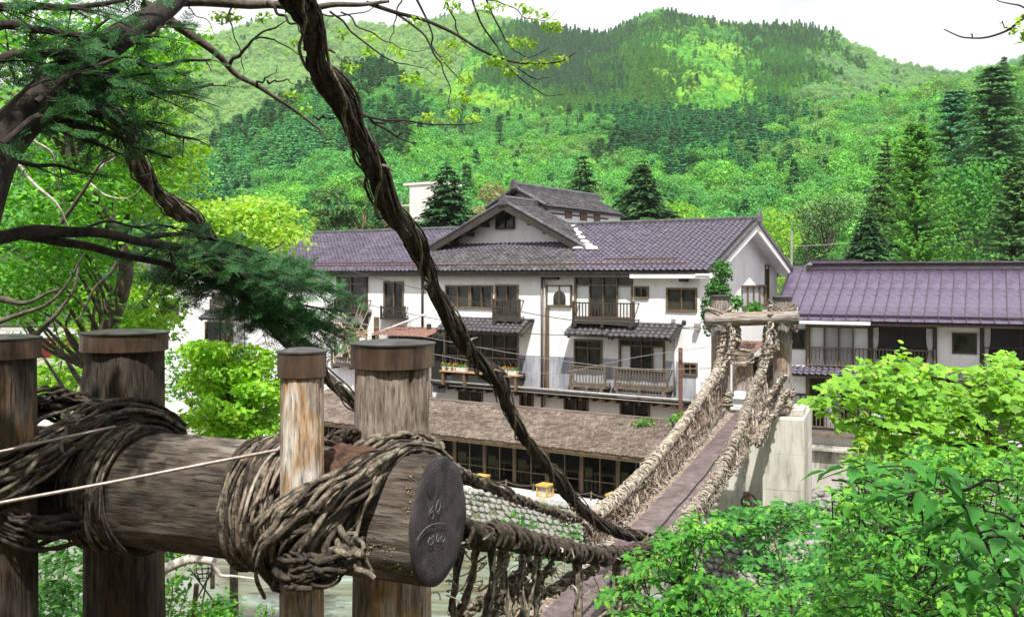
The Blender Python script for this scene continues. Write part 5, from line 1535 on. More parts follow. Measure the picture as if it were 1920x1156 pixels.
# rotten red-brown debris on top, between the posts
mb = MB(); vs = []; fs = []; nn = 16
for j in range(nn):
    for i in range(nn):
        t = -.12 + .42*i/(nn-1); ph = .55 + 1.5*j/(nn-1); e = math.sin(math.pi*i/(nn-1))*math.sin(math.pi*j/(nn-1))
        vs.append(tuple(on_log(t, ph, -.02 + .06*e + .05*e*hz(i*.6, j*.6, 2))))
for j in range(nn-1):
    for i in range(nn-1): fs.append((j*nn+i, j*nn+i+1, (j+1)*nn+i+1, (j+1)*nn+i))
mb.add(vs, fs).build('rotted_debris', moss_m, beam)

# --- vine lashings of the near tower
r = np.random.default_rng(31)
def strand(parent, pts, rad_, mat=None, n=26, wob=.012, seg=6):
    P = wob_path(smooth_path(pts, n), r, wob, 3)
    rr_ = rad_*(1 + .10*np.sin(np.linspace(0, r.uniform(6, 22), n) + r.uniform(0, 6)))
    return obj('vine_strand', np_mesh('vine_strand', *tube_np(P, rr_, seg), smooth=True), mat or (vine_mid if r.uniform() < .66 else vine_dark), parent)
def ring_band(parent, t0, t1, n, off=.0, mat=None, rad_=(.011, .02)):
    for k in range(n):
        t = r.uniform(t0, t1); tw = r.uniform(-.12, .12); a0 = r.uniform(0, 6.28)
        pts = [on_log(t + tw*math.sin(a*.5), a + .4, .012 + r.uniform(0, .03) + off) for a in np.linspace(-2.2, 4.0, 15)]
        strand(parent, pts, r.uniform(*rad_), mat, 30, .008)
band1 = obj('vine_lashing', np_mesh('vine_lashing', *join(rope(smooth_path([on_log(-.4, a, .03) for a in np.linspace(0, 6.28, 16)], 40), 3, .02, .016, 8, r))), vine_dark, NT)
ring_band(band1, -.62, -.24, 46, rad_=(.006, .014))
for k in range(4): strand(band1, [on_log(-.45+.05*k+.16*math.sin(a*.4), a, .04) for a in np.linspace(-1.3, 2.6, 9)], .012, vine_pale if k == 1 else vine_brown)
band2 = obj('vine_lashing', np_mesh('vine_lashing', *join(rope(smooth_path([on_log(-1.7, a, .03) for a in np.linspace(0, 6.28, 16)], 40), 3, .02, .016, 8, r))), vine_dark, NT)
ring_band(band2, -1.92, -1.5, 34, rad_=(.006, .014))
def bundle(parent, ctrl, n, spread, rad_=(.008, .019), mat=None, fan=None, wob=.009):
    C = [at(*c) for c in ctrl]
    for k in range(n):
        o = np.clip(r.normal(0, 1, 3), -1.8, 1.8)
        pts = []
        for i, c in enumerate(C):
            f = fan[i] if fan else 1
            q = o*spread*f*np.array([.9, .35, .8]) + r.normal(0, spread*.25*f, 3)
            pts.append(c + Vector(q))
        strand(parent, pts, r.uniform(*rad_), mat, 34, wob)
core = smooth_path([at(*c) for c in [(790,852,6.0),(745,858,5.85),(690,900,5.6),(620,960,5.45),(560,1020,5.3)]], 40)
band3 = obj('vine_lashing', np_mesh('vine_lashing', *join(rope(core, 4, .035, .024, 5, r, 6))), vine_dark, NT); band3['label'] = 'thick diagonal lashing of vines binding the slim post to the log'
bundle(band3, [(830,868,6.3),(800,846,6.1),(748,850,5.8),(692,888,5.55),(640,925,5.36),(590,962,5.22),(552,1000,5.16),(530,1040,5.25),(545,1085,5.6)], 44, .058, fan=[.5,.5,.6,.9,1.2,1.5,1.7,1.6,1.2])
bundle(band3, [(735,862,5.75),(700,905,5.5),(672,955,5.42),(640,1010,5.36),(600,1055,5.3),(560,1085,5.3)], 11, .035, fan=[.5,.7,1,1.3,1.5,1.5], mat=vine_mid)
bundle(band3, [(520,1000,5.5),(535,1045,5.25),(565,1068,5.12),(600,1062,5.15),(640,1040,5.4)], 40, .06, mat=vine_dark)
for q in ([(620,1005,5.3),(660,1040,5.2),(700,1082,5.15)], [(640,990,5.3),(668,1030,5.2),(690,1075,5.2)], [(600,1030,5.2),(650,1035,5.15),(690,1040,5.1)], [(655,1000,5.3),(680,1020,5.2),(672,1050,5.15)]):
    strand(band3, [at(*p) for p in q], r.uniform(.012, .02), vine_mid)
# heap of knotted vine over the top of the log beside the thick post
bundle(band3, [(660,880,6.0),(700,840,6.05),(740,822,6.2),(780,826,6.3),(812,848,6.35)], 16, .05, rad_=(.012, .022), mat=vine_mid)
for k in range(16):
    c = at(r.uniform(765, 812), r.uniform(835, 862), 6.2); a0 = r.uniform(0, 6.28)
    strand(band3, [c + Vector((.05*math.cos(a0+a), .03*math.sin(a), .045*math.sin(a0+a))) for a in np.linspace(0, 5, 8)], r.uniform(.011, .017), vine_mid, 20, .004)
for k in range(18):
    c = at(r.uniform(612, 655), r.uniform(815, 850), 6.4); a0 = r.uniform(0, 6.28)
    strand(band3, [c + Vector((.07*math.cos(a0+a), .05*math.sin(a), .05*math.sin(a0+a*1.3))) for a in np.linspace(0, 5, 8)], r.uniform(.010, .017), vine_dark, 20, .006)
core = smooth_path([at(*c) for c in [(330,815,7.05),(260,790,6.85),(160,815,6.5),(40,880,6.2),(-40,925,6.1)]], 40)
band4 = obj('vine_lashing', np_mesh('vine_lashing', *join(rope(core, 4, .05, .03, 4, r, 6))), vine_dark, NT)
bundle(band4, [(330,812,7.1),(280,782,6.95),(210,780,6.7),(130,815,6.45),(50,865,6.2),(-20,905,6.05),(-90,940,6.0)], 62, .08, fan=[.8,.8,.9,1,1.1,1.2,1.2])
bundle(band4, [(60,760,6.7),(110,755,6.95),(160,770,7.0),(210,790,6.95)], 26, .07, mat=vine_dark)
bundle(band4, [(-40,960,6.1),(20,985,6.05),(70,1000,6.1),(150,985,6.3)], 20, .06, mat=vine_dark)
strand(band4, [at(*p) for p in [(128,770,6.3),(122,790,6.2),(124,812,6.15),(120,846,6.1)]], .012, vine_mid)
strand(band4, [at(*p) for p in [(155,775,6.3),(135,792,6.2),(118,778,6.3)]], .013, vine_mid)

# --- steel guy wires
wire('guy_wire', 'upper pale steel guy wire ending in the left vine lashing', [(-160,878,5.6),(0,846,5.8),(110,822,6.0),(216,799,6.3)], .0095, cable_m, 'steel guy wires at the log', 'cable')
wire('guy_wire', 'longer lower pale steel guy wire crossing the log to the slim post', [(-160,975,5.0),(0,942,5.1),(200,905,5.25),(380,870,5.4),(520,843,5.6)], .0105, cable_m, 'steel guy wires at the log', 'cable')

# --- bridge: deck
BR = empty('vine_bridge', axis(18, 0, -4.5), 0, 'narrow suspension footbridge of woven vines with purple-brown boards over the river', 'bridge')
Ys = np.linspace(7.6, 29.4, 60)
mb = MB()
for k in range(len(Ys)-1):
    if k % 6 == 5: pass
seg = 11; yb = np.linspace(7.6, 29.3, seg+1)
for k in range(seg):
    vs = []; fs = []
    for j in range(7):
        Y = yb[k] + (yb[k+1]-yb[k]-.012)*j/6
        for lt, dz in ((-.36, 0), (.36, 0), (.36, -.035), (-.36, -.035)): vs.append(tuple(axis(Y, lt, deckz(Y)+.05+dz + .004*(k % 2))))
    for j in range(6):
        for i in range(4): fs.append((j*4+i, j*4+(i+1) % 4, (j+1)*4+(i+1) % 4, (j+1)*4+i))
    fs += [(0,1,2,3), (27,26,25,24)]
    MB().add(vs, fs).build('deck_board', deck_m, BR)
cp = MB().tube([(-.62, 0, 0), (-.2, .01, .006), (.2, -.008, 0), (.62, 0, .004)], .04, 7)
cme = bpy.data.meshes.new('crosspiece'); cme.from_pydata(cp.v, [], cp.f); cme.update(); cme.materials.append(wood_far)
Rb = Matrix((BA, BB, Vector((0,0,1)))).transposed().to_4x4()
Y = 7.7
rq = random.Random(5)
while Y < 29.3:
    obj('crosspiece', cme, None, BR, Matrix.Translation(axis(Y, rq.uniform(-.05, .05), deckz(Y)-.03)) @ Rb @ Matrix.Rotation(rq.uniform(-.05, .05), 4, 'Z') @ Matrix.Rotation(rq.uniform(0, 6), 4, 'X'))
    Y += .145
# chain laid along the boards
parts = []
for k in range(150):
    Y = 12.5 + 16*k/150; c = axis(Y, .15 + .01*math.sin(Y*3), deckz(Y)+.062)
    P = [c + BB*(.04*math.cos(a)) + BA*(.016*math.sin(a)) for a in np.linspace(0, 2*math.pi, 9)]
    parts.append(tube_np(P, .007, 4))
obj('chain', np_mesh('chain', *join(parts)), iron, BR)

# --- rails, hangers, netting
RAIL_L = [(1352,628,30.1),(1346,690,29.0),(1303,762,25.2),(1252,832,21.9),(1192,900,18.9),(1132,953,16.7),(1092,972,15.4),(1010,950,13.5),(940,922,12.3),(872,890,11.2),(800,845,10.4)]
RAIL_R = [(1440,612,29.5),(1428,690,28.6),(1412,728,27.4),(1394,784,25.0),(1366,850,21.9),(1338,902,19.6),(1300,955,17.6),(1256,1006,15.7),(1200,1030,13.9),(1150,1040,12.3),(1080,1036,10.8),(1000,1018,9.4),(930,1004,8.2),(872,1000,7.35),(800,965,6.75)]
PL = smooth_path([at(*p) for p in RAIL_L], 170); PR = smooth_path([at(*p) for p in RAIL_R], 190)
rg = np.random.default_rng(41)
def coil(P, R, rad_, pitch, i0, i1, jitter=.35):
    Q = P[i0:i1]; T, N, B = frames_np(Q); L = np.concatenate([[0], np.cumsum(np.linalg.norm(np.diff(Q, axis=0), axis=1))])
    m = int(L[-1]/pitch*9); s = np.linspace(0, L[-1], m)
    C = np.stack([np.interp(s, L, Q[:, k]) for k in range(3)], 1); n = np.stack([np.interp(s, L, N[:, k]) for k in range(3)], 1); b = np.stack([np.interp(s, L, B[:, k]) for k in range(3)], 1)
    a = s/pitch*2*math.pi + np.cumsum(rg.normal(0, .25, m)); rr_ = R*(1 + jitter*rg.normal(0, .5, m)*np.sin(s*9)**2)
    C = C + rr_[:, None]*(np.cos(a)[:, None]*n + np.sin(a)[:, None]*b)
    return tube_np(C, rad_, 5)
def rail_part(P, name, near_dark, sd):
    n = len(P); k = int(n*.52)
    far = join(rope(P[:k+6], 5, .05, .033, 6, rg) + [coil(P, .10, .022, .12, 0, k+4), coil(P, .12, .018, .17, 0, k+4)])
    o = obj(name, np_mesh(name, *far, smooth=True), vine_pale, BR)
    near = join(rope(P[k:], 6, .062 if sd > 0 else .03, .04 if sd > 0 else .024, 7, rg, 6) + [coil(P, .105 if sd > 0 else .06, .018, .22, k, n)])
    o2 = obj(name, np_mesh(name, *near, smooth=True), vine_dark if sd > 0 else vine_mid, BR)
rail_part(PL, 'handrail_cable', False, -1); rail_part(PR, 'handrail_cable', True, 1)
def rail_at(P, Y):
    i = int(np.argmin(np.abs(P[:, 1]-Y))); return P[i]
def edge(side, Y, lift=0.0):
    w = float(np.interp(Y, [8, 12, 25, 29.5], [.62, .58, .6, .8])); p = axis(Y, side*w, deckz(Y)+lift); return np.array(p)
parts = []; fib = []; dark = []
for side, P in ((-1, PL), (1, PR)):
    y0, y1 = (15.2, 29.6) if side < 0 else (8.0, 29.0)
    # longitudinal lower ropes
    for lift, R_ in ((.02, .03), (.32, .024)):
        yy = np.linspace(y0, y1, 90); Q = []
        for Y in yy:
            e = edge(side, Y); t = rail_at(P, Y); h = t[2]-e[2]
            Q.append(e + (t-e)*min(.75, lift/max(h, .2)) if lift > .1 else e)
        Q = wob_path(np.array(Q), rg, .025, 3)
        kf = int(len(Q)*(.4 if side > 0 else .15))
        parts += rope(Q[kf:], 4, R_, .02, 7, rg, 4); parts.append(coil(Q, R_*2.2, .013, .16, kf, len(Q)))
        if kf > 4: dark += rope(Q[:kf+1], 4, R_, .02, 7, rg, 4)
    # crossing net vines, dense far away, sparse near
    Y = y0
    while Y < y1:
        near = Y < 15.5
        for sg in (-1, 1):
            Yb = Y + sg*rg.uniform(.25, .6)
            if not (y0 <= Yb <= y1): continue
            a = rail_at(P, Y); b = edge(side, Yb)
            Q = wob_path(smooth_path([a, (a*.6+b*.4) + rg.normal(0, .03, 3), b], 12), rg, .022, 3)
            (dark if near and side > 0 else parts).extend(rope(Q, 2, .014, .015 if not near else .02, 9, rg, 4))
        Y += 1.5 if Y < 12.5 else .5 if near else .2
    # brown fibrous lining of the far half
    for k in range(2600):
        Y = rg.uniform(14 if side > 0 else 15.4, y1-.3); e = edge(side, Y); t = rail_at(P, Y); v = rg.uniform(.02, .95)
        c = e + (t-e)*v; d = np.array(BB)*rg.normal(0, .12) + np.array([0, 0, 1])*rg.normal(0, .10) + np.array(BA)*rg.normal(0, .03)
        fib.append(tube_np([c-d, c+rg.normal(0, .02, 3), c+d], rg.uniform(.005, .010), 3))
    # loose curls sticking out of the ropes
    for k in range(500):
        Y = rg.uniform(14.5, y1); e = edge(side, Y); t = rail_at(P, Y); c = (t if k % 3 else e) + rg.normal(0, .05, 3)
        a0 = rg.uniform(0, 6.28); R_ = rg.uniform(.04, .10)
        u = rg.normal(size=3); u /= np.linalg.norm(u); w = np.cross(u, rg.normal(size=3)); w /= np.linalg.norm(w)
        Q = [c + R_*(math.cos(a0+q)*u + math.sin(a0+q)*w) for q in np.linspace(0, rg.uniform(2, 4.5), 7)]
        parts.append(tube_np(Q, rg.uniform(.010, .018), 4))
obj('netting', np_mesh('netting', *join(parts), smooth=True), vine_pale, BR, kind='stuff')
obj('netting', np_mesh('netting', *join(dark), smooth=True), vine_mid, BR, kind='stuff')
obj('fibre_lining', np_mesh('fibre_lining', *join(fib)), vine_brown, BR, kind='stuff')
# hangers on the near right side
for px0, px1, Y0, Y1 in (((868,1012),(846,1160),7.4,7.6), ((895,1012),(862,1150),7.7,7.8), ((938,1030),(955,1160),8.6,8.4), ((978,1040),(990,1175),9.2,8.9), ((1078,1052),(1082,1170),10.8,10.6), ((1210,1050),(1195,1120),13.9,13.7)):
    a = at(*px0, Y0); b = at(*px1, Y1)
    P = wob_path(smooth_path([a, a.lerp(b, .5)+Vector(rg.normal(0, .03, 3)), b], 26), rg, .006, 6)
    obj('hanger', np_mesh('hanger', *join(rope(P, 5, .02, .014, 6, rg, 5)), smooth=True), vine_mid, BR)
for q in ([(1000,1060,9.6),(930,1105,9.0),(850,1160,8.4)], [(1040,1065,10.2),(960,1120,9.4),(900,1175,9.0)], [(1120,1062,11.6),(1010,1120,10.2),(930,1180,9.5)]):
    P = wob_path(smooth_path([at(*p) for p in q], 36), rg, .02, 3)
    obj('stay_rope', np_mesh('stay_rope', *join(rope(P, 4, .035, .024, 9, rg, 5) + [coil(P, .06, .012, .15, 0, 36)]), smooth=True), vine_mid, BR)

# loose tangle hanging under the near right rail
tang = []; tang2 = []
for k in range(6):
    t0 = rg.uniform(.06, .34); i = int(len(PR)*(1-t0)) - 1; a = PR[i]; L = rg.uniform(.5, 1.5)
    b = a + np.array([rg.uniform(-.9, -.2)*.6, rg.uniform(-.9, .2), -L])
    P = wob_path(smooth_path([a, (a+b)/2 + np.array([0, 0, -.12]), b], 30), rg, .03, 4); tang += rope(P, 3, .018, .012, 8, rg, 4); tang.append(coil(P, .035, .008, .13, 0, 30))
for k in range(170):
    i = int(len(PR)*rg.uniform(.58, .97)); c = PR[i] + np.array([rg.normal(-.1, .12), rg.normal(0, .1), -abs(rg.normal(0, .38)) + .05]); u = rg.normal(size=3); u /= np.linalg.norm(u); w = np.cross(u, rg.normal(size=3)); w /= np.linalg.norm(w); R_ = rg.uniform(.025, .08); a0 = rg.uniform(0, 6.3)
    tang2.append(tube_np([c + R_*(math.cos(a0+q)*u*1.6 + math.sin(a0+q)*w) for q in np.linspace(0, rg.uniform(1.5, 3.6), 7)], rg.uniform(.005, .011), 4))
obj('vine_tangle', np_mesh('vine_tangle', *join(tang), smooth=True), vine_mid, BR, kind='stuff'); obj('vine_tangle', np_mesh('vine_tangle', *join(tang2), smooth=True), vine_pale, BR, kind='stuff')

# --- two thick suspension vines from the trees
def vine_cable(label, pts, n, R, rad_, twist, mat, bark=0, nst=7):
    root = empty('suspension_vine', at(*pts[-1]), 0, label, 'vine', 'suspension vines from the trees')
    P = wob_path(smooth_path([at(*p) for p in pts], n), rg, .04, 9)
    s = np.linspace(0, 1, n); RR = R*(1 + .20*np.sin(s*23) + .16*np.sin(s*61+1) + .25*np.exp(-((s-.22)/.05)**2) + .2*np.exp(-((s-.62)/.04)**2)); 
    for V, F in rope(P, nst, RR, rad_, twist, rg, 8, .3):
        obj('vine_strand', np_mesh('vine_strand', V, F, smooth=True), mat, root)
    V, F = tube_np(P, RR*1.0, 10); obj('core', np_mesh('core', V, F, smooth=True), vine_dark, root)
    for k in range(3):                                             # thinner creepers winding loosely round the rest
        T, N, B = frames_np(P); L = np.concatenate([[0], np.cumsum(np.linalg.norm(np.diff(P, axis=0), axis=1))])
        a = 2.1*k + L*rg.uniform(2.2, 4.5); q = (RR + rad_*1.5)*(1 + .35*np.abs(np.sin(L*rg.uniform(1.5, 3) + k)))
        Q = wob_path(P + q[:, None]*(np.cos(a)[:, None]*N + np.sin(a)[:, None]*B), rg, .006, 4)
        obj('creeper', np_mesh('creeper', *tube_np(Q, rad_*rg.uniform(.45, .75), 6), smooth=True), vine_mid if k else vine_dark, root)
    if bark:
        parts = []
        T, N, B = frames_np(P)
        for k in range(bark):
            i = rg.integers(2, n-6); a = rg.uniform(0, 6.28); L = rg.integers(4, 6); R2 = RR[i]+rad_*rg.uniform(.6, 1.2)
            Q = [P[i+j] + R2*(1+.04*j*rg.uniform(0, 1))*(math.cos(a+.05*j)*N[i+j]+math.sin(a+.05*j)*B[i+j]) for j in range(L)]
            parts.append(tube_np(Q, rg.uniform(.004, .009), 4))
        obj('peeling_bark', np_mesh('peeling_bark', *join(parts)), vine_dark, root, kind='stuff')
        # short broken stubs
        for k in range(12):
            i = rg.integers(10, n-10); a = rg.uniform(0, 6.28); d = math.cos(a)*N[i]+math.sin(a)*B[i]
            obj('stub', np_mesh('stub', *tube_np([P[i], P[i]+d*(RR[i]+.05), P[i]+d*(RR[i]+.1)+T[i]*.05], [.02, .014, .006], 6)), vine_mid, root)
    return P
MAINV = [(470,-230,5.3),(520,-90,5.7),(552,0,6.0),(590,95,6.3),(632,180,6.6),(672,250,6.95),(705,320,7.35),(748,405,7.9),(790,490,8.6),(824,560,9.2),(868,635,9.9),(915,692,10.5),(950,738,10.9),(975,800,11.4),(1010,850,12.0),(1060,915,12.9),(1120,970,13.8),(1190,1005,14.8),(1262,1022,15.8)]
PM = vine_cable('thick twisted dark vine sweeping diagonally from the top centre down to the bridge', MAINV, 200, .052, .0165, 1.5, vine_dark, 500, 13)
LEFTV = [(130,130,7.0),(180,195,7.3),(225,245,7.6),(262,300,7.9),(300,345,8.2),(335,390,8.5),(360,420,8.7),(390,443,8.9),(450,520,9.4),(520,605,10.0),(580,665,10.4),(625,705,10.7),(660,752,11.0),(720,800,11.2),(800,845,11.2),(872,890,11.3),(940,922,12.3)]
PV = vine_cable('thinner twisted vine descending from the left conifer behind the capped posts', LEFTV, 150, .045, .017, 2.6, vine_mid, 220, 9)

# --- far tower
FT0 = Vector((7.5, 30.0, 0))
FTW = empty('bridge_tower', (7.5, 30.0, -4.2), 0, 'far log gateway of silver posts and crossbeam at the inn end of the bridge', 'bridge tower', 'log towers of the vine bridge')
def fpost(px, Yd, y0, y1, rad_, sd, cap=True, m=wood_far):
    p = at(px, y0, Yd); q = at(px, y1, Yd)
    return add_post(FTW, p.x, p.y, q.z, p.z, rad_, m, sd, cap, .09, capm=frame_dark)
fpost(1351, 30.35, 556, 780, .29, 2.2); fpost(1467, 29.6, 558, 772, .275, 4.4)
fpost(1391, 32.0, 662, 770, .30, 6.1, False); fpost(1452, 31.8, 655, 760, .24, 8.1, False, wood_post_shaded)
a = at(1328, 598, 30.2); b = at(1500, 594, 29.1)
d = (b-a); L = d.length; zx = d.normalized(); xx = Vector((0, 0, 1)); xx = (xx - zx*xx.dot(zx)).normalized(); yy = zx.cross(xx)
MF = Matrix((xx, yy, zx)).transposed().to_4x4(); MF.translation = a - BB*.42 + Vector((0, 0, 0))
obj('crossbeam', post_mesh('crossbeam', .215, .20, L, 12.5, amp=.05), wood_far, FTW, MF)
for c, n, Rx in (((1351, 598, 29.9), 26, .42), ((1467, 596, 29.2), 26, .42), ((1391, 668, 31.7), 12, .36), ((1452, 660, 31.5), 12, .3), ((1467, 745, 29.6), 26, .34), ((1351, 745, 30.3), 20, .34), ((1391, 745, 31.9), 14, .36)):
    C = at(*c); lash = None
    for k in range(n):
        tl_ = rg.uniform(-.75, .75) if c[1] < 620 else rg.uniform(-.15, .15); dz = rg.uniform(-.22, .22); a0 = rg.uniform(0, 6.28)
        Q = [C + Vector((Rx*math.cos(a), Rx*.95*math.sin(a), dz + tl_*.45*math.cos(a))) + Vector(rg.normal(0, .02, 3)) for a in np.linspace(a0, a0+rg.uniform(4, 6.3), 14)]
        V, F = tube_np(smooth_path(Q, 26), rg.uniform(.02, .035), 5)
        if lash is None: lash = obj('vine_lashing', np_mesh('vine_lashing', V, F, smooth=True), vine_mid, FTW)
        else: obj('vine_strand', np_mesh('vine_strand', V, F, smooth=True), vine_pale if rg.uniform() < .4 else vine_mid, lash)
# vines hanging from the crossbeam to the rails
for q in ([(1365,590,29.5),(1372,640,29.3),(1352,700,28.9),(1335,740,28)], [(1442,585,28.9),(1440,640,28.8),(1430,700,28.5),(1416,760,27.2)], [(1384,610,29.5),(1384,655,29.6)], [(1452,610,29.0),(1456,655,29.2)], [(1358,600,29.6),(1352,670,29.4),(1330,740,28.4),(1290,800,25)], [(1470,700,29.3),(1440,745,28.2),(1415,790,26.4)], [(1474,730,29.3),(1450,775,28.0),(1420,830,25.8)], [(1340,700,30.2),(1310,770,27),(1270,825,23.5)]):
    P = wob_path(smooth_path([at(*p) for p in q], 40), rg, .03, 3)
    o = obj('hanging_vine', np_mesh('hanging_vine', *join(rope(P, 4, .05, .03, 6, rg, 5) + [coil(P, .09, .02, .16, 0, 40)]), smooth=True), vine_pale, FTW)

# --- concrete abutment under the far tower
ab = empty('bridge_abutment', (8.2, 30, -8.4), 0, 'pale weathered concrete abutment block under the far bridge tower', 'abutment')
def abp(l, s, z): p = FT0 + BA*l + BB*s; return (p.x, p.y, z)
z0, z1 = -8.6, -4.32
for l0, l1, s0, s1, zt_ in ((.42, 1.62, -.9, 2.6, z1), (-1.5, .415, .75, 2.6, z1-.01)):
    nl = 4
    for k in range(nl):                                            # concrete poured in lifts, joints slightly stepped
        za, zb = z0 + (zt_-z0)*k/nl, z0 + (zt_-z0)*(k+1)/nl - .004; e = .004*(k % 2)
        mb = MB(); mb.hexa([abp(l0+e, s0+e, za), abp(l1-e, s0+e, za), abp(l1-e, s1, za), abp(l0+e, s1, za)], [abp(l0+e, s0+e, zb), abp(l1-e, s0+e, zb), abp(l1-e, s1, zb), abp(l0+e, s1, zb)])
        mb.build('block', concrete, ab, bevel=.008)
mb = MB(); mb.hexa([abp(1.0, -.2, z1+.003), abp(1.55, -.2, z1+.003), abp(1.55, 1.2, z1+.003), abp(1.0, 1.2, z1+.003)], [abp(1.0, -.2, z1+.2), abp(1.55, -.2, z1+.2), abp(1.55, 1.2, z1+.2), abp(1.0, 1.2, z1+.2)]); mb.build('kerb', concrete, ab, bevel=.02)
for k in range(3):
    mb = MB(); s0 = .5 + .42*k; zt_ = z1 + .16*(k+1)
    mb.hexa([abp(-.75, s0, z1+.002), abp(.75, s0, z1+.002), abp(.75, s0+.42, z1+.002), abp(-.75, s0+.42, z1+.002)], [abp(-.75, s0, zt_), abp(.75, s0, zt_), abp(.75, s0+.42, zt_), abp(-.75, s0+.42, zt_)]); mb.build('step', simple('pale_step', (.6,.6,.58), (.72,.71,.69), 3, rough=.9) if 'pale_step' not in MATS else MATS['pale_step'], ab, bevel=.01)
# rusty pump standpipe in the shade beside it
c = at(1401, 960, 28.4); p_ = empty('standpipe', (c.x, c.y, c.z-.1), 0, 'small rusty standpipe with a hose coil beside the abutment', 'standpipe')
MB().lathe([(.11, 0), (.11, .3), (.14, .3), (.14, .4), (.08, .42), (.08, .62), (.12, .62), (.12, .68), (.04, .72)], 14).build('pipe', rust, p_, local=True)
MB().tube([(.05+.22*math.cos(a), .0+.03*a/6, .42+.2*math.sin(a)) for a in np.linspace(2.2, 7.5, 18)], .03, 6).build('hose', iron, p_, local=True)
# small red cloth and green box at the bridge mouth
c = at(1436, 725, 30.5); o = MB().hexa([(c.x-.1, c.y, c.z-.12), (c.x+.1, c.y, c.z-.14), (c.x+.1, c.y+.04, c.z-.14), (c.x-.1, c.y+.04, c.z-.12)], [(c.x-.09, c.y, c.z+.1), (c.x+.06, c.y+.01, c.z+.14), (c.x+.06, c.y+.05, c.z+.14), (c.x-.09, c.y+.04, c.z+.1)]).build('red_cloth', red_cloth, bevel=.02); tag(o, 'small bright red cloth hanging between the far bridge posts', 'cloth')
c = at(1415, 762, 28.4); o = MB().box(c.x-.14, c.x+.14, c.y-.02, c.y+.2, c.z-.14, c.z+.12).build('green_box', green_box, bevel=.02); tag(o, 'small green plastic box beside the bridge deck at the far tower', 'box')
# --- porch roof behind the far tower
gp = empty('gate_porch', at(1410, 700, 34), 0, 'small gate porch with brown ribbed roof behind the far bridge tower', 'porch')
GM = Matrix.Translation(at(1410, 650, 34)) @ Matrix.Rotation(ANG, 4, 'Z'); 
mb = MB(); n = 10
for i in range(n):
    x0 = -1.0 + 1.25*i/n; x1 = x0 + .125; mb.hexa([(x0, -.9, -.32), (x1-.015, -.9, -.32), (x1-.015, .8, .12), (x0, .8, .12)], [(x0, -.9, -.28+.02*(i % 2)), (x1-.015, -.9, -.28+.02*(i % 2)), (x1-.015, .8, .16), (x0, .8, .16)])
mb.build('ribbed_roof', rust_roof, gp, M=GM)
MB().hexa([(.28, -.9, -.30), (1.2, -.9, -.14), (1.2, .8, .16), (.28, .8, .1)], [(.28, -.9, -.25), (1.2, -.9, -.09), (1.2, .8, .21), (.28, .8, .15)]).build('sheet_roof', pipe_m, gp, M=GM)
for x in (-.95, .2, 1.1): MB().box(x-.06, x+.06, -.75, -.63, -3.2, -.33).build('porch_post', frame_brown, gp, M=GM)
MB().box(-1.0, 1.2, -.76, -.62, -.46, -.34).build('porch_beam', frame_brown, gp, M=GM)
MB().box(-.95, 1.1, .7, .78, -3.2, -.1).build('porch_back', interior, gp, M=GM)
# ================================================================== TREES BEHIND THE INN
def tree_at(px, ytop, Y, zbase=-8.2):
    top = at(px, ytop, Y); return Vector((top.x, top.y, zbase)), top.z - zbase
def fir_tree(px, ytop, Y, wpx, label, seed, leafm=lf_fir, barkm=bark_dark, zb=-4.0, levels=44, per=15, steps=7, name='fir_tree', droop=.3, base=.1, group=None, leaf=None, power=.8, wk=1.7):
    g = np.random.default_rng(seed); b, h = tree_at(px, ytop, Y, zb); w = wpx/FPX*Y*wk
    make_tree(name, b, fir_np(g, h, w, levels, per, steps, droop, base, leaf, power), trunk_np(g, h, h*.016, top=.97), leafm, barkm, label, group)
def broad_tree(px, ytop, Y, wpx, label, seed, leafm, n=5200, leaf=None, nl=22, zb=-8.2, barkm=bark_mid, name='broadleaf_tree', base=.3, up=.5):
    g = np.random.default_rng(seed); b, h = tree_at(px, ytop, Y, zb); w = wpx/FPX*Y
    (V, F), C = broad_np(g, h, w, nl, n, leaf or w*.045, base, up, shell=.75)
    make_tree(name, b, (V, F), trunk_np(g, h, h*.02, C), leafm, barkm, label)
fir_tree(838, 300, 70, 128, 'dark fir standing in front of the white concrete block', 1)
fir_tree(1094, 285, 96, 86, 'dark slender fir rising behind the upper wing ridge', 2)
fir_tree(1206, 296, 92, 140, 'broad dark-green fir behind the right end of the inn ridge', 3)
fir_tree(1626, 385, 74, 90, 'almost black fir behind the purple metal roof', 4)
fir_tree(1718, 228, 86, 250, 'tall bright green larch behind the purple metal roof', 5, lf_larch, bark_mid, levels=54, per=17, steps=8, name='larch_tree', droop=-.12, leaf=.42, power=.7, wk=1.0)
fir_tree(1866, 118, 120, 150, 'tallest dark conifer near the right edge', 6, leaf_mat('needle_dusky', (.05,.15,.055), (.08,.23,.075), (.14,.30,.09), trans=.28), bark_dark, levels=50, per=18, steps=8, name='cedar_tree', wk=1.9, leaf=.7, power=.6, droop=.15)
fir_tree(1790, 165, 132, 150, 'soft teal-green larch left of the tallest right conifer', 7, leaf_mat('needle_teal', (.06,.21,.10), (.10,.32,.15), (.15,.40,.17), trans=.3), bark_dark, name='larch_tree', droop=.05, wk=1.8, levels=50, per=17, steps=8, leaf=.7, power=.65)
fir_tree(1905, 300, 80, 190, 'olive-green cypress at the right edge above the purple roof', 8, lf_pine, bark_dark, levels=52, per=17, name='cypress_tree', droop=.0, leaf=.42, wk=1.25)
fir_tree(1662, 255, 150, 90, 'mid-green larch between the lime tree and the bright larch', 9, lf_pine, bark_dark, name='larch_tree', droop=.1, wk=1.2)
fir_tree(1470, 218, 330, 46, 'small dark spruce on the middle of the right slope', 10, lf_conifer, bark_dark, zb=30, levels=18, per=8, steps=4, wk=1.0)
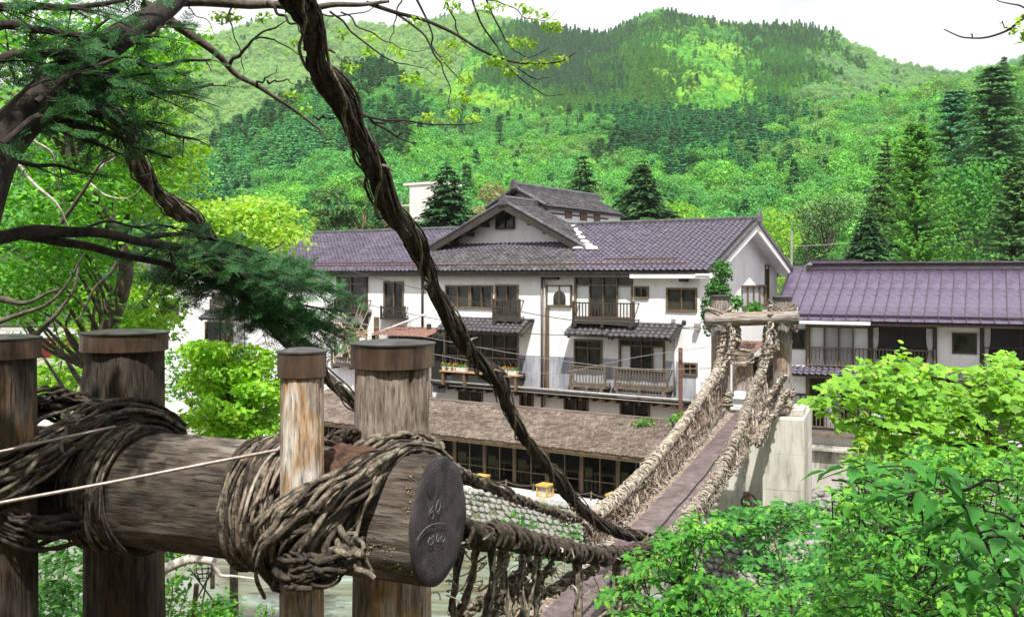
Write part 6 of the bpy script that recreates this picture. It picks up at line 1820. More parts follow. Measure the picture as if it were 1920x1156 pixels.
fir_tree(938, 222, 330, 50, 'dark spruce on the slope left of the rounded trees', 11, lf_conifer, bark_dark, zb=28, levels=18, per=8, steps=4, wk=1.0)
fir_tree(1062, 205, 330, 34, 'left of two dark spruces on the slope above the upper wing', 12, lf_conifer, bark_dark, zb=30, levels=18, per=8, steps=4, wk=1.0)
fir_tree(1082, 208, 330, 30, 'right of two dark spruces on the slope above the upper wing', 13, lf_conifer, bark_dark, zb=30, levels=18, per=8, steps=4, wk=1.0)
broad_tree(925, 322, 120, 130, 'bronze-leaved tree behind the front gable left of the ridge ornament', 20, lf_brown, 4600)
broad_tree(1010, 330, 112, 120, 'bronze-leaved tree right behind the upper wing ridge', 21, lf_brown, 4600)
broad_tree(1352, 425, 105, 90, 'bright lime-green round tree beside the white gable end', 22, lf_bright, 3600)
broad_tree(1455, 375, 118, 120, 'fresh green tree above the white gable peak', 23, lf_bright, 3600)
broad_tree(1545, 350, 130, 130, 'grey-olive broadleaf tree left of the black fir', 24, lf_pine, 4600)
broad_tree(1835, 285, 100, 170, 'soft green tree between the bright larch and the tallest conifer', 28, lf_green, 5200, .5, 26)
broad_tree(1925, 200, 125, 190, 'large deep green tree at the right edge beside the tallest conifer', 29, lf_pine, 5600, .6, 28)
broad_tree(1590, 440, 95, 110, 'mid-green bushy tree behind the small lilac roof', 25, lf_green, 3600)
broad_tree(1270, 360, 150, 130, 'pale green tree behind the right end of the tiled roof', 26, lf_bright, 3600)
broad_tree(745, 345, 115, 90, 'dull green tree behind the thick vine left of the concrete block', 27, lf_pine, 3200)
for px, yt, w, lb, s in ((612, 345, 95, 'leftmost red pine with orange trunk above the inn roof', 31), (668, 322, 95, 'middle red pine with orange trunk above the inn roof', 32), (715, 345, 70, 'rightmost red pine with orange trunk beside the thick vine', 33)):
    g = np.random.default_rng(s); b, h = tree_at(px, yt, 88); wd = w/FPX*88
    C = [(g.normal(0, wd*.24), g.normal(0, wd*.24), h*g.uniform(.55, .96)) for k in range(14)]
    V, F = leaf_cloud(g, C, np.array([(wd*.22, wd*.22, wd*.10)]*14), 3000, .34, up=.7)
    make_tree('red_pine', b, (V, F), trunk_np(g, h, .22, C[:8], lean=.03), lf_pine, bark_red, lb, 'red pines above the inn roof')

# ================================================================== LEFT SIDE: upstream view, maples, bush
lf_lush = leaf_mat('leaf_lush', (.16,.40,.035), (.28,.58,.05), (.42,.66,.09), trans=.45)
# red girder bridge far upstream
rb = empty('red_girder_bridge', at(90, 660, 64), 0, 'red painted girder of a distant bridge seen between the left posts', 'bridge')
a = at(-120, 652, 58); b = at(215, 650, 68)
MB().bar(a, b, 1.2, 1.35).build('girder', red_paint, rb)
MB().bar(a+Vector((0, 0, .82)), b+Vector((0, 0, .82)), 2.2, .28).build('deck', white_paint, rb)
g = np.random.default_rng(51); parts = []
for k in range(520):
    px, py = g.uniform(60, 220), g.uniform(690, 770)
    Yd = -(WZ+.15)/((py-HY)/FPX); c = np.array(at(px, py, Yd)); s = g.uniform(.12, .5)
    V, F = cobble(int(g.integers(60))); V = V*np.array([s*1.4, s, s*.7]); a_ = g.uniform(0, 6.28); R_ = np.array([[math.cos(a_), -math.sin(a_), 0], [math.sin(a_), math.cos(a_), 0], [0, 0, 1]])
    parts.append((V @ R_.T + c, F))
o = obj('river_stones', np_mesh('river_stones', *join(parts)), stone_m); tag(o, 'pale stones of the gravel bar upstream', 'stones', None, 'stuff')

def px_clusters(g, rects, n):
    """cluster centres spread over photo rectangles (x0,y0,x1,y1,Ynear,Yfar,weight)"""
    w = np.array([q[6] for q in rects], float); w /= w.sum(); out = []
    for k in g.choice(len(rects), n, p=w):
        x0, y0, x1, y1, ya, yb, _ = rects[k]; out.append(tuple(at(g.uniform(x0, x1), g.uniform(y0, y1), g.uniform(ya, yb))))
    return np.array(out)
def branchy(g, trunk_pts, C, r0, every=3, n=30):
    path = smooth_path([at(*p) for p in trunk_pts], n); parts = [tube_np(wob_path(path, g, .02, 5), np.linspace(r0, r0*.3, n), 8)]
    for c in C[::every]:
        i = int(np.argmin(np.linalg.norm(path - (c + np.array([0, 0, -.6])), axis=1))); q = path[i]
        parts.append(tube_np(smooth_path([q, (q+c)/2 + g.normal(0, .12, 3), c], 9), np.linspace(r0*.28, r0*.05, 9), 5))
    return join(parts)
def px_tree(name, label, rects, trunk_pts, nC, rad3, n, leaf, leafm, seed, r0=.12, barkm=bark_mid, up=.75, cat='tree', every=3, tpl=(LEAF_V, LEAF_F)):
    g = np.random.default_rng(seed); C = px_clusters(g, rects, nC)
    root = empty(name, at(*trunk_pts[0]), 0, label, cat)
    obj('trunk', np_mesh('trunk', *branchy(g, trunk_pts, C, r0, every), smooth=True), barkm, root)
    R = np.array([rad3]*nC)*g.uniform(.6, 1.3, (nC, 1))
    V, F = leaf_cloud(g, C, R, n, leaf, up=up, shell=.35, tpl=tpl, rnd=.4)
    obj('crown', np_mesh('crown', V, F), leafm, root)
    return root
px_tree('maple_tree', 'big green maple filling the left side behind the dark conifer boughs',
        [(-40,0,300,150,10,15,3), (-40,150,230,330,10,15,3), (-40,330,210,470,10,14,2.6), (-40,470,200,590,11,15,2.2), (-60,560,90,640,13,17,.8), (200,60,300,160,12,15,1)],
        [(150,900,12.5),(175,690,12.2),(215,590,12),(238,500,11.8),(215,430,11.6),(150,330,11.4),(90,220,11.2),(60,60,11)], 120, (.75,.75,.2), 17000, .095, lf_maple, 61, .13)
px_tree('maple_tree', 'yellow-green maple foliage catching light beside the thinner vine',
        [(215,290,330,420,13,16,2), (220,60,330,130,13,16,1), (240,190,320,300,13,16,1)],
        [(150,760,15),(200,600,14.8),(230,450,14.6),(262,330,14.4)], 40, (.7,.7,.18), 5200, .095, lf_bright, 62, .08)
px_tree('maple_tree', 'lime-yellow maple crown left of the inn roof end',
        [(345,385,480,470,19,23,2), (420,380,545,450,19,23,2), (480,430,560,470,19,23,.6)],
        [(420,1000,21),(425,700,21),(430,560,21),(445,450,21)], 52, (.6,.6,.22), 5200, .14, lf_lime, 63, .12)
px_tree('maple_tree', 'fresh green maple hanging over the left wing of the inn',
        [(160,510,310,580,16,20,2.2), (180,570,300,625,16,20,1.6), (330,480,380,520,17,20,.3)],
        [(250,1000,18),(255,760,18),(262,620,18),(290,520,18)], 50, (.6,.6,.2), 5600, .12, lf_bright, 64, .12)
px_tree('green_bush', 'rounded bright green bushy tree beside the slim capped post',
        [(370,648,515,730,20,22.5,3), (355,715,530,805,19.5,22.5,3), (350,775,500,835,19.5,22,1.2)],
        [(440,1150,21),(440,950,21),(438,820,21),(445,700,21)], 95, (.42,.42,.16), 10500, .15, lf_lush, 65, .10, cat='bush', up=.6)
px_tree('green_bush', 'low darker shrubs under the rounded bushy tree',
        [(310,690,380,770,23,25,1), (470,770,540,830,22,24,1), (300,650,340,720,23,25,.5)],
        [(400,1100,24),(400,900,24),(410,800,24)], 16, (.4,.4,.25), 1300, .13, lf_shrub, 66, .06, cat='bush')
px_tree('bank_shrub', 'leafy shrub between the leftmost capped posts',
        [(95,700,165,770,16,20,1), (85,650,120,720,17,20,.6), (150,640,175,700,17,20,.3)],
        [(110,1100,18),(105,900,18),(108,760,18),(115,660,18)], 24, (.5,.5,.25), 1900, .13, lf_bright, 67, .04, cat='shrub')
px_tree('bank_shrub', 'dark weedy shrub under the log at far left',
        [(85,1005,150,1156,9.5,12,1), (60,1040,170,1200,9.5,12,1)],
        [(110,1400,11),(112,1200,11),(118,1080,11)], 26, (.4,.4,.2), 1800, .085, lf_deep, 68, .03, cat='shrub')
px_tree('bank_shrub', 'leafy weeds around the iron fire basket under the log',
        [(298,1060,345,1180,13,16,1), (300,1010,330,1050,14,16,.5), (370,1130,420,1190,14,16,.6), (440,1000,470,1020,14,15,.15)],
        [(315,1400,14.5),(318,1200,14.5),(325,1090,14.5)], 26, (.35,.35,.2), 1500, .10, lf_shrub, 69, .02, cat='shrub')
px_tree('bank_shrub', 'small sprig of green leaves rising beside the slim post foot', [(490,1140,512,1170,12,12.5,1)], [(505,1260,12.2),(503,1190,12.2),(500,1150,12.2)], 4, (.08,.08,.1), 60, .07, lf_shrub, 70, .01, cat='shrub')
# pale arched plastic sheet by the gallery's left end
c = at(490, 830, 43); q = empty('plastic_tunnel', (c.x, c.y, TZ), ANG, 'pale arched plastic sheeting behind the rounded bush', 'canopy')
mb = MB(); vs = []; fs = []
hgt = c.z - TZ + .3
for j in range(2):
    for i in range(13):
        a_ = math.pi*i/12; vs.append((1.9*math.cos(a_)-.3, j*3.5, hgt*math.sin(a_)))
for i in range(12): fs.append((i, i+1, 13+i+1, 13+i))
mb.add(vs, fs).build('sheet', pale_sheet, q, local=True, smooth=True)
for j in (0, 1.2, 2.4, 3.45):
    MB().tube([(1.93*math.cos(math.pi*i/12)-.3, j, (hgt+.03)*math.sin(math.pi*i/12)) for i in range(13)], .03, 6).build('hoop', pipe_w, q, local=True)
# evergreen shrub against the gable
px_tree('evergreen_shrub', 'dark green evergreen shrub growing up the gable corner behind the far tower',
        [(1330,530,1375,580,33.5,34.5,2), (1340,495,1362,540,33.6,34.2,1.2), (1325,545,1350,625,33.5,34.3,1.2), (1372,560,1400,585,33.5,34.3,.8), (1405,574,1420,582,33,34,.3)],
        [(1350,800,34),(1350,680,34),(1351,560,34),(1351,495,34)], 46, (.24,.24,.2), 2300, .15, lf_deep, 71, .05, cat='shrub', up=.4)
px_tree('ivy_clump', 'green ivy clump at the foot of the inn by the bridge rail', [(1165,788,1215,800,35.5,36.3,1), (1250,775,1290,798,33,34,1)], [(1230,860,34.5),(1228,820,34.5),(1226,795,34.5)], 12, (.25,.25,.14), 420, .12, lf_shrub, 72, .02, cat='ivy')

# iron fire basket on a tripod, stake and stick, bare branch
YB = 17.0
c = at(383, 1095, YB); fb = empty('fire_basket', at(385, 1165, YB), 0, 'black iron fire basket on a tripod below the log', 'fire basket')
bc = at(382, 1060, YB)
mb = MB()
for z, R in ((0, .165), (-.09, .155), (-.18, .125), (-.24, .08)):
    mb.tube([(bc.x+R*math.cos(a_), bc.y+R*math.sin(a_), bc.z+z) for a_ in np.linspace(0, 2*math.pi, 21)], .009, 5, cap=False)
for k in range(9):
    a_ = 2*math.pi*k/9; mb.tube([(bc.x+R*math.cos(a_), bc.y+R*math.sin(a_), bc.z+z) for z, R in ((0, .165), (-.09, .155), (-.18, .125), (-.24, .08))], .008, 5)
mb.build('basket', iron, fb)
for p, q in (((355,1064),(418,1150)), ((399,1066),(362,1135)), ((388,1085),(372,1170))):
    MB().tube([at(*p, YB+.1), at(*q, YB-.1)], .014, 6).build('leg', iron, fb)
o = MB().tube([at(369, 1094, 15.5), at(358, 1200, 15.5)], .042, 8).build('rusty_stake', rust); tag(o, 'rusty brown stake leaning beside the fire basket', 'stake')
o = MB().tube([at(360, 1082, 16), at(348, 1115, 16), at(336, 1150, 16)], .014, 6).build('pale_stick', bark_pale); tag(o, 'thin pale stick leaning left of the fire basket', 'stick')
br = empty('bare_branch', at(375, 1060, 13), 0, 'bleached bare branch spreading over the river under the log', 'branch')
def limb(parent, pts, r0, r1, m, n=20, name='limb', wob=.008):
    g_ = np.random.default_rng(int(pts[0][0]*7+pts[0][1])); P = wob_path(smooth_path([at(*p) for p in pts], n), g_, wob, 4)
    return obj(name, np_mesh(name, *tube_np(P, np.linspace(r0, r1, n), 7), smooth=True), m, parent)
limb(br, [(280,1080,13),(320,1062,13),(352,1050,13),(372,1048,13),(398,1052,13)], .075, .05, bark_pale)
limb(br, [(398,1052,13),(404,1066,13),(410,1078,13),(440,1079,13),(476,1084,13)], .036, .012, bark_pale)
limb(br, [(362,1050,13),(360,1035,13),(352,1005,13)], .05, .04, bark_pale)
limb(br, [(372,1048,13),(376,1030,13),(384,1000,13)], .06, .055, bark_pale)
limb(br, [(404,1062,13),(402,1042,13),(394,1020,13)], .025, .014, bark_pale)
limb(br, [(330,1058,13),(345,1050,13.2),(378,1048,13.3)], .03, .02, bark_pale)

# ================================================================== DARK CONIFER, UPPER LEFT
def sprig_tpl():
    vs, fs = [], []
    def shoot(o, d, L, n):
        d = np.array(d)/np.linalg.norm(d); s = np.array([d[1], -d[0], 0])
        for k in range(n):
            t = (k+.5)/n; p = o + d*L*t; nl = .13*(1-.5*t)
            for sg in (-1, 1):
                q = p + s*sg*nl + d*nl*.75 + np.array([0, 0, -.02]); w = d*.055
                b = len(vs); vs.extend([p-w*.5, p+w*.6, q]); fs.append((b, b+1, b+2))
    shoot(np.array([0, 0, 0.]), (0, 1, 0), 1.0, 9)
    for k in range(4):
        t = .12 + .2*k
        for sg in (-1, 1): shoot(np.array([0, t, -.01]), (sg*.8, .65, 0), .5*(1-.5*t), 5)
    return np.array(vs), np.array(fs)
SPV, SPF = sprig_tpl()
con = empty('conifer_tree', at(-60, 700, 5.2), 0, 'dark leaning conifer with drooping needle boughs across the upper left', 'tree')
def trunkpart(pts, r0, r1, n=40):
    P = smooth_path([at(*p) for p in pts], n); P = wob_path(P, np.random.default_rng(3), .012, 6)
    return obj('trunk', np_mesh('trunk', *tube_np(P, np.linspace(r0, r1, n), 14), smooth=True), bark_dark, con)
trunkpart([(-160,900,5.0),(-90,600,5.0),(-40,400,5.1),(10,265,5.2),(60,190,5.3),(140,125,5.5),(230,65,5.8),(310,15,6.2),(380,-60,6.6)], .15, .06)
gC = np.random.default_rng(77)
sT, sN, sY, sS = [], [], [], []; twigs = []
def bough(pts, r0, f0=.2, sub=.55, dens=1.0, n=34, sz=(.10, .18), upn=1.0):
    P = wob_path(smooth_path([at(*p) for p in pts], n), gC, .012, 5)
    obj('bough', np_mesh('bough', *tube_np(P, np.linspace(r0, r0*.25, n), 7), smooth=True), bark_dark, con)
    T, N, B = frames_np(P); Lg = np.sum(np.linalg.norm(np.diff(P, axis=0), axis=1))
    k = int(Lg/.15*dens)
    for j in range(k):
        s = f0 + (1-f0)*(j+gC.uniform())/k; i = min(n-1, int(s*(n-1))); p = P[i]; t = T[i]
        side = np.cross(t, [0, 0, 1.]); side /= np.linalg.norm(side)
        for sg in (-1, 1):
            if gC.uniform() > .9: continue
            al = gC.uniform(.35, 1.45); L = sub*(.35+.65*math.sin(math.pi*min(1, (s-f0)/(1-f0)*.8+.2)))*gC.uniform(.5, 1.2)
            d = t*math.cos(al) + side*sg*math.sin(al) + np.array([0, 0, gC.uniform(-.35, .05)]); d /= np.linalg.norm(d)
            Q = np.array([p + d*L*u + np.array([0, 0, -.18*L*u*u]) for u in np.linspace(0, 1, 5)])
            twigs.append(tube_np(Q, np.linspace(.006, .002, 5), 4))
            m = max(2, int(L/.062))
            for q in range(m):
                u = (q+.7)/m; c = p + d*L*u + np.array([0, 0, -.18*L*u*u])
                sd = np.cross(d, [0, 0, 1.]); yd = d*.7 + sd*(1 if q % 2 else -1)*gC.uniform(.3, 1.2) + np.array([0, 0, gC.uniform(-.5, .25)]) + gC.normal(0, .25, 3)
                sT.append(c); sY.append(yd); sN.append(np.array([0, -.3, .8*upn]) + gC.normal(0, .4, 3)); sS.append(gC.uniform(*sz))
bough([(110,140,5.5),(200,130,5.7),(300,118,6.0),(392,104,6.3)], .03, .1, .4)
bough([(80,150,5.4),(200,165,5.7),(300,172,6.0),(395,160,6.3)], .03, .1, .42)
bough([(70,170,5.4),(180,210,5.7),(280,235,6.0),(372,262,6.3)], .03, .08, .42)
bough([(40,200,5.3),(140,235,5.6),(230,262,5.9),(330,300,6.2)], .03, .05, .38)
bough([(-40,60,5.0),(60,55,5.2),(170,70,5.6),(270,80,6.0)], .03, .0, .45)
bough([(-60,120,4.9),(20,110,5.1),(110,95,5.4),(200,40,5.8)], .03, .0, .45)
bough([(-60,0,5.0),(60,10,5.3),(180,10,5.6),(300,-10,6)], .03, .0, .4)
bough([(-80,250,4.9),(-10,235,5.1),(80,235,5.4),(170,265,5.8),(230,290,6)], .028, .0, .32, .8)
bough([(30,215,5.2),(110,180,5.5),(210,150,5.8),(330,140,6.2)], .025, .1, .4)
bough([(-60,300,5.1),(20,300,5.3),(110,310,5.6),(190,330,5.9)], .02, .0, .25, .6)
bough([(150,120,5.5),(210,85,5.6),(280,60,5.9),(330,40,6.2)], .02, .1, .35)
bough([(60,190,5.1),(120,150,5.2),(190,120,5.4),(260,110,5.7)], .02, .0, .4)
bough([(0,270,5.0),(60,225,5.1),(130,200,5.3),(220,200,5.6)], .02, .25, .35)
bough([(100,120,5.3),(140,170,5.5),(190,230,5.8),(230,270,6)], .02, .1, .35)
# long lower bough reaching to the right
bough([(-120,446,5.2),(0,441,5.4),(80,432,5.6),(170,440,5.8),(270,456,6.1),(370,472,6.5),(450,500,6.9),(540,528,7.4),(640,548,8.0)], .045, .52, .62, 1.5, 50)
bough([(40,434,5.6),(130,458,5.8),(230,478,6.1),(330,502,6.5),(420,540,6.9),(510,580,7.3),(600,612,7.8)], .032, .5, .6, 1.5, 46)
bough([(250,452,6.1),(330,440,6.5),(420,450,6.9),(500,485,7.3),(600,520,7.9)], .02, .35, .5, 1.4)
bough([(380,480,6.6),(450,545,7.0),(520,600,7.4),(560,640,7.7)], .018, .2, .45, 1.4)
bough([(420,495,6.8),(500,545,7.2),(580,575,7.6),(650,580,8.0)], .018, .15, .45, 1.4)
bough([(120,440,5.7),(200,420,6.0),(300,425,6.5),(380,440,6.9)], .012, .4, .22, .7)
sT, sN, sY, sS = map(np.array, (sT, sN, sY, sS))
obj('needles', np_mesh('needles', *scatter(SPV, SPF, frames_from_normal(sN, gC, sY), sT, sS)), lf_conifer, con, kind='stuff')
obj('twigs', np_mesh('twigs', *join(twigs)), bark_dark, con, kind='stuff')
# bare pale limbs threading the maple
dl = empty('dead_limbs', at(180, 640, 10), 0, 'bare grey limbs crossing in front of the left maple', 'branch')
for q, r0 in (([(118,420,9.5),(150,370,9.4),(180,320,9.3),(205,295,9.2),(240,283,9.2)], .022), ([(64,240,9),(68,265,9),(95,290,9.1),(102,330,9.2),(125,390,9.4)], .016), ([(180,320,9.3),(210,300,9.3),(232,270,9.2),(228,250,9.2)], .012),
              ([(165,345,9.4),(200,365,9.4),(240,370,9.4),(272,345,9.3)], .009), ([(235,460,9.8),(215,505,9.8),(175,545,9.8),(150,600,9.8)], .028), ([(60,630,9.6),(95,600,9.6),(130,560,9.6),(150,490,9.6)], .03), ([(20,285,9),(60,340,9),(110,390,9),(140,450,9.2)], .02), ([(0,560,9.4),(50,570,9.4),(110,540,9.4)], .035), ([(-20,610,9.4),(40,590,9.4),(100,560,9.4),(160,470,9.4)], .03)):
    limb(dl, q, r0, r0*.3, bark_mid if r0 > .02 else bark_pale, 22)
wire('overhead_wire', 'upper thin dark wire crossing the left maple', [(-30,295,12),(120,345,14),(280,395,17),(420,440,21)], .012, group='wires across the left foliage')
wire('overhead_wire', 'lower thin dark wire crossing the left maple', [(-30,335,12),(100,380,14),(230,425,17),(330,460,20)], .010, group='wires across the left foliage')
wire('overhead_wire', 'pale thin wire running down behind the long conifer bough', [(290,535,22),(360,558,25),(430,580,28),(520,600,34)], .012, pipe_m, 'wires across the left foliage')

# ================================================================== OVERHANGING TREE AT THE TOP
ov = empty('overhanging_tree', at(560, -150, 6.6), 0, 'sparse budding branches drooping from the top across the hills', 'tree')
OV = [([(300,0,7.0),(380,-2,7.0),(470,6,7.0),(560,12,7.0),(650,12,7.0),(730,4,7.1)], .05), ([(270,12,7.0),(300,22,7.1),(335,55,7.2),(385,82,7.3),(412,108,7.4),(445,138,7.5),(490,165,7.6),(545,205,7.8),(605,246,8.0)], .044),
      ([(428,122,7.4),(455,95,7.3),(500,60,7.2),(540,38,7.1)], .016), ([(500,0,6.9),(530,30,6.9),(560,52,6.8),(580,75,6.7)], .014), ([(445,0,7),(430,30,7),(440,70,7),(455,120,7.1),(460,140,7.1)], .008), ([(360,0,7),(356,20,7),(390,42,7),(405,70,7)], .007),
      ([(470,75,7.2),(520,80,7.1),(560,105,7),(590,115,6.9)], .008), ([(480,160,7.5),(500,150,7.5),(520,128,7.5)], .010), ([(500,158,7.5),(530,150,7.5),(570,162,7.4)], .009),
      ([(690,4,7.1),(740,22,7.1),(790,38,7.1),(850,60,7.1),(890,90,7.1),(940,112,7.1),(1000,124,7.1),(1050,115,7.1),(1084,98,7.1)], .017), ([(740,20,7.1),(790,60,7.0),(815,100,7),(835,130,7),(842,175,7),(845,212,7)], .010),
      ([(620,20,7.0),(660,60,7),(720,105,7),(770,122,7),(822,142,7)], .009), ([(780,-5,7.2),(800,40,7.2),(815,90,7.2),(850,140,7.2),(888,168,7.2)], .010), ([(880,-5,7.2),(900,40,7.2),(935,95,7.2),(970,140,7.2),(1020,178,7.2),(1050,182,7.2)], .009),
      ([(835,-5,7.2),(850,30,7.2),(862,70,7.2),(890,88,7.2)], .008), ([(905,-5,7.2),(930,45,7.2),(950,80,7.2),(965,100,7.2),(1000,105,7.2),(1030,92,7.2)], .008), ([(640,20,7),(690,60,7),(740,85,7),(800,100,7)], .007), ([(750,0,7.1),(740,40,7.1),(732,80,7.1),(725,108,7.1)], .006),
      ([(970,128,7.1),(1000,145,7.1),(1040,148,7.1)], .006), ([(660,205,6.9),(700,218,6.9),(760,226,6.9),(840,236,6.9),(905,232,6.9)], .012), ([(675,212,6.95),(715,240,6.95),(750,258,6.95),(780,271,6.95)], .014), ([(695,222,6.9),(740,232,6.9),(790,226,6.9)], .007), ([(745,256,6.95),(765,252,6.95),(778,250,6.95)], .006),
      ([(590,218,6.8),(615,225,6.8),(640,214,6.8)], .010), ([(600,240,7.9),(615,262,7.7),(640,266,7.5),(655,276,7.3)], .008), ([(655,180,6.7),(668,176,6.7),(680,162,6.7)], .005), ([(910,0,7.3),(960,15,7.3),(1010,40,7.3),(1045,20,7.3)], .006), ([(560,-8,6.9),(620,30,6.9),(690,20,6.9),(720,-5,6.9)], .008)]
for q, r0 in OV: limb(ov, q, r0, r0*.22, bark_mid if r0 > .03 else bark_dark, 34, 'branch', .01)
g = np.random.default_rng(81); tips = [(850,10),(905,14),(985,15),(1010,28),(1030,45),(1045,50),(965,78),(985,82),(940,118),(990,122),(1020,122),(955,135),(858,84),(830,112),(848,212),(805,220),(890,222),(780,150),(420,38),(438,30),(552,182),(570,205),(660,128),(700,70),(560,80),(690,100),(745,98),(875,150),(930,112),(835,85),(1050,110),(600,100),(640,60),(775,40),(930,10),(865,180),(880,185),(770,145),(500,30),(410,30)]
C = [tuple(at(x, y, 7.1)) for x, y in tips]
V, F = leaf_cloud(g, C, np.array([(.07, .07, .035)]*len(C)), 1150, .042, up=.6, tpl=(OVAL_V, OVAL_F)); obj('young_leaves', np_mesh('young_leaves', V, F), lf_lime, ov, kind='stuff')
ob = empty('overhanging_branch', at(1990, 0, 6), 0, 'bare thin twig with a few leaves at the top right corner', 'branch')
for q, r0 in (([(1970,-5,6),(1915,42,6),(1880,62,6),(1840,72,6),(1800,68,6),(1772,54,6)], .010), ([(1980,10,6),(1930,12,6),(1895,6,6),(1860,-2,6)], .008), ([(1822,70,6),(1820,60,6)], .004), ([(1888,58,6),(1880,46,6),(1875,42,6)], .005)): limb(ob, q, r0, r0*.35, bark_dark, 24, 'twig', .006)
V, F = leaf_cloud(g, [tuple(at(1905, 60, 6)), tuple(at(1918, 75, 6)), tuple(at(1925, 40, 6))], np.array([(.04, .04, .05)]*3), 34, .055, tpl=(OVAL_V, OVAL_F)); obj('young_leaves', np_mesh('young_leaves', V, F), lf_lime, ob, kind='stuff')

# ================================================================== FOREGROUND SHRUBS, LOWER RIGHT
def inside(poly, x, y):
    c = False; n = len(poly); j = n-1
    for i in range(n):
        xi, yi = poly[i]; xj, yj = poly[j]
        if (yi > y) != (yj > y) and x < (xj-xi)*(y-yi)/(yj-yi)+xi: c = not c
        j = i
    return c
def shrub(name, label, polys, ntw, leaf, leafm, stems, seed, kleaf=8, twl=.22, tpl=(OVAL_V, OVAL_F), nind=300, stem_r=.018, cat='shrub', droop=.5):
    g = np.random.default_rng(seed); root = empty(name, at(*stems[0][0]), 0, label, cat)
    tws = []; LP, LN, LY, LS = [], [], [], []
    spaths = [smooth_path([at(*p) for p in s], 30) for s in stems]
    for sp in spaths: obj('stem', np_mesh('stem', *tube_np(wob_path(sp, g, .01, 5), np.linspace(stem_r, stem_r*.3, 30), 7), smooth=True), bark_dark, root)
    allp = np.concatenate(spaths)
    wts = np.array([p[3] for p in polys], float); wts /= wts.sum()
    for k in range(ntw):
        poly, ya, yb, _ = polys[g.choice(len(polys), p=wts)]
        xs = [p[0] for p in poly]; ys = [p[1] for p in poly]
        while True:
            x, y = g.uniform(min(xs), max(xs)), g.uniform(min(ys), max(ys))
            if inside(poly, x, y): break
        c = np.array(at(x, y, g.uniform(ya, yb)))
        q = allp[int(np.argmin(np.linalg.norm(allp-c, axis=1)))]
        d = c-q; L0_ = np.linalg.norm(d); d = d/(L0_+1e-6); d = d + g.normal(0, .5, 3) + np.array([-.15, -.1, .05]); d[2] *= .5; d /= np.linalg.norm(d)
        a = c - d*twl*.5
        if L0_ > twl and g.uniform() < .3: tws.append(tube_np(smooth_path([q, (q+a)/2+g.normal(0, .06, 3)*min(1, L0_), a], 7), np.linspace(.007, .004, 7), 4))
        Q = np.array([a + d*twl*u + np.array([0, 0, -.12*twl*u*u]) for u in np.linspace(0, 1, 5)]); tws.append(tube_np(Q, np.linspace(.004, .0015, 5), 4))
        sd = np.cross(d, [0, 0, 1.]); sd /= np.linalg.norm(sd)+1e-6
        for j in range(kleaf):
            u = (j+.5)/kleaf; p = a + d*twl*u; sg = 1 if j % 2 else -1
            LP.append(p); LY.append(d*.5*(.5+u) + sd*sg*(.9-.5*u) + np.array([0, 0, -droop*g.uniform(.2, 1.2)]))
            LN.append(np.array([0, -.25, 1]) + g.normal(0, .33, 3)); LS.append(leaf*g.uniform(.6, 1.25))
    LP, LN, LY, LS = map(np.array, (LP, LN, LY, LS)); R = frames_from_normal(LN, g, LY)
    order = np.argsort(-LS/LP[:, 1]); big, rest = order[:nind], order[nind:]
    me = np_mesh('leaf', tpl[0], tpl[1]); me.materials.append(leafm)
    for i in big:
        M = Matrix(R[i].tolist()).to_4x4() @ Matrix.Scale(float(LS[i]), 4); M.translation = Vector(LP[i]); obj('leaf', me, None, root, M)
    if len(rest): obj('foliage', np_mesh('foliage', *scatter(tpl[0], tpl[1], R[rest], LP[rest], LS[rest])), leafm, root, kind='stuff')
    obj('twigs', np_mesh('twigs', *join(tws)), bark_dark, root, kind='stuff')
    return root
shrub('maple_shrub', 'bright yellow-green lobed-leaf bough in front of the metal-roofed house',
      [([(1510,738),(1560,722),(1600,688),(1690,662),(1760,690),(1830,690),(1890,664),(1960,705),(1960,800),(1850,780),(1700,780),(1600,765),(1545,770)], 9.5, 12, 3), ([(1680,740),(1960,720),(1960,900),(1800,880),(1690,820)], 9, 11.5, 2), ([(1570,770),(1680,790),(1700,840),(1640,850),(1600,820)], 9.5, 11, .35)],
      470, .108, lf_bright, [[(1990,930,9.5),(1900,850,9.8),(1820,790,10),(1700,740,10.4),(1560,735,10.8)], [(1960,860,9.8),(1900,770,10),(1800,720,10.4),(1650,690,10.8)], [(1960,900,9),(1880,840,9.4),(1780,830,9.8),(1650,800,10.3)]], 91, 7, .34, (MAPLE_V, MAPLE_F), 300, .028)
shrub('leafy_shrub', 'mid-green leafy shrub spreading under the yellow-green bough at right',
      [([(1560,900),(1640,850),(1720,830),(1800,840),(1960,860),(1960,1000),(1700,960),(1580,960)], 7, 10, 1.8), ([(1600,930),(1960,960),(1960,1170),(1500,1170),(1560,1000)], 6, 9, 2.6)],
      620, .078, lf_shrub, [[(1960,1300,7),(1900,1100,7.2),(1800,960,7.6),(1650,870,8.2)], [(1700,1300,7),(1720,1100,7.3),(1660,980,7.8),(1560,920,8.4)], [(1960,1050,7),(1850,980,7.4),(1720,930,8),(1600,900,8.6)]], 92, 8, .30, (OVAL_V, OVAL_F), 300, .024)
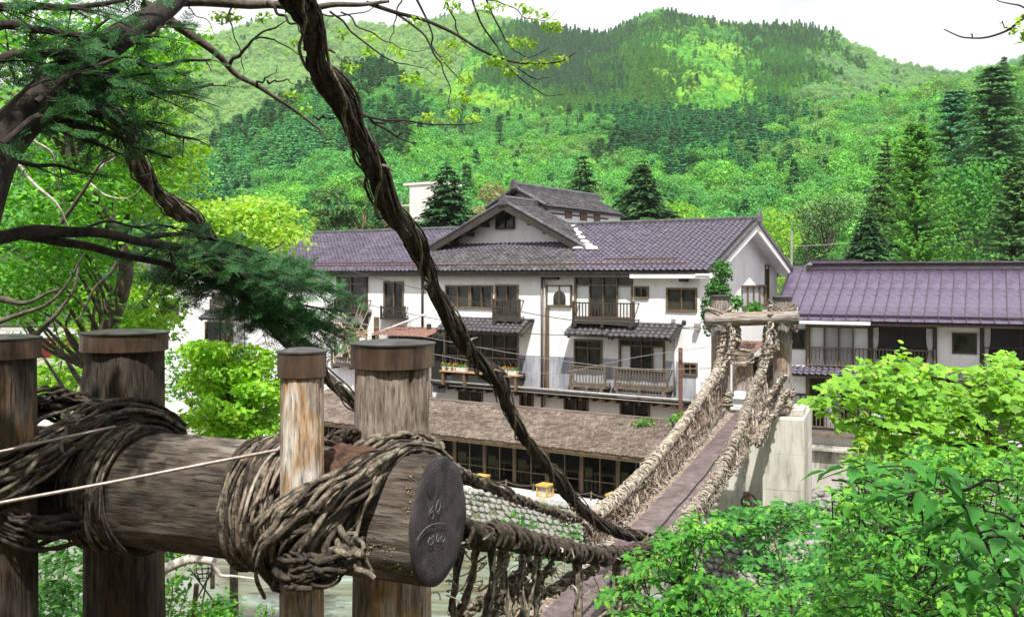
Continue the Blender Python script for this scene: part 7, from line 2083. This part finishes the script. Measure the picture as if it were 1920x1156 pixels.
shrub('leafy_shrub', 'glossy small-leaved shrub covering the near end of the bridge at lower centre',
      [([(1125,1110),(1180,1060),(1235,1005),(1290,975),(1350,965),(1400,985),(1340,1010),(1310,1060),(1290,1170),(1150,1170)], 7.5, 9.5, 2.2), ([(1300,1080),(1480,1100),(1560,1170),(1200,1170)], 7, 9, 1.2), ([(1400,950),(1540,940),(1600,985),(1500,1000)], 9, 12, .35)],
      290, .074, lf_shrub, [[(1400,1350,7.6),(1330,1180,8),(1260,1080,8.4),(1180,1080,8.6)], [(1420,1350,7.8),(1400,1150,8.2),(1340,1010,8.8),(1300,970,9.2)], [(1500,1300,8),(1480,1120,8.6),(1450,1000,9.5)]], 93, 8, .28, (OVAL_V, OVAL_F), 300, .018)
shrub('leafy_shrub', 'large drooping leaves on an arching dark stem nearest the viewer at right',
      [([(1560,880),(1640,860),(1760,880),(1880,930),(1960,960),(1960,1150),(1800,1100),(1700,960)], 3.6, 4.6, 1)],
      34, .10, lf_green, [[(1930,1220,4.0),(1880,1090,4.0),(1840,1000,4.0),(1790,920,4.1),(1720,878,4.2)], [(1790,920,4.1),(1850,902,4.1),(1905,900,4.1)], [(1960,1010,4),(1880,960,4.1),(1800,940,4.2)]], 94, 6, .26, (OVAL_V, OVAL_F), 300, .009, droop=1.0)
shrub('bank_thicket', 'dark green thicket on the far bank below the concrete abutment',
      [([(1540,970),(1660,900),(1960,920),(1960,1170),(1300,1170),(1340,1110),(1500,1100),(1550,1020)], 13, 18, 2), ([(1340,965),(1500,940),(1560,965),(1480,1000),(1380,1000)], 20, 25, .7), ([(1400,1040),(1500,1000),(1560,1010),(1560,1090),(1440,1090)], 16, 22, .4), ([(1330,1000),(1480,985),(1480,1090),(1340,1095)], 20, 24, .25)],
      560, .18, lf_green, [[(1700,1400,15),(1690,1200,15),(1650,1000,16)], [(1400,1300,20),(1420,1100,21),(1440,980,22)], [(1900,1300,14),(1880,1100,15),(1860,950,16)]], 95, 9, .5, (LEAF_V, LEAF_F), 250, .03, cat='thicket')
shrub('leafy_shrub', 'pale grey-green small-leaved bush in front of the house lower windows',
      [([(1610,800),(1700,760),(1860,790),(1870,900),(1700,920),(1600,880)], 24, 28, 1)],
      330, .20, lf_bright, [[(1740,1150,26),(1735,1000,26),(1730,850,26)], [(1800,1150,26),(1800,980,26),(1790,830,26)]], 96, 9, .6, (LEAF_V, LEAF_F), 120, .03)
# earth and stones of the far bank right of the abutment
g = np.random.default_rng(99); parts = []
for k in range(260):
    p = at(g.uniform(1505, 1680), g.uniform(860, 1010), 1); t = (TZ+.3 + g.uniform(-.4, .1))/p.z; c = np.array(p)*t
    if c[1] > 36: continue
    s = g.uniform(.12, .45); V, F = cobble(int(g.integers(60))); parts.append((V*np.array([s*1.3, s, s*.8]) + c, F))
o = obj('bank_rubble', np_mesh('bank_rubble', *join(parts)), stone_m); tag(o, 'pale rubble stones on the bank right of the abutment', 'rubble', None, 'stuff')

# ================================================================== UNSEEN TREES BEHIND THE PHOTOGRAPHER (added to shade the foreground and block sky light)
px_dummy = 0
def canopy(label, base, C, R, n, leaf, seed):
    g = np.random.default_rng(seed); root = empty('shade_tree', base, 0, label, 'tree')
    path = smooth_path([base, Vector(base)+Vector((.1, .1, 2.5)), np.mean(np.array(C), axis=0)], 14)
    parts = [tube_np(path, np.linspace(.2, .08, 14), 8)] + [tube_np(smooth_path([path[9], (path[9]+np.array(c))/2, c], 7), np.linspace(.06, .015, 7), 5) for c in C]
    obj('trunk', np_mesh('trunk', *join(parts), smooth=True), bark_mid, root)
    V, F = leaf_cloud(g, C, np.array(R), n, leaf, up=.6, shell=.3); obj('crown', np_mesh('crown', V, F), lf_green, root)
g = np.random.default_rng(5)
C = [(g.uniform(-7.0, -3.0), g.uniform(.4, 5.2), g.uniform(3.4, 5.4)) for k in range(34)]
canopy('leafy tree leaning in from the left behind the photographer', (-7.5, 0.0, -1.8), C, [(.72, .9, .4)]*34, 2600, .17, 6)
for i, (bx, by_) in enumerate(((-7, -7), (-1.5, -9), (5.5, -7), (9.5, -1.0), (-11, 0))):
    zb_ = -1.8 + .72*max(0, -3.5-by_); C = [(bx+g.normal(0, 1.9), by_+g.normal(0, 1.4), zb_+g.uniform(1.2, 6.5)) for k in range(16)]
    canopy(['broad tree behind the photographer to the left', 'broad tree straight behind the photographer', 'broad tree behind the photographer to the right', 'broad tree to the right of the photographer', 'broad tree far left of the photographer'][i], (bx, by_, zb_), C, [(1.6, 1.5, 1.0)]*16, 5000, .34, 10+i)

C = [(g.uniform(.9, 5.5), g.uniform(-2.0, 3.0), g.uniform(3.4, 5.2)) for k in range(24)]
canopy('leafy tree leaning in from the right behind the photographer', (4.8, -2.2, -1.8), C, [(.75, .75, .35)]*24, 2000, .17, 26)

# ================================================================== HAZE
m = bpy.data.materials.new('haze'); m.use_nodes = True
for n in list(m.node_tree.nodes): m.node_tree.nodes.remove(n)
ho = m.node_tree.nodes.new('ShaderNodeOutputMaterial'); pv = m.node_tree.nodes.new('ShaderNodeVolumePrincipled')
pv.inputs['Color'].default_value = (.93, .96, 1, 1); pv.inputs['Density'].default_value = .00011; pv.inputs['Anisotropy'].default_value = .1
m.node_tree.links.new(pv.outputs[0], ho.inputs['Volume'])
hb = MB().box(-2600, 2600, -120, 2300, -14, 420).build('haze', m); tag(hb, 'thin pale valley haze softening the far hills', 'haze', None, 'stuff')
